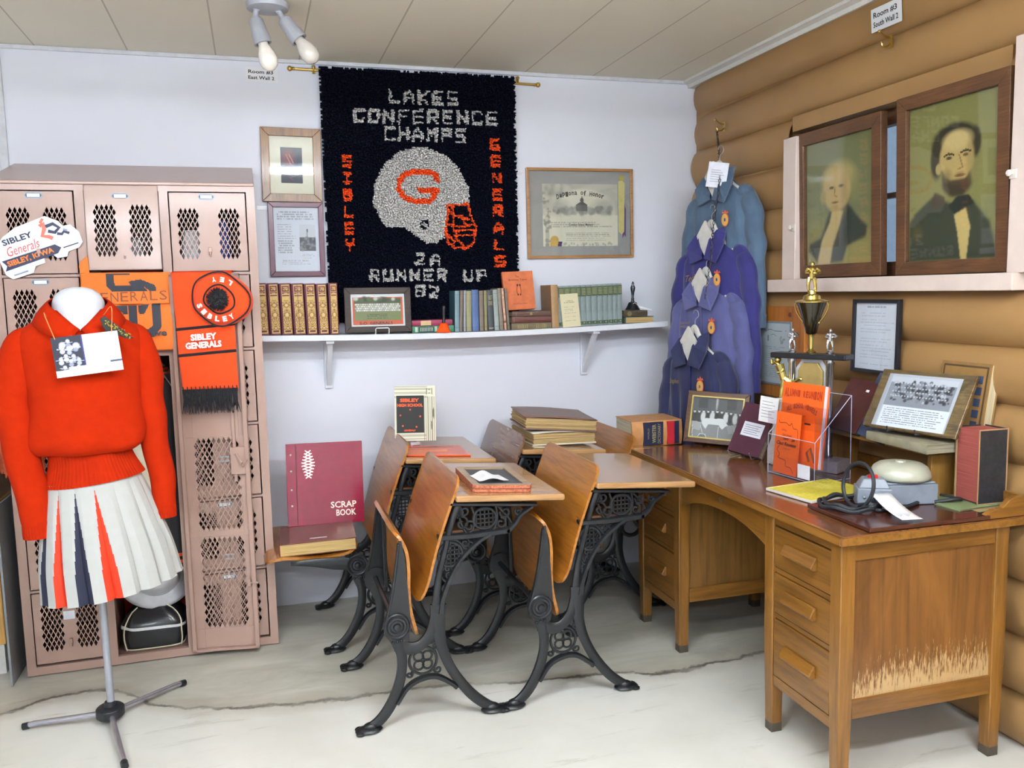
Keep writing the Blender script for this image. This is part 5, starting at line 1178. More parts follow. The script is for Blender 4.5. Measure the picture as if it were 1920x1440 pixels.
# dictionary on the corner desk
zt_ = .955*.783
o = book('dictionary', 'thick tan dictionary with navy and red spine bands lying on the corner school desk', .20, .245, .115, '#c28b55', '#d6cfb4', T(-.385, -.565, zt_-.012) @ RZ(-3) @ T(0, 0, .001), rough=.55)
for ch in list(o.children):
    ch.matrix_local = Matrix(((0, 1, 0, -.245), (1, 0, 0, 0), (0, 0, -1, .115), (0, 0, 0, 1)))
q = MB(T(-.245, 0, 0)); q.box(.055, .150, -.0115, -.0020, .006, .110, 0); q.box(.170, .205, -.0115, -.002, .006, .110, 1); q.box(.205, .228, -.0115, -.002, .006, .110, 0)
q.build('spine_bands', [M('dict_navy', '#1f2442', .5), M('dict_red', '#b3202c', .5)], o, smooth=0)
q = MB(T(-.245, 0, 0)); q.text('WEBSTER', .085, .018, 0, T(.105, -.0118, .058) @ RY(-90), bold=.02); q.text('DICTIONARY', .09, .014, 0, T(.130, -.0118, .058) @ RY(-90)); q.text('WORLD', .05, .008, 0, T(.078, -.0118, .058) @ RY(-90)); q.build('gilt_title', M('dict_gilt', '#a89a62', .4), o, smooth=0)
# ================================================================= teacher desk
OAK = wood('golden_oak', '#9c6c2c', '#704818', 'z', 8, .34, .35, 7)
OAKY = wood('golden_oak_rail', '#98682a', '#6e4717', 'y', 8, .34, .35, 7)
OAKX = wood('golden_oak_side', '#98682a', '#6c4517', 'x', 8, .34, .35, 7)
PANEL = wood('figured_panel', '#8f5f2e', '#66401a', 'z', 5, .4, .2, 3.2, wear=('#c9a877', .25, .44)); PANEL2 = wood('plain_panel', '#8a6230', '#66461a', 'z', 5, .4, .2, 3.2)
TOPW = wood('desk_top_varnish', '#84532d', '#5f3719', 'y', 6, .2, .7, 9)
DO = Vector((-.39, -1.405, 0)); DTH = math.degrees(-.0131)
dk = thing('teacher_desk', 'large golden oak double-pedestal desk along the log wall', 'desk', T(*DO) @ RZ(DTH))
def DB(): return MB(T(*-DO))
x0, x1 = -.688, -.100; ya, yb_, yc, yd = -2.083, -1.702, -1.108, -.725; lw = .048
def leg(x, y, foot=0):
    q = DB(); q.grid(lambda u, v: (x+[-1, 1, 1, -1][int(round(u*4)) % 4]*lw/2*(1-.22*max(0, .45-v)/.45), y+[-1, -1, 1, 1][int(round(u*4)) % 4]*lw/2*(1-.22*max(0, .45-v)/.45), .73*v), 4, 10, 0, True)
    q.f += [(3, 2, 1, 0)]; q.m += [0]
    l = q.build('leg', OAK, dk, smooth=0, bevel=.003)
    q = DB(); s_ = lw/2*.80; q.box(x-s_, x+s_, y-s_, y+s_, .0, .035); q.build('worn_foot', M('worn_foot', '#4a4238', .7), l, smooth=0, bevel=.002)
for y in (ya+lw/2, yb_-lw/2, yc+lw/2, yd-lw/2):
    for x in (x0+lw/2, x1-lw/2): leg(x, y)
for (p0, p1) in ((ya, yb_), (yc, yd)):
    for bx_ in ((x0+.004, x0+.022, p0+lw, p1-lw, .700, .728), (x0+.008, x0+.022, p0+lw, p1-lw, .545, .561), (x0+.008, x0+.022, p0+lw, p1-lw, .395, .411), (x0+.006, x0+.024, p0+lw, p1-lw, .165, .20)):
        q = DB(); q.box(*bx_); q.build('drawer_rail', OAKY, dk, smooth=0, bevel=.0015)
    for (z0, z1) in ((.564, .694), (.414, .542), (.203, .392)):
        q = DB(); q.box(x0+.004, x0+.024, p0+lw+.002, p1-lw-.002, z0, z1); d = q.build('drawer', OAKY, dk, smooth=0, bevel=.003)
        zc = (z0+z1)/2+.004; ym = (p0+p1)/2
        q = DB(); q.prism([(x0+.004, zc-.018), (x0-.010, zc-.018), (x0-.020, zc-.008), (x0-.004, zc+.022), (x0+.004, zc+.022)], ym-.078, ym+.078, 'xz'); q.build('handle', OAKY, d, smooth=0, bevel=.003)
    for s_, (ye, yi) in enumerate(((p0, p0+.02), (p1-.02, p1))):
        e_ = 0 if s_ == 0 else 1
        fy = (p0+.004, p0+.022) if s_ == 0 else (p1-.022, p1-.004)
        for zz_ in ((.675, .728), (.205, .262)): q = DB(); q.box(x0+lw, x1-lw, *fy, *zz_); q.build('side_rail', OAKX, dk, smooth=0, bevel=.002)
        py = (p0+.012, p0+.018) if s_ == 0 else (p1-.018, p1-.012)
        q = DB(); q.box(x0+lw-.002, x1-lw+.002, *py, .255, .68); q.build('side_panel', PANEL if p0 == ya and s_ == 0 else PANEL2, dk, smooth=0)
    q = DB(); q.box(x1-.02, x1-.008, p0+lw, p1-lw, .20, .728); q.box(x0+.03, x1-.02, p0+.02, p1-.02, .205, .215); q.build('back_panel', OAKY, dk, smooth=0)
q = DB(); 
def apr(v): return .60+.035*math.sin(PI*v)
q.grid(lambda u, v: ([x0+.012, x0+.030, x0+.030, x0+.012][int(round(u*4)) % 4], yb_+(yc-yb_)*v, (.66+.0*v-.055*abs(2*v-1)**2.2 if int(round(u*4)) % 4 < 2 else .728)), 4, 24, 0, True); q.f += [(3, 2, 1, 0), tuple(len(q.v)-4+i for i in range(4))]; q.m += [0, 0]
d = q.build('kneehole_drawer', OAKY, dk, smooth=0, bevel=.001)
q = DB(); q.lathe([(0, 0), (.009, 0), (.009, .003), (.004, .004), (0, .004)], 16, 0, T(x0+.012, (yb_+yc)/2, .698) @ RY(-90)); q.build('lock', M('lock_brass', '#7d755c', .4, .6), d)
q = DB(); q.box(x1-.13, x1-.11, yb_, yc, .30, .728); q.build('modesty_panel', OAKY, dk, smooth=0)
q = DB(); q.box(x1-.17, x1-.06, yb_, yc, .195, .222); q.build('stretcher', OAKY, dk, smooth=0, bevel=.003)
q = DB(); q.box(x0-.022, -.048, ya-.026, yd+.022, .730, .758); q.build('desk_top', TOPW, dk, smooth=0, bevel=.005, bseg=3)
q = DB(); q.box(x0-.0235, x0-.0215, ya-.022, yd+.018, .733, .754); q.box(x0-.018, -.05, ya-.0275, ya-.0255, .733, .754); q.box(x0-.022, x0-.012, ya-.026, yd+.022, .7575, .7592); q.build('top_edging', OAKY, dk, smooth=0)
q = DB(); q.prism([(-.225, .759), (-.05, .759), (-.05, .818), (-.105, .818), (-.125, .812), (-.150, .79), (-.165, .785), (-.185, .785), (-.212, .772)], ya-.022, ya-.003, 'xz')
q.box(-.066, -.05, ya-.003, yd+.018, .759, .815); q.build('gallery_rim', OAKX, dk, smooth=0, bevel=.002)

TOPZ = .760
# dark mounting board with the fire bell, switch box and cable
tag(MB(T(-.41, -1.955, 0) @ RZ(-2)).box(-.205, .205, -.15, .145, TOPZ, TOPZ+.012).build('mounting_board', M('dark_red_board', '#4a241a', .22, coat=.5, var=.12), smooth=0, bevel=.002), 'dark reddish-brown board lying on the near end of the desk under the grey bell', 'board')
BZ = TOPZ+.013; GB = M('bell_grey_paint', '#7f8894', .4, bs=.05, bscale=80)
o = thing('school_bell', 'grey electric school bell with pale round gong on a square box', 'bell', T(-.315, -1.865, BZ) @ RZ(-14))
q = MB(); q.box(-.085, .085, -.07, .07, 0, .062); q.box(-.08, .08, -.065, .065, .062, .068); q.build('box', GB, o, smooth=0, bevel=.004)
q = MB(T(0, 0, .07)); q.lathe([(.0, .0), (.080, .0), (.087, .004), (.089, .010), (.087, .022), (.080, .036), (.066, .046), (.04, .051), (.016, .051), (.014, .055), (0, .055)], 44); q.build('gong', M('gong_pale', '#b3b5a3', .3, .1, var=.08, vs=14), o, smooth=60)
o = thing('switch_box', 'small grey switch box with a red button beside the gong', 'switch', T(-.435, -1.885, BZ) @ RZ(-30))
q = MB(); q.box(-.05, .05, -.04, .04, 0, .058); q.build('box', GB, o, smooth=0, bevel=.004)
q = MB(); v = [(-.045, -.035, .058), (.045, -.035, .058), (.045, .035, .058), (-.045, .035, .058), (-.03, -.022, .085), (.03, -.022, .085), (.03, .022, .085), (-.03, .022, .085)]
q.add(v, [(3, 2, 1, 0), (4, 5, 6, 7), (0, 1, 5, 4), (1, 2, 6, 5), (2, 3, 7, 6), (3, 0, 4, 7)]); q.build('raised_cover', GB, o, smooth=0, bevel=.003)
q = MB(); q.lathe([(.016, .084), (.016, .089), (.013, .094), (0, .095)], 20); q.build('button', M('red_button', '#d3161c', .3, coat=.5), o)
for s_ in (-1, 1): q = MB(); q.sph((s_*.03, -.0405, .03), (.005, .003, .005), 8, 5); q.build('screw', M('screw_zinc', '#8b9094', .4, .6), o)
CAB = M('black_cable', '#24282d', .45)
cz = BZ+.006
def loop(cx, cy, r, z0, z1, a0, a1, n=30, e=1.): return [(cx+r*math.cos(a0+(a1-a0)*i/n), cy+r*e*math.sin(a0+(a1-a0)*i/n), z0+(z1-z0)*i/n+.004*math.sin(i)) for i in range(n+1)]
pth = [(-.30, -1.93, cz), (-.38, -1.965, cz), (-.47, -1.97, cz)]+loop(-.515, -1.875, .085, cz, cz+.006, -1.2, -7.6, 34)+loop(-.52, -1.88, .070, cz+.008, cz+.016, -7.6, -13.4, 34)
q = MB(); q.tube(spline(pth, 170), .0062, 8)
pz = [(-.50, -1.94, cz+.014), (-.55, -1.955, cz+.02)]
# standing loop leaning on the switch box
for i in range(33):
    a_ = -2.2+2*PI*i/32; pz.append((-.505+.012*math.sin(a_), -1.905-.066*math.cos(a_)*-1, cz+.066+.066*math.sin(a_)))
q.tube(spline(pz, 90), .0058, 8); q.tube(spline([(-.26, -1.95, cz), (-.2, -1.975, cz+.01), (-.165, -1.95, cz), (-.18, -1.89, cz)], 20), .0062, 8)
tag(q.build('electric_cable', CAB), 'black cable coiled loosely in front of the grey switch box', 'cable')
_a = atZ(1658, 940, .80); _b = atZ(1722, 990, .768); _d = _b-_a
TG = T(_a.x, _a.y, .775) @ RZ(math.degrees(math.atan2(_d.y, _d.x)))
o = thing('paper_tag', 'long white paper tag hanging from the grey bell over the desk edge', 'tag', TG)
q = MB(); q.grid(lambda u, v: (-.02+.17*u, (v-.5)*.062, .035*(1-u)**2+.010), 10, 3); q.build('paper', M('paper_white', '#e6e6e6', .6), o, solid=.0006)
q = MB(); 
for i in range(6): q.box(.03, .13-.01*(i % 3), -.024+.008*i, -.0225+.008*i, .0135, .0145)
q.build('print_lines', M('faint_ink', '#b9bcc6', .7), o, smooth=0)
# yellow booklets
o = thing('booklet', 'yellow and white booklet pair lying on the desk before the grey switch box', 'booklet', T(-.445, -1.645, TOPZ) @ RZ(8))
q = MB(); q.box(-.14, .14, -.105, .105, 0, .009); q.build('pages', pagemat('#e9e8e2'), o, smooth=0, bevel=.001)
c = Canvas(60, 44, '#d3c64a'); c.ell(.6, .45, .35, .45, '#a89a25', .8, .6); c.ell(.65, .4, .15, .2, '#cfc660', .7, .5); c.rect(.0, .0, 1, .05, '#e9e39a'); c.lines(.75, .1, .95, .3, 3, '#6d6a2a', .6); c.noise(.1, 2)
c.build('cover_print', .276, .206, o, T(0, 0, .0095) @ RX(-90))
# red-edged thick old book standing on a thin green one
o = book('book', 'thin sage green book lying under the tall red-edged one', .20, .15, .018, '#6f7f58', '#c0a878', T(-.255, -2.045, TOPZ) @ RZ(2), rough=.6)
o = thing('book', 'tall thick worn black book with marbled red page edges standing at the desk end', 'book', T(-.168, -2.018, TOPZ+.019) @ RZ(-3) @ RX(0))
q = MB(); q.box(0, .004, -.0, .082, 0, .225); q.box(.155, .159, 0, .082, 0, .225) if False else None
q = MB(); q.box(0, .100, -.0035, 0, 0, .228); q.box(0, .100, .085, .0885, 0, .228); q.box(.098, .103, -.0035, .0885, 0, .228)
q.build('cover', [M('old_black_cover', '#26262a', .6, bs=.5, bscale=60, var=.25, vs=60)], o, smooth=0, bevel=.0015)
q = MB(); 
for z_ in (0, .228): q.box(-.001, .103, -.0045, -.003, z_-.003, z_+.001)
q.box(-.002, .002, -.0045, -.003, 0, .228); q.box(-.002, .001, .084, .0895, 0, .228); q.box(.100, .104, -.0045, -.003, 0, .228); q.build('worn_edges', M('worn_tan', '#a8815c', .8), o, smooth=0)
MB().box(.003, .097, 0, .085, .004, .224).build('pages', pagemat('#a8534a'), o, smooth=0)

# small wooden hutch and its books
o = thing('desk_hutch', 'low honey-coloured wooden riser shelf standing at the back of the desk', 'shelf', T(-.12, -1.60, TOPZ))
HW = wood('pine_hutch', '#b88945', '#936a2f', 'y', 9, .4, .2)
MB().box(-.085, .065, -.255, .27, .143, .160).build('shelf_board', HW, o, smooth=0, bevel=.002)
for y in (-.245, .25): MB().box(-.065, .062, y-.009, y+.009, 0, .143).build('end_panel', wood('pine_end', '#b88945', '#8e652c', 'z', 9, .4, .2), o, smooth=0, bevel=.002)
HZ = TOPZ+.161
book('book', 'wide flat grey-beige book lying on the riser under the framed class photograph', .17, .29, .030, '#88826d', '#9a937c', T(-.262, -1.915, HZ) @ RZ(-3), rough=.8)
o = book('book', 'tall ornate upright book with cream page edges behind the framed class photograph', .20, .275, .038, '#8b6a3c', '#d8cba4', T(-.092, -1.745, TOPZ+.162) @ RZ(-90) @ RX(90-9) @ T(0, 0, -.038), rough=.6)
q = MB()
q.box(.010, .19, .01, .265, .0383, .0388, 0); q.box(.016, .184, .016, .259, .0388, .0392, 1)
for k_ in range(6): q.box(.15, .175, .03+.036*k_, .055+.036*k_, .0392, .0396, 2)
q.build('cover_print', [M('orn_dark', '#4c3a24', .6), M('orn_tan', '#94703f', .6), M('orn_blue', '#394a66', .6)], o, smooth=0)
o = book('book', 'maroon ribbed ledger leaning on the log wall above the riser', .16, .20, .022, '#4c2420', '#4f6a3c', T(-.205, -1.385, HZ+.002) @ RZ(-90) @ RX(62) @ RZ(-4) @ T(0, 0, 0), rough=.4)
MB().box(.108, .124, .158, .167, .0222, .0228).build('label_dot', M('paper_white2', '#dfe2ec', .6), o, smooth=0, bevel=.0005)
o = book('book', 'blue-grey clothbound book leaning between the maroon ledger and the class photograph', .17, .23, .02, '#39445e', '#7d8f5a', T(-.200, -1.50, HZ+.002) @ RZ(-90) @ RX(64) @ RZ(-8), rough=.55)
MB().prism([(.03, .06), (.09, .05), (.12, .1), (.10, .18), (.06, .16), (.05, .11)], .0202, .0206, 'xy').build('cover_patch', M('cover_patch', '#5a6149', .6), o, smooth=0)
# class photograph in a burl plaque, on a stand
c = Canvas(100, 76, '#b9bdc6'); c.rect(.06, .05, .96, .60, '#8b909b'); c.noise(.05); c.rect(.06, .05, .96, .16, '#c5c9d2')
c.blobs(120, .1, .12, .92, .50, .018, ['#2c2f38', '#454a55', '#b9bdc6', '#7d828d', '#20222a'], .95, .3); c.blobs(40, .12, .2, .9, .5, .02, ['#1d1f27', '#30333d'], .95, .3)
for rw in range(4):
    for k_ in range(18): c.ell(.13+.76*(k_+.5*(rw % 2))/18, .17+.08*rw, .012, .017, ['#c9ccd3', '#b4b8c0'][(k_+rw) % 2], .95, .2)
c.rect(.0, .0, .05, 1, '#a9adb6'); c.rect(.07, .60, .98, 1, '#dfe4ee'); c.lines(.1, .63, .95, .95, 8, '#3e4350', .75, .45, .15)
P0 = Vector((-.225, -1.785, HZ+.050))
pl = thing('photo_plaque', 'burl-wood plaque with a class photograph and typed caption propped on the grey book', 'plaque', T(*P0) @ RZ(-77) @ RX(-30) @ T(0, 0, .108))
q = MB(); q.box(-.168, .168, 0, .014, -.108, .108); q.build('board', wood('burl_board', '#8a7048', '#3c2d1b', 'x', 22, .12, .8, 2), pl, smooth=0, bevel=.003)
c.build('photo_card', .262, .192, pl, T(-.004, -.0012, -.004))
MB().box(-.165, .165, -.004, -.0034, -.105, .105).build('clear_cover', GLASS, pl, smooth=0)
tag(MB(T(*P0) @ RZ(-77)).tube([(-.05, -.03, .015), (-.05, -.03, -.002), (-.05, .09, -.002), (0, .12, .12), (.05, .09, -.002), (.05, -.03, -.002), (.05, -.03, .015)], .003, 6).build('display_easel', M('black_wire', '#1b1c20', .4)), 'black wire easel under the burl plaque on the riser', 'easel')
cb_ = thing('desk_bell', 'small silver call bell on the riser beside the maroon ledger', 'bell', T(-.165, -1.385, HZ))
q = MB(); q.lathe([(.036, 0), (.037, .004), (.034, .012), (.030, .016)], 28); q.build('base', M('bell_base', '#84868c', .3, .8), cb_)
q = MB(); q.lathe([(.034, .016), (.035, .022), (.031, .036), (.02, .046), (.006, .049), (.005, .056), (0, .057)], 28); q.build('dome', M('silver_dome', '#a9abb0', .25, .9), cb_)
tag(MB(T(-.17, -1.52, HZ)).box(-.02, .02, -.05, .05, 0, .001).build('paper_slip', M('paper_white2', '#dfe2ec', .6), smooth=0), 'small white slip lying on the riser by the silver bell', 'paper')

# framed banquet photograph
c = Canvas(90, 76, '#4a4c50'); c.rect(0, 0, 1, .35, '#5c5e62'); c.rect(.12, .05, .3, .27, '#47494d'); c.rect(.68, .05, .86, .27, '#47494d'); c.ell(.48, .1, .02, .2, '#c9cacc', .8, .5); c.rect(0, .66, 1, 1, '#8b8e90'); c.noise(.05)
for k_ in range(11):
    u = .06+.088*k_; v = .36+.03*abs(k_-5)/5-.02; c.ell(u, v+.13, .05, .12, ['#26282b', '#33363a', '#e0e1e0', '#2b2d31', '#dcdedd'][k_ % 5], .95, .2); c.ell(u, v, .022, .032, '#d9d9d6', 1, .2); c.ell(u, v-.026, .02, .014, '#35373a', 1, .2)
c.poly([(.28, .52), (.62, .5), (.74, .66), (.68, .68), (.62, .76), (.55, .66), (.35, .66), (.30, .78), (.2, .62)], '#e2e4e3'); c.poly([(0, .60), (.22, .62), (.2, .82), (.05, .8)], '#a9abab'); c.poly([(.7, .66), (.95, .6), (.98, .82), (.75, .84)], '#9c9ea0')
for (a_, b_) in ((.04, .06), (.2, .28), (.3, .3), (.55, .55), (.85, .9), (.93, .98)): c.line([(a_, .7), (b_, .98)], .010, '#d9dad9')
c.ell(.25, .99, .09, .1, '#6d6f72'); c.line([(.16, .99), (.2, .9), (.3, .9), (.34, .99)], .012, '#e2e2e2')
pf = frame('banquet_photo_frame', 'brown frame with gilt lip around a black-and-white banquet photograph on the desk', 'picture', .272, .228, .022, .018, wood('walnut_frame', '#6d4a30', '#4a2f1d', 'x', 20, .3, .4), T(-.335, -.778, TOPZ+.006) @ RZ(-46) @ RX(-15) @ T(0, 0, .114) @ RY(2), c, 0, lip=M('gilt_lip', '#b9a765', .3, .5))
tag(MB(T(-.339, -.784, TOPZ) @ RZ(-46)).tube([(-.04, -.03, .014), (-.04, -.036, .002), (-.04, .05, .002), (0, .09, .12), (.04, .05, .002), (.04, -.036, .002), (.04, -.03, .014)], .0024, 6).build('display_easel', M('black_wire', '#1b1c20', .4)), 'black wire easel under the banquet photograph', 'easel')
# maroon book on a clear stand
ms = T(-.372, -1.055, TOPZ+.018) @ RZ(-66) @ RX(-27) @ RY(6)
o = thing('book', 'maroon hardback with white caption label propped on a wire stand', 'book', ms)
q = MB(); q.box(-.075, .075, 0, .003, 0, .215); q.box(-.075, .075, .032, .035, 0, .215); q.box(-.077, -.074, 0, .035, 0, .215); q.build('cover', M('maroon_cloth', '#4c2334', .5, bs=.2), o, smooth=0, bevel=.0015)
MB().box(-.073, .070, .003, .032, .003, .212).build('pages', pagemat('#c9bf9c'), o, smooth=0)
q = MB(); q.box(-.045, .052, -.0008, 0, .075, .135); q.build('label_card', M('paper_white2', '#dfe2ec', .6), o, smooth=0)
q = MB()
for i in range(5): q.box(-.036, .040-.012*(i % 2), -.0014, -.0008, .085+.009*i, .0868+.009*i)
q.build('print_lines', M('grey_ink', '#6b6b70', .7), o, smooth=0)
tag(MB(T(-.372, -1.055, TOPZ) @ RZ(-66)).tube([(-.05, -.03, .03), (-.05, -.014, .003), (-.05, .07, .003), (0, .11, .10), (.05, .07, .003), (.05, -.014, .003), (.05, -.03, .03)], .0024, 6).build('display_easel', M('chrome_wire', '#c9ccd0', .2, .8)), 'chrome wire stand holding the maroon book', 'easel')
# acrylic holder with orange leaflets
AC = glassmat('clear_acrylic', (.93, .93, .97), 1.0, .03); ACE = M('acrylic_edge', '#b9bbd0', .15, coat=.6)
hm = T(-.318, -1.425, TOPZ) @ RZ(-83)
o = thing('leaflet_holder', 'clear acrylic stepped leaflet holder on the desk full of orange leaflets', 'holder', hm)
q = MB(); q.M = Matrix()
q.box(-.125, .115, -.095, -.092, 0, .145); q.box(-.125, -.122, -.095, .07, 0, .23); q.box(.112, .115, -.095, .07, 0, .23); q.box(-.125, .115, -.095, .07, 0, .003); q.box(-.125, .115, -.04, -.037, 0, .26); q.box(-.125, .115, .07, .073, 0, .30)
q.build('acrylic_sheets', AC, o, smooth=0)
q = MB(); 
for x in (-.1235, .1135):
    q.tube([(x, -.0935, 0), (x, -.0935, .145)], .0016, 4); q.tube([(x, -.0935, .145), (x, .07, .30)], .0016, 4); q.tube([(x, .0715, 0), (x, .0715, .30)], .0016, 4); q.tube([(x, -.094, .002), (x, .07, .002)], .0016, 4)
q.tube([(-.1235, -.0935, .145), (.1135, -.0935, .145)], .0014, 4); q.tube([(-.1235, -.0935, .002), (.1135, -.0935, .002)], .0016, 4); q.tube([(-.1235, .0715, .30), (.1135, .0715, .30)], .0014, 4)
q.build('polished_edges', ACE, o, smooth=0)
tag(MB(hm).box(.035, .095, -.0975, -.0965, .01, .06).build('price_card', M('paper_white2', '#dfe2ec', .6), smooth=0), 'small blank white card at the foot of the acrylic holder', 'card')
LO = M('leaflet_orange', '#f5641b', .55, var=.03)
o = thing('programme', 'tall orange school programme booklet standing behind in the acrylic holder', 'booklet', hm @ T(-.018, -.052, .042) @ RX(-6))
MB().box(-.105, .105, 0, .012, 0, .295).build('pages', M('booklet_white', '#dadbe2', .6), o, smooth=0, bevel=.001); MB().box(-.106, .103, -.0015, 0, 0, .296).build('front_cover', LO, o, smooth=0)
q = MB(); q.box(.103, .112, .012, .0135, 0, .292); q.build('back_cover', LO, o, smooth=0)
q = MB(T(0, -.002, 0)); tx = 'ALUMNI REUNION'
for i, ch in enumerate(tx):
    u = (i-6.5)/6.5
    if ch != ' ': q.text(ch, .0115, .036-.012*(1-u*u), 0, T(u*.088, 0, .262-.010*u*u*-0-.004), bold=.05)
for i, ch in enumerate('ALL SCHOOL WINNERS'):
    u = (i-8.5)/8.5
    if ch != ' ': q.text(ch, .0082, .020, 0, T(u*.072, 0, .215-.018*u*u) @ RY(12*u), bold=.05)
q.text('July 4, 1987', .05, .008, 0, T(0, 0, .178), shear=.3); q.box(.02, .05, -.0006, 0, .150, .156, 1); q.box(-.085, -.07, -.0006, 0, .160, .163, 1)
q.tube([(.06, -.0004, .02), (.045, -.0004, .05), (.06, -.0004, .07), (.085, -.0004, .02)], .006, 5, 2, .05)
q.build('print', [M('rust_print', '#b03a14', .6), M('black_print', '#241a16', .6), M('brown_print', '#8b4a2c', .6)], o, smooth=0)
o = thing('leaflet', 'narrow orange leaflet with handwritten title in front of the taller programme', 'leaflet', hm @ T(-.045, -.087, .006) @ RX(-4) @ RY(1))
MB().box(-.062, .062, 0, .004, 0, .225).build('pages', LO, o, smooth=0, bevel=.0008)
q = MB(T(0, -.001, 0)); q.tube(spline([(-.045, 0, .195), (-.04, 0, .185), (-.01, 0, .188), (.01, 0, .180), (.02, 0, .19), (.03, 0, .172), (.05, 0, .17), (.055, 0, .14)], 40), .0009, 4, 0, .3); q.tube(spline([(-.035, 0, .10), (-.045, 0, .085), (-.03, 0, .07), (-.035, 0, .055), (.0, 0, .05), (.005, 0, .03), (.03, 0, .028), (.045, 0, .01)], 40), .0009, 4, 0, .3)
q.text('Sibley', .03, .010, 1, T(-.015, 0, .160), shear=.3); q.text('High School', .05, .010, 1, T(0, 0, .143), shear=.3); q.text('1971 - 69', .06, .009, 0, T(.012, 0, .128), shear=.3, bold=.03); q.text('Class Reunion', .10, .014, 0, T(0, 0, .111), shear=.4, bold=.02); q.text('July 87', .04, .008, 1, T(.005, 0, .093), shear=.4)
q.build('print', [M('black_print', '#241a16', .6), M('brown_print', '#8b4a2c', .6)], o, smooth=0)

# trophy
GOLD = M('trophy_gold', '#cdb86c', .2, .95, var=.02); CHR = M('trophy_silver', '#c9c9cc', .18, .95); TB = M('trophy_black', '#15171c', .3, coat=.3); MAR = M('cream_marble', '#d8d0c0', .3, var=.08, vs=60)
def figure(q, s=1., run=False, ball=True):
    """small player figure standing on z=0, about .095*s tall, facing -Y"""
    def t(p, r): q.tube(spline([tuple(c_*s for c_ in k_) for k_ in p], 8), [c_*s for c_ in r], 8, 0)
    if not run:
        t([(-.010, 0, .0), (-.012, -.004, .022), (-.008, 0, .045)], [.004, .0055, .008]); t([(.012, .006, .0), (.010, .0, .022), (.006, 0, .045)], [.004, .0055, .008])
        q.sph((-.010*s, -.004*s, .003*s), (.004*s, .008*s, .003*s), 8, 5); q.sph((.012*s, .002*s, .003*s), (.004*s, .008*s, .003*s), 8, 5)
        t([(0, 0, .042), (0, 0, .055), (0, 0, .072), (0, 0, .078)], [.010, .009, .014, .008]); t([(-.012, 0, .074), (-.020, -.006, .062), (-.010, -.014, .060)], [.006, .005, .004]); t([(.012, 0, .074), (.022, -.004, .064), (.012, -.014, .058)], [.006, .005, .004])
        q.sph((0, -.001*s, .088*s), (.008*s, .009*s, .009*s), 10, 8)
        if ball: q.sph((.006*s, -.016*s, .060*s), (.008*s, .006*s, .006*s), 8, 6)
    else:
        t([(-.005, 0, .0), (-.002, 0, .022), (.004, 0, .045)], [.004, .005, .008]); t([(.004, 0, .045), (.022, 0, .034), (.040, 0, .046), (.046, 0, .044)], [.008, .006, .004, .003])
        t([(.002, 0, .042), (-.004, 0, .060), (-.010, 0, .076)], [.009, .009, .011]); t([(-.010, 0, .074), (-.020, 0, .082), (-.028, 0, .078), (-.030, 0, .088)], [.005, .004, .0035, .003]); t([(-.008, 0, .074), (-.0, -.004, .062), (-.012, -.006, .058)], [.005, .004, .0035])
        q.sph((-.014*s, 0, .088*s), (.008*s, .008*s, .009*s), 10, 8)
tm = T(-.24, -1.305, TOPZ) @ RZ(-64)
o = thing('trophy', 'tall gold football trophy with black cup, two side figures and column tier', 'trophy', tm)
MB().box(-.135, .135, -.05, .05, 0, .045).build('base', MAR, o, smooth=0, bevel=.004)
MB().box(-.15, .15, -.035, .035, .415, .436).build('tier_plate', TB, o, smooth=0, bevel=.004)
for x in (-.075, .075):
    q = MB(T(x, 0, 0)); q.lathe([(.016, .045), (.017, .06), (.014, .065), (.014, .395), (.017, .40), (.017, .415)], 20); q.build('column', CHR, o)
    q = MB(T(x, 0, .437)); q.lathe([(.014, 0), (.015, .004), (.008, .008), (.004, .010)], 16); q.sph((0, 0, .010), (.01, .008, .004), 10, 5); q.M = q.M @ T(0, 0, .010) @ RZ(40); figure(q, .85); q.build('player_figure', CHR, o)
MB().prism([(-.05, .26), (-.05, .37), (-.03, .40), (.03, .40), (.05, .37), (.05, .26)], -.006, .006, 'xz').build('engraved_plate', M('plate_gold_matte', '#b39a5f', .45, .4), o, smooth=0, bevel=.002)
MB().prism([(-.065, .24), (-.065, .375), (-.04, .412), (.04, .412), (.065, .375), (.065, .24)], .007, .012, 'xz').build('plate_surround', M('plate_white_', '#d4d6dc', .4), o, smooth=0, bevel=.002)
q = MB(T(0, 0, .437)); q.lathe([(.017, 0), (.018, .004), (.008, .012), (.010, .018), (.009, .055), (.012, .066), (.014, .070)], 24); q.build('stem', GOLD, o)
q = MB(T(0, 0, .505)); q.lathe([(.012, 0), (.020, .006), (.036, .07), (.052, .115), (.054, .122), (.050, .122)], 32); q.build('cup', M('trophy_cup_dark', '#2a2413', .18, .6, coat=.8), o)
q = MB(T(0, 0, .505)); q.lathe([(.052, .118), (.062, .121), (.062, .125), (.045, .130), (.034, .132), (.030, .145), (.015, .152), (.012, .165), (0, .168)], 32)
for s_ in (-1, 1): q.tube(spline([(s_*.06, 0, .122), (s_*.066, 0, .112), (s_*.062, 0, .09), (s_*.048, 0, .066), (s_*.030, 0, .045)], 14), .0032, 6); q.sph((s_*.030, 0, .045), .006)
q.build('cup_rim', GOLD, o)
q = MB(T(0, 0, .665)); q.M = q.M @ RZ(35); figure(q, 1.15); q.build('player_figure', GOLD, o)
o = thing('runner_trophy', 'small gold runner figure on a cream marble base with a paper tag', 'trophy', T(-.30, -1.21, TOPZ) @ RZ(-62))
q = MB(); q.prism([(-.045, 0), (.04, 0), (.04, .05), (.028, .26), (-.012, .26), (-.03, .10), (-.045, .06)], -.025, .025, 'xz'); q.build('marble_base', MAR, o, smooth=0, bevel=.003)
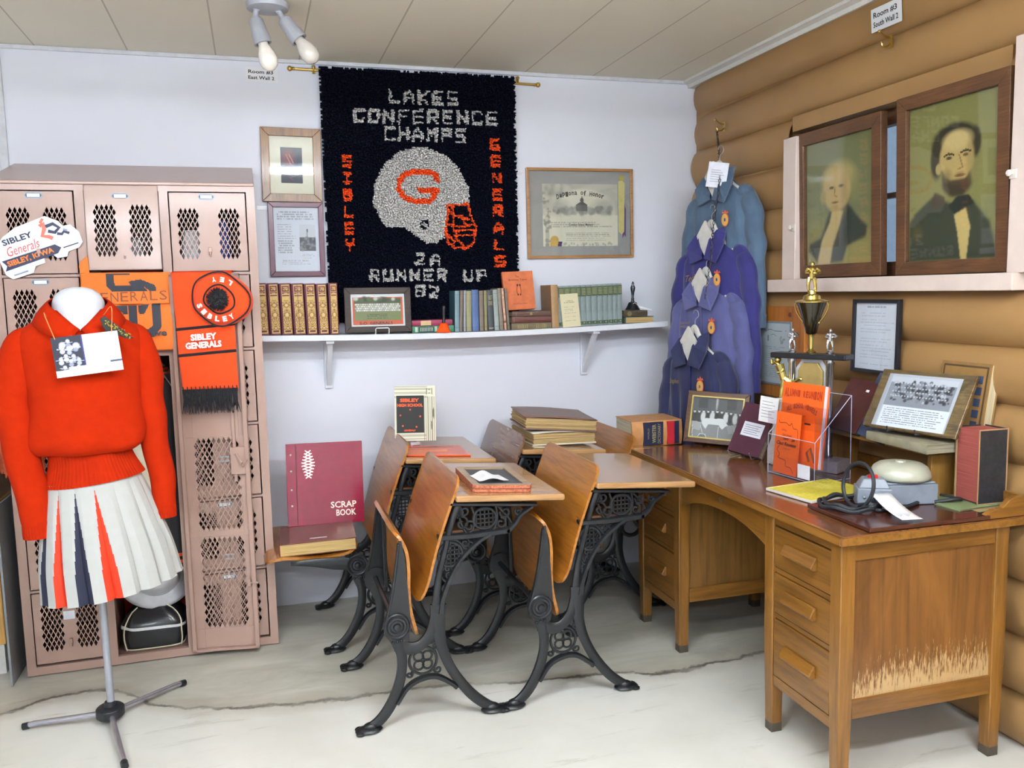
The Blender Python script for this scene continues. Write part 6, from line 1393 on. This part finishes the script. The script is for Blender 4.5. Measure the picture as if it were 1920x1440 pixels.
q = MB(T(.006, 0, .262)); figure(q, 1.65, True); q.build('runner_figure', GOLD, o)
q = MB(T(-.03, -.045, .215) @ RY(6)); q.box(-.038, .038, 0, .001, -.05, .05); q.build('paper_tag', M('paper_white', '#e6e6e6', .6), o, smooth=0)
q = MB(T(-.03, -.046, .215) @ RY(6))
for i in range(6): q.box(-.028, .026-.01*(i % 2), -.0006, 0, -.03+.012*i, -.0285+.012*i)
q.build('print_lines', M('grey_ink', '#6b6b70', .7), o, smooth=0)
# ================================================================= log wall pictures
def wallpic(y, z, x=-.046, tilt=0): return T(x, y, z) @ RZ(-90) @ RX(tilt)
OAKD = wood('quartered_oak', '#6f4a2c', '#4a2f1b', 'x', 18, .45, .1, 4)
def portrait(kind):
    c = Canvas(110, 156, '#7d7a48')
    c.ell(.5, .4, .7, .6, '#8d8850', .8, .9); c.ell(.3, .62, .3, .3, '#97905a', .5, .9)
    if kind == 0:      # pale-haired sitter, coat hardly begun below
        c.ell(.45, .42, .55, .45, '#737a62', .7, .8); c.ell(.5, 1.0, .6, .3, '#a79a60', .8, .5)
        c.poly([(.35, .58), (.62, .52), (.80, .66), (.90, .72), (.88, .8), (.62, .86), (.55, .98), (.2, 1), (.02, .88), (.05, .82), (.22, .78)], '#39403a', .95, 6)
        c.poly([(.40, .55), (.56, .58), (.50, .7), (.40, .86), (.36, 1), (.16, 1), (.24, .8), (.36, .66)], '#ccb279', .95, 3)
        c.ell(.50, .33, .25, .15, '#b3a36c', 1, .2); c.ell(.73, .42, .07, .1, '#8f8a5a', .8, .4); c.ell(.46, .41, .20, .165, '#c4a770', 1, .10); c.ell(.44, .30, .15, .07, '#cbb07a', .9, .5); c.ell(.26, .45, .045, .05, '#a99a68', .9, .4)
        c.ell(.56, .46, .06, .13, '#a18a58', .5, .6); c.ell(.39, .385, .035, .012, '#5f523a', .9, .4); c.ell(.53, .38, .035, .012, '#5f523a', .9, .4); c.line([(.44, .39), (.43, .45), (.47, .46)], .014, '#93784a', .8); c.ell(.44, .505, .05, .009, '#7c5a3f', .9, .4); c.ell(.44, .55, .07, .025, '#b3955f', .7, .5)
    else:              # bearded sitter in dark suit and bow tie
        c.poly([(.30, .58), (.46, .64), (.58, .66), (.72, .64), (.90, .78), (.98, 1), (0, 1), (0, .74), (.12, .66)], '#3b4034', .95, 4)
        c.poly([(.30, .56), (.42, .60), (.42, .66), (.26, .66)], '#4c3a2a', .9, 2); c.poly([(.50, .66), (.64, .66), (.70, .8), (.66, 1), (.60, 1), (.56, .82)], '#c9b070', 1, 1)
        c.poly([(.46, .66), (.56, .60), (.68, .60), (.74, .66), (.62, .69), (.52, .72)], '#2c302a', 1, 1); c.ell(.10, .82, .06, .05, '#6b6238', .5, .5)
        c.ell(.52, .26, .25, .11, '#3a3524', 1, .12); c.ell(.32, .36, .07, .12, '#3f3a28', 1, .2); c.ell(.74, .29, .06, .09, '#3a3524', 1, .2)
        c.ell(.55, .53, .15, .07, '#453a28', 1, .25)
        c.ell(.54, .37, .185, .165, '#bfa468', 1, .08); c.ell(.55, .26, .15, .06, '#cdb47a', 1, .3); c.ell(.345, .42, .035, .035, '#b39a62', 1, .2)
        c.poly([(.37, .42), (.42, .47), (.48, .50), (.64, .50), (.70, .45), (.70, .54), (.62, .60), (.48, .60), (.40, .55)], '#453a28', .95, 3)
        c.ell(.44, .47, .05, .035, '#7c6a42', .6, .6); c.ell(.69, .38, .04, .12, '#9c8552', .5, .5)
        c.line([(.41, .345), (.45, .335), (.51, .345)], .018, '#3a3020', .9); c.line([(.59, .34), (.64, .33), (.69, .34)], .018, '#3a3020', .9); c.ell(.46, .362, .032, .010, '#4c4030', .9, .3); c.ell(.64, .358, .028, .010, '#4c4030', .9, .3)
        c.line([(.57, .35), (.61, .43), (.56, .44)], .014, '#8a6f42', .8); c.ell(.58, .478, .06, .010, '#7c5436', .95, .3); c.ell(.58, .462, .05, .006, '#a98c58', .9, .3)
    c.noise(.03, 2); return c
PL0 = atX(1492, 400, -.042).y; PL1 = atX(1650, 400, -.042).y; PR0 = atX(1680, 350, -.052).y; PR1 = atX(1890, 350, -.052).y
frame('portrait', 'oak-framed olive print of a pale-haired person in a dark coat, seated in the window opening', 'picture', abs(PL0-PL1), .585, .05, .03, OAKD, T(-.012, (PL0+PL1)/2, 1.773) @ RZ(-90) @ RX(1.5), portrait(0), 0)
frame('portrait', 'oak-framed olive print of a bearded person in dark suit and bow tie', 'picture', abs(PR0-PR1), .605, .045, .03, OAKD, T(-.022, (PR0+PR1)/2, 1.781) @ RZ(-90) @ RX(1.5), portrait(1), 0)
c = Canvas(60, 70, '#dfe3ef'); c.lines(.25, .04, .8, .08, 1, '#8c8f9c', .7); c.lines(.12, .13, .92, .95, 17, '#9a9dab', .45, .25, .4)
frame('document_frame', 'narrow black frame with a typed page on the log wall above the riser', 'picture', .245, .272, .014, .016, M('black_frame', '#1a1c22', .35), wallpic(-1.433, 1.257, -.05, -1), c, 0, '#dfe3ef')
# orange knotty pine plaque
c = Canvas(60, 90, '#c9d2d6'); 
for i in range(3): c.line([(.12+.02*i, .12+.02*math.sin(i)), (.35, .10), (.5, .13), (.88, .12)], .012, '#6f787c', .7)
c.rect(.24, .2, .28, .3, '#8b9398'); c.line([(.35, .2), (.45, .18), (.55, .21)], .015, '#8b9398'); c.blobs(12, .68, .22, .82, .32, .03, ['#8b9398', '#a9b1b5'], .8); c.lines(.15, .38, .9, .44, 2, '#7b848a', .6); c.lines(.15, .50, .9, .92, 12, '#7b848a', .5, .3)
pq = thing('pine_plaque', 'orange knotty pine plaque with a framed certificate on the log wall behind the trophy', 'plaque', wallpic(-.80, 1.16, -.05))
KP = wood('knotty_pine', '#c07a32', '#9a5a20', 'z', 7, .35, .3, 5)
MB().box(-.20, .20, 0, .022, -.20, .20).build('board', KP, pq, smooth=0, bevel=.006)
q = MB()
for x, z in ((-.13, .152), (.10, .165), (.16, -.15), (-.17, -.1)): q.lathe([(0, 0), (.011, 0), (.010, .001), (0, .001)], 14, 0, T(x, 0, z) @ RX(90))
q.build('knot', M('pine_knot', '#6d3418', .5), pq)
MB().box(-.115, .115, -.004, 0, -.145, .135).build('mount', M('mount_grey', '#8f979c', .4), pq, smooth=0); c.build('certificate', .212, .262, pq, T(0, -.005, -.005))
MB().box(-.115, .115, -.008, -.0076, -.145, .135).build('glass', GLASS, pq, smooth=0)
# brass hooks on the logs
def hook(lab, y, z):
    q = MB(T(-.048, y, z) @ RZ(-90)); q.box(-.010, .010, -.002, 0, -.022, .022); q.tube(spline([(0, -.002, .012), (0, -.03, .018), (0, -.05, .03)], 10), .0035, 6); q.tube(spline([(0, -.002, -.008), (0, -.02, -.02), (0, -.036, -.018), (0, -.04, -.006)], 10), .0035, 6); q.sph((0, -.05, .03), .006); q.sph((0, -.04, -.006), .005)
    return tag(q.build('coat_hook', BRASS), lab, 'hook')
hook('brass double coat hook on the log wall under the South Wall card', -1.462, 2.292)
hook('brass double coat hook near the corner that carries the chained jackets', -.36, 2.205)

# ================================================================= chained club jackets
CHM = M('chain_steel', '#4a4640', .35, .8); HANG = M('white_hanger', '#c9c7c0', .45)
GILT = M('gilt_thread', '#a08347', .7); FFA = M('emblem_orange', '#c2553a', .7); FFB = M('emblem_gold', '#c79a4a', .7); FFC = M('emblem_blue', '#39407c', .7)
def jacket(lab, mtx, col, zip_col, name='', emblem=True, sw=.195, L=.62, sleeveL=.58, collar=True, sp=1.):
    """zipped corduroy jacket on a hanger; z=0 at the collar, facing -Y"""
    o = thing('club_jacket', lab, 'jacket', mtx, None)
    cm = M('cord_'+col.strip('#'), col, .8, sheen=.25, bs=.35, bscale=220, var=.12, vs=9)
    def body(u, v):
        a_ = 2*PI*u; x = math.cos(a_); y = math.sin(a_)     # y<0 is the front
        sx_ = math.copysign(abs(x)**.75, x)
        k = min(1, v/.16)
        w_ = .060+(sw-.075)*k**.8+.014*v
        d_ = .028+.026*min(1, v/.2)+.008*v
        z = -.012-L*v-(.055*(abs(sx_))**1.5)*(1-k*.25)*(1-v)
        fo = .010*math.sin(sx_*9+v*3+sw*90)*v+.007*math.sin(sx_*17-v*5)*(v**.7)
        yy = math.copysign(abs(y)**.8, y)*d_+fo*(1 if y < 0 else .4)
        if y < 0 and abs(x) < .10: yy += .012*(1-abs(x)/.10)     # zip groove
        return (w_*sx_*(1+.015*math.sin(v*11+x*3)), yy, z)
    q = MB(); q.grid(body, 72, 40, 0, True); n_ = len(q.v); q.f += [tuple(range(n_-72, n_))]; q.m += [0]
    q.build('body', cm, o, smooth=75)
    for s_ in (-1, 1):
        dz = -.10-sleeveL
        q = MB(); base = [(s_*(sw-.105), .006, -.075), (s_*(sw-.055), .002, -.110), (s_*(sw-.014), -.004, -.18), (s_*(sw+.012*sp), -.008, -.30), (s_*(sw+.022*sp), -.010, -.42), (s_*(sw+.026*sp), -.010, dz)]
        pts = spline(base, 34); pts = [p+Vector((.004*math.sin(i*.7+s_+sw*50), .004*math.sin(i*.9), 0)) for i, p in enumerate(pts)]
        q.tube(pts, [.010, .036, .047, .047, .046, .045, .043], 20, 0, [.9, .85, .7, .62]); sl = q.build('sleeve', cm, o, smooth=75)
        e = pts[-1]; q = MB(); q.tube([e+Vector((0, 0, .055)), e+Vector((0, 0, .0)), e+Vector((0, 0, -.006))], .046, 20, 0, .66); q.build('cuff', cm, sl, smooth=60)
    if collar:
        for s_ in (-1, 1):
            q = MB(); c0 = [(s_*.006, -.082, -.128), (s_*.078, -.080, -.150), (s_*.112, -.068, -.075), (s_*.094, -.035, -.020), (s_*.062, .0, .014), (s_*.044, -.040, -.002), (s_*.034, -.078, -.045)]
            n = len(c0); q.add(c0, [tuple(range(n))] if s_ > 0 else [tuple(range(n-1, -1, -1))]); q.build('collar', cm, o, smooth=0, solid=.006, bevel=.002)
        q = MB(); q.tube(spline([(-.06, -.0, .002), (-.04, .025, .012), (0, .035, .014), (.04, .025, .012), (.06, 0, .002)], 16), .012, 8, 0, .4); q.build('collar_stand', cm, o)
    q = MB(); q.box(-.0025, .0025, -.060, -.048, -L*.92, -.14); q.build('zip', M('zip_'+zip_col.strip('#'), zip_col, .4, .4), o, smooth=0)
    if name:
        q = MB(T(-.080, -.080, -.215)); q.text(name, .085, .030, 0, RZ(-14) @ RY(-4), shear=.4); q.build('name_embroidery', GILT, o, smooth=0)
    if emblem:
        X = T(.085, -.080, -.225) @ RZ(10) @ RX(90) @ Matrix.Scale(.8, 4)
        q = MB(); q.lathe([(0, 0), (.024, 0), (.024, .002), (.021, .0035), (0, .0035)], 24, 0, X @ Matrix.Diagonal((1, 1.55, 1, 1))); q.lathe([(.015, .0036), (.021, .0036), (.021, .0042), (.015, .0042)], 24, 1, X @ Matrix.Diagonal((1, 1.55, 1, 1))); q.lathe([(0, .0036), (.008, .0036), (0, .006)], 12, 2, X @ Matrix.Diagonal((1, 1.7, 1, 1)))
        q.prism([(-.022, .036), (-.014, .050), (-.008, .040), (0, .056), (.008, .040), (.014, .050), (.022, .036)], -.004, -.001, 'xz', 0, T(.085, -.078, -.225) @ RZ(10) @ Matrix.Scale(.8, 4)); q.build('emblem', [FFA, FFB, FFC], o, smooth=0)
    return o
def hanger(lab, mtx):
    o = thing('coat_hanger', lab, 'hanger', mtx)
    q = MB(); q.tube(spline([(-.12, .012, -.085), (-.07, .01, -.050), (-.035, -.004, .0), (-.012, -.004, .035), (0, -.004, .05), (.012, -.004, .035), (.035, -.004, .0), (.07, .01, -.050), (.12, .012, -.085)], 40), [.008, .010, .014, .016, .012, .016, .014, .010, .008], 10, 0, .6)
    q.prism([(-.050, -.012), (-.034, .010), (-.012, .04), (0, .055), (.012, .04), (.034, .010), (.050, -.012), (.028, -.060), (0, -.105), (-.028, -.060)], -.046, -.036, 'xz'); q.build('shoulder_form', HANG, o, smooth=50, bevel=.003)
    q = MB(); q.tube(spline([(0, 0, .04), (0, 0, .07), (.004, 0, .085), (.022, -.0, .10), (.016, 0, .122), (-.002, 0, .125), (-.010, 0, .11)], 24), .0022, 6); q.build('hook', M('wire_steel', '#b9bcc4', .3, .8), o); return o
JT = -74
def jp(px, py, x): p = atX(px, py, x); return (p.x, p.y, p.z)
JS = [('faded slate-blue denim club jacket hanging uppermost on the chain', jp(1357, 322, -.145), '#496078', '#5b6d78', '', True, .185, .56, .60),
      ('bright indigo corduroy club jacket second from the top of the chain', jp(1342, 432, -.185), '#2b2970', '#3a3a70', 'Ted', True, .205, .58, .62),
      ('greyish lavender-blue faded club jacket with long sleeve, third on the chain', jp(1332, 520, -.218), '#54578a', '#70729a', 'Gerald\nWilson', True, .195, .55, .60),
      ('dark navy corduroy club jacket lowest and foremost on the chain', jp(1311, 628, -.285), '#20264f', '#33376a', 'Stephen', True, .185, .50, .50)]
for lab, p, cc, zc, nm, em, sw, L, sl in JS:
    jacket(lab, T(*p) @ RZ(JT), cc, zc, nm, em, sw, L, sl)
    hanger('white shoulder hanger inside the '+{'#496078': 'slate-blue denim', '#2b2970': 'bright indigo', '#54578a': 'lavender-blue', '#20264f': 'dark navy'}[cc]+' jacket', T(*p) @ RZ(JT) @ T(0, -.026, -.012))
ch = thing('jacket_chain', 'dark steel chain hanging from the corner hook, linking the jacket hangers', 'chain', T(-.10, -.37, 2.18))
q = MB(T(.10, .37, -2.18)); path = spline([(-.088, -.36, 2.185), (-.10, -.40, 2.08), jp(1350, 330, -.205), jp(1338, 420, -.25), jp(1333, 480, -.29), jp(1322, 560, -.335)], 58)
for i in range(len(path)-1):
    a, b_ = path[i], path[i+1]; d = (b_-a).normalized(); Q = Matrix.Translation((a+b_)/2) @ d.to_track_quat('Z', 'Y').to_matrix().to_4x4() @ RZ(90*(i % 2))
    q.tube([(.0045*math.cos(2*PI*k_/10), 0, .0095*math.sin(2*PI*k_/10)) for k_ in range(11)], .0015, 5, 0, 1, Q)
q.build('links', CHM, ch)
o = thing('caption_card', 'white typed caption card hanging over the collar of the denim jacket', 'card', T(*jp(1345, 328, -.215)) @ RZ(JT+30) @ RX(4) @ RY(10))
MB().box(-.045, .045, 0, .001, -.055, .055).build('card', M('paper_white2', '#dfe2ec', .6), o, smooth=0)
q = MB()
for i in range(6): q.box(-.030, .030-.008*(i % 3), -.0008, 0, -.03+.010*i, -.0285+.010*i)
q.build('print_lines', M('grey_ink', '#6b6b70', .7), o, smooth=0)

# ================================================================= mannequin in cheer uniform
MX, MY = -2.782, -.93
mq = thing('mannequin', 'headless white mannequin bust on a steel pole with a three-legged black hub base', 'mannequin', T(MX, MY, 0))
STE = M('stand_steel', '#b9b9c4', .25, .8, bs=.05, bscale=300)
q = MB(); q.tube([(0.004, 0, .05), (0, 0, .95)], .0125, 14); q.build('pole', M('pole_grey', '#a7abb4', .4, .4), mq)
q = MB(); q.lathe([(.040, .018), (.046, .024), (.046, .050), (.040, .056), (.02, .058), (.016, .075), (0, .075)], 24); q.build('hub', M('hub_black', '#1f2126', .4), mq, bevel=.001)
for e in ((-.275, .035), (.09, -.345), (.222, .20)):
    d = Vector((e[0], e[1], 0)).normalized()*.03
    q = MB(); q.tube([(d.x, d.y, .032), (e[0]*.9, e[1]*.9, .020), (e[0], e[1], .014)], .0095, 10); l = q.build('leg', STE, mq)
    q = MB(); q.tube([(e[0]*.95, e[1]*.95, .016), (e[0]*1.02, e[1]*1.02, .013)], .0115, 10); q.build('rubber_foot', M('hub_black', '#1f2126', .4), l)
FRZ = 16                     # the figure is turned a little towards the camera
BM = RZ(FRZ-6)
def ring(z, rx, ry, cx=0, cy=0): return (z, rx, ry, cx, cy)
def loft(q, rings, n=48, mi=0, fold=None, cap=(0, 0), mfn=None, m=40):
    Z = [r[0] for r in rings]
    def fn(u, v):
        k = len(rings)-1; t_ = v*k; i = min(int(t_), k-1); f = t_-i
        P = []
        for j in range(5):
            p0 = rings[max(i-1, 0)][j]; p1 = rings[i][j]; p2 = rings[i+1][j]; p3 = rings[min(i+2, k)][j]
            P.append(.5*((2*p1)+(p2-p0)*f+(2*p0-5*p1+4*p2-p3)*f*f+(3*p1-p0-3*p2+p3)*f**3))
        a_ = 2*PI*u; x = math.cos(a_)*P[1]; y = math.sin(a_)*P[2]
        if fold: r_ = fold(a_, v); x *= r_; y *= r_
        return (P[3]+x, P[4]+y, P[0])
    q.grid(fn, n, m, mi, True, mfn=mfn)
    k_ = len(q.v)
    if cap[1]: q.f.append(tuple(range(k_-n, k_))); q.m.append(mi)
SK = M('mannequin_white', '#d0d3d8', .45, var=.01)
q = MB(BM); loft(q, [ring(.93, .10, .07), ring(1.05, .11, .08), ring(1.2, .14, .09), ring(1.30, .14, .08), ring(1.38, .088, .078), ring(1.42, .080, .072), ring(1.450, .077, .069), ring(1.475, .064, .058), ring(1.492, .040, .038), ring(1.498, .012, .012)], 36, cap=(0, 1)); q.build('torso', SK, mq, smooth=60)
# sweater
KNIT = M('sweater_orange', '#ac2402', .9, spec=.12, sheen=0, bs=.2, bscale=240, var=.05)
sw = thing('sweater', 'bright orange-red collared pullover with ribbed waist worn by the mannequin', 'sweater', T(MX, MY, 0))
def sfold(a_, v):
    return 1+.010*math.sin(a_*5+v*7)+.018*math.sin(a_*3+2)*max(0, v-.5)
q = MB(BM)
loft(q, [ring(1.425, .082, .080, 0, .004), ring(1.405, .110, .085, 0, .004), ring(1.385, .145, .090), ring(1.358, .178, .098), ring(1.32, .194, .106), ring(1.25, .192, .118), ring(1.16, .176, .130), ring(1.10, .172, .132), ring(1.04, .182, .132), ring(1.00, .182, .134), ring(.975, .172, .128), ring(.958, .150, .112), ring(.955, .135, .10)], 64, fold=lambda a_, v: 1+.03*math.sin(a_*3+v*5)*v+.085*math.sin(a_*6+1.5+v*5)*max(0, v-.45)*1.6+.02*math.sin(a_*11-v*6)*max(0, v-.7)*2, m=70)
BI = BM.inverted()
for i, p in enumerate(q.v):      # the neckline dips to a V in front
    l = BI @ p
    if l.y < .0 and l.z > 1.33:
        zm = 1.358+1.05*abs(l.x)+max(0, (l.y+.05))*1.2
        if l.z > zm: q.v[i] = BM @ Vector((l.x, l.y-.012*min(1, (l.z-zm)/.03), zm))
q.build('body', KNIT, sw, smooth=70)
RIB = M('rib_orange', '#a92302', .85, spec=.12)
def rfold(a_, v): return 1+.012*math.cos(a_*72)
q = MB(BM @ T(0, 0, .96) @ RY(-5) @ T(0, 0, -.96)); loft(q, [ring(.975, .128, .097), ring(.94, .126, .096), ring(.90, .138, .104), ring(.868, .152, .113), ring(.858, .156, .116)], 288, fold=rfold, m=10); q.build('ribbed_waistband', RIB, sw, smooth=60)
for s_, pts, rr_ in ((-1, [(-.135, .0, 1.350), (-.172, -.002, 1.315), (-.200, -.012, 1.20), (-.208, -.018, 1.10), (-.198, -.02, 1.0), (-.180, -.03, .85), (-.165, -.035, .735)], [.030, .047, .056, .056, .054, .052, .050, .044]),
                     (1, [(.135, .0, 1.350), (.170, -.002, 1.315), (.188, -.008, 1.20), (.194, -.01, 1.10), (.200, -.01, 1.0), (.214, -.015, .86), (.222, -.02, .745)], [.030, .047, .054, .050, .047, .044, .042, .036])):
    q = MB(BM); P = spline(pts, 40); P = [p+Vector((.003*math.sin(i*.6), .003*math.sin(i*.45), 0)) for i, p in enumerate(P)]; q.tube(P, rr_, 26, 0, [.95, .9, .8]); sl = q.build('sleeve', KNIT, sw, smooth=70)
    e = P[-1]; rc = .044 if s_ < 0 else .034
    q = MB(BM @ T(*e)); q.grid(lambda u, v: ((rc+.001*math.cos(2*PI*u*30))*math.cos(2*PI*u)*(1+.03*math.sin(PI*v)), (rc+.001*math.cos(2*PI*u*30))*.8*math.sin(2*PI*u), .012-.055*v), 120, 4, 0, True); n_ = len(q.v); q.f.append(tuple(range(n_-120, n_))); q.m.append(0); q.build('cuff', RIB, sl, smooth=60)
for s_ in (-1, 1):     # open shirt collar
    q = MB(BM); pts = [(s_*.001, -.112, 1.362), (s_*.040, -.096, 1.396), (s_*.078, -.052, 1.435), (s_*.086, .0, 1.455), (s_*.055, .058, 1.468), (0, .078, 1.472)]
    out_ = [(s_*.026, -.126, 1.325), (s_*.085, -.112, 1.345), (s_*.128, -.060, 1.372), (s_*.132, .0, 1.395), (s_*.085, .080, 1.405), (0, .104, 1.408)]
    A = spline(pts, 16); B_ = spline(out_, 16)
    q.grid(lambda u, v: tuple(A[int(round(v*16))].lerp(B_[int(round(v*16))], u)+Vector((0, 0, .008*math.sin(PI*u)))), 4, 16); q.build('collar', KNIT, sw, smooth=60, solid=.004)
# skirt
WT = BM @ T(0, 0, .88) @ RY(-6) @ T(0, 0, -.88)
sk = thing('pleated_skirt', 'white pleated cheer skirt with orange and navy pleat insets below the orange sweater', 'skirt', T(MX, MY, 0))
def pleat(a_, v):
    ph = (a_*16/(2*PI)) % 1; tri = 1-abs(2*ph-1); return 1+(.0+.13*v)*(min(1, tri*1.8)**.8-.6)
def smf(u, v):
    ph = (u*16) % 1; g_ = min(1, max(0, (v-.14)/.55)); d_ = min(ph, 1-ph)
    if d_ > .27*g_: return 0
    return {7: 0, 8: 1, 9: 2, 10: 1, 11: 2, 12: 1}.get(int(round(u*16)) % 16, 0)
q = MB(WT)
loft(q, [ring(.872, .142, .106), ring(.84, .150, .112), ring(.78, .165, .124), ring(.70, .182, .140), ring(.60, .202, .158), ring(.50, .212, .170), ring(.485, .214, .171)], 16*36, fold=pleat, m=60, mfn=smf)
q.build('pleats', [M('skirt_white', '#b0b1ad', .75, var=.02, sheen=.1), M('skirt_orange', '#d63410', .75), M('skirt_navy', '#1f2238', .75)], sk, smooth=25, solid=.003)
# card on a cord
cm_ = T(atY(164, 664, -1.09).x, -1.088, atY(164, 664, -1.09).z) @ RZ(8) @ RX(-3) @ RY(-5) @ Matrix.Scale(.92, 4)
cc_ = Canvas(96, 60, '#e9edf4'); cc_.rect(0, 0, .44, 1, '#2c2f3c'); cc_.rect(.44, 0, .46, .8, '#3a3a8c')
cc_.blobs(6, .1, .2, .36, .35, .05, ['#b9bfd2', '#d0d4e0'], 1, .2)
for k_, (u, v) in enumerate(((.24, .12), (.14, .28), (.24, .32), (.34, .26), (.18, .48), (.29, .5), (.24, .62), (.1, .55), (.36, .6), (.14, .76), (.24, .8), (.34, .78))): cc_.ell(u, v, .028, .045, '#c3c9da', 1, .2); cc_.ell(u, v+.09, .035, .05, ['#8b91a8', '#dfe2ea', '#a8aec4'][k_ % 3], .95, .2); cc_.line([(u-.07, v+.02), (u+.07, v+.04)], .012, '#b4bacc', .8)
cc_.rect(0, .84, 1, 1, '#e9edf4'); cc_.rect(.2, .76, 1, 1, '#e9edf4'); cc_.rect(.82, .72, 1, .77, '#4a4f68'); cc_.lines(.55, .2, .95, .6, 4, '#9ea3b4', .5, .2, .5); cc_.lines(.25, .80, .95, .95, 3, '#9a9fb0', .5, .3, .3); cc_.lines(.58, .18, .85, .30, 2, '#7d8296', .6, .3)
o = thing('hanging_card', 'white caption card with a cheer squad photograph hung on a cord round the mannequin', 'card', cm_)
MB().box(-.103, .103, 0, .0015, -.068, .068).build('card', M('paper_white2', '#dfe2ec', .6), o, smooth=0); cc_.build('print', .206, .136, o, T(0, -.0008, 0))
cl = (cm_ @ Vector((-.09, -.002, .062))); cr = (cm_ @ Vector((.085, -.002, .064)))
q = MB(); q.tube(spline([cl, cl+Vector((-.03, .03, .08)), Vector((MX-.078, MY-.065, 1.405)), Vector((MX-.07, MY+.03, 1.455)), Vector((MX, MY+.075, 1.46)), Vector((MX+.07, MY+.03, 1.455)), Vector((MX+.080, MY-.06, 1.405)), cr+Vector((.0, .03, .08)), cr], 60), .0014, 6)
cd_ = q.build('cord', M('tan_cord', '#d98a4a', .8), None); cd_.parent = o; cd_.matrix_parent_inverse = cm_.inverted()
# black and gilt corsage
o = thing('corsage', 'black and gilt arrow-shaped pin with beads on the shoulder of the orange sweater', 'brooch', T(atY(222, 628, -1.05).x, -1.052, atY(222, 628, -1.05).z) @ RZ(12))
q = MB(); q.prism([(-.05, .055), (-.035, .062), (.0, .03), (.035, -.005), (.048, -.012), (.02, -.012), (-.005, .002), (-.012, -.03), (-.018, -.07), (-.03, -.03), (-.03, .0), (-.045, .03)], -.006, 0, 'xz', 0, RY(0)); q.build('ribbon', M('black_ribbon', '#1d1813', .5), o, smooth=0, bevel=.002)
q = MB(); rr = random.Random(4)
for i in range(46): t_ = rr.random(); q.sph((-.035+.07*t_+rr.uniform(-.005, .005), -.009, .045-.052*t_+rr.uniform(-.007, .007)), .0026, 6, 4)
for i in range(5): q.sph((-.026+rr.uniform(-.006, .01), -.010, -.006+rr.uniform(-.01, .01)), .0055, 8, 6)
q.build('beads', M('gilt_beads', '#8f8238', .3, .7), o)
q = MB(); q.prism([(-.075, -.018), (-.04, .01), (-.022, .0), (-.03, -.026)], -.003, 0, 'xz'); q.build('orange_ribbon', M('pale_orange_ribbon', '#f27a35', .5), o, smooth=0)
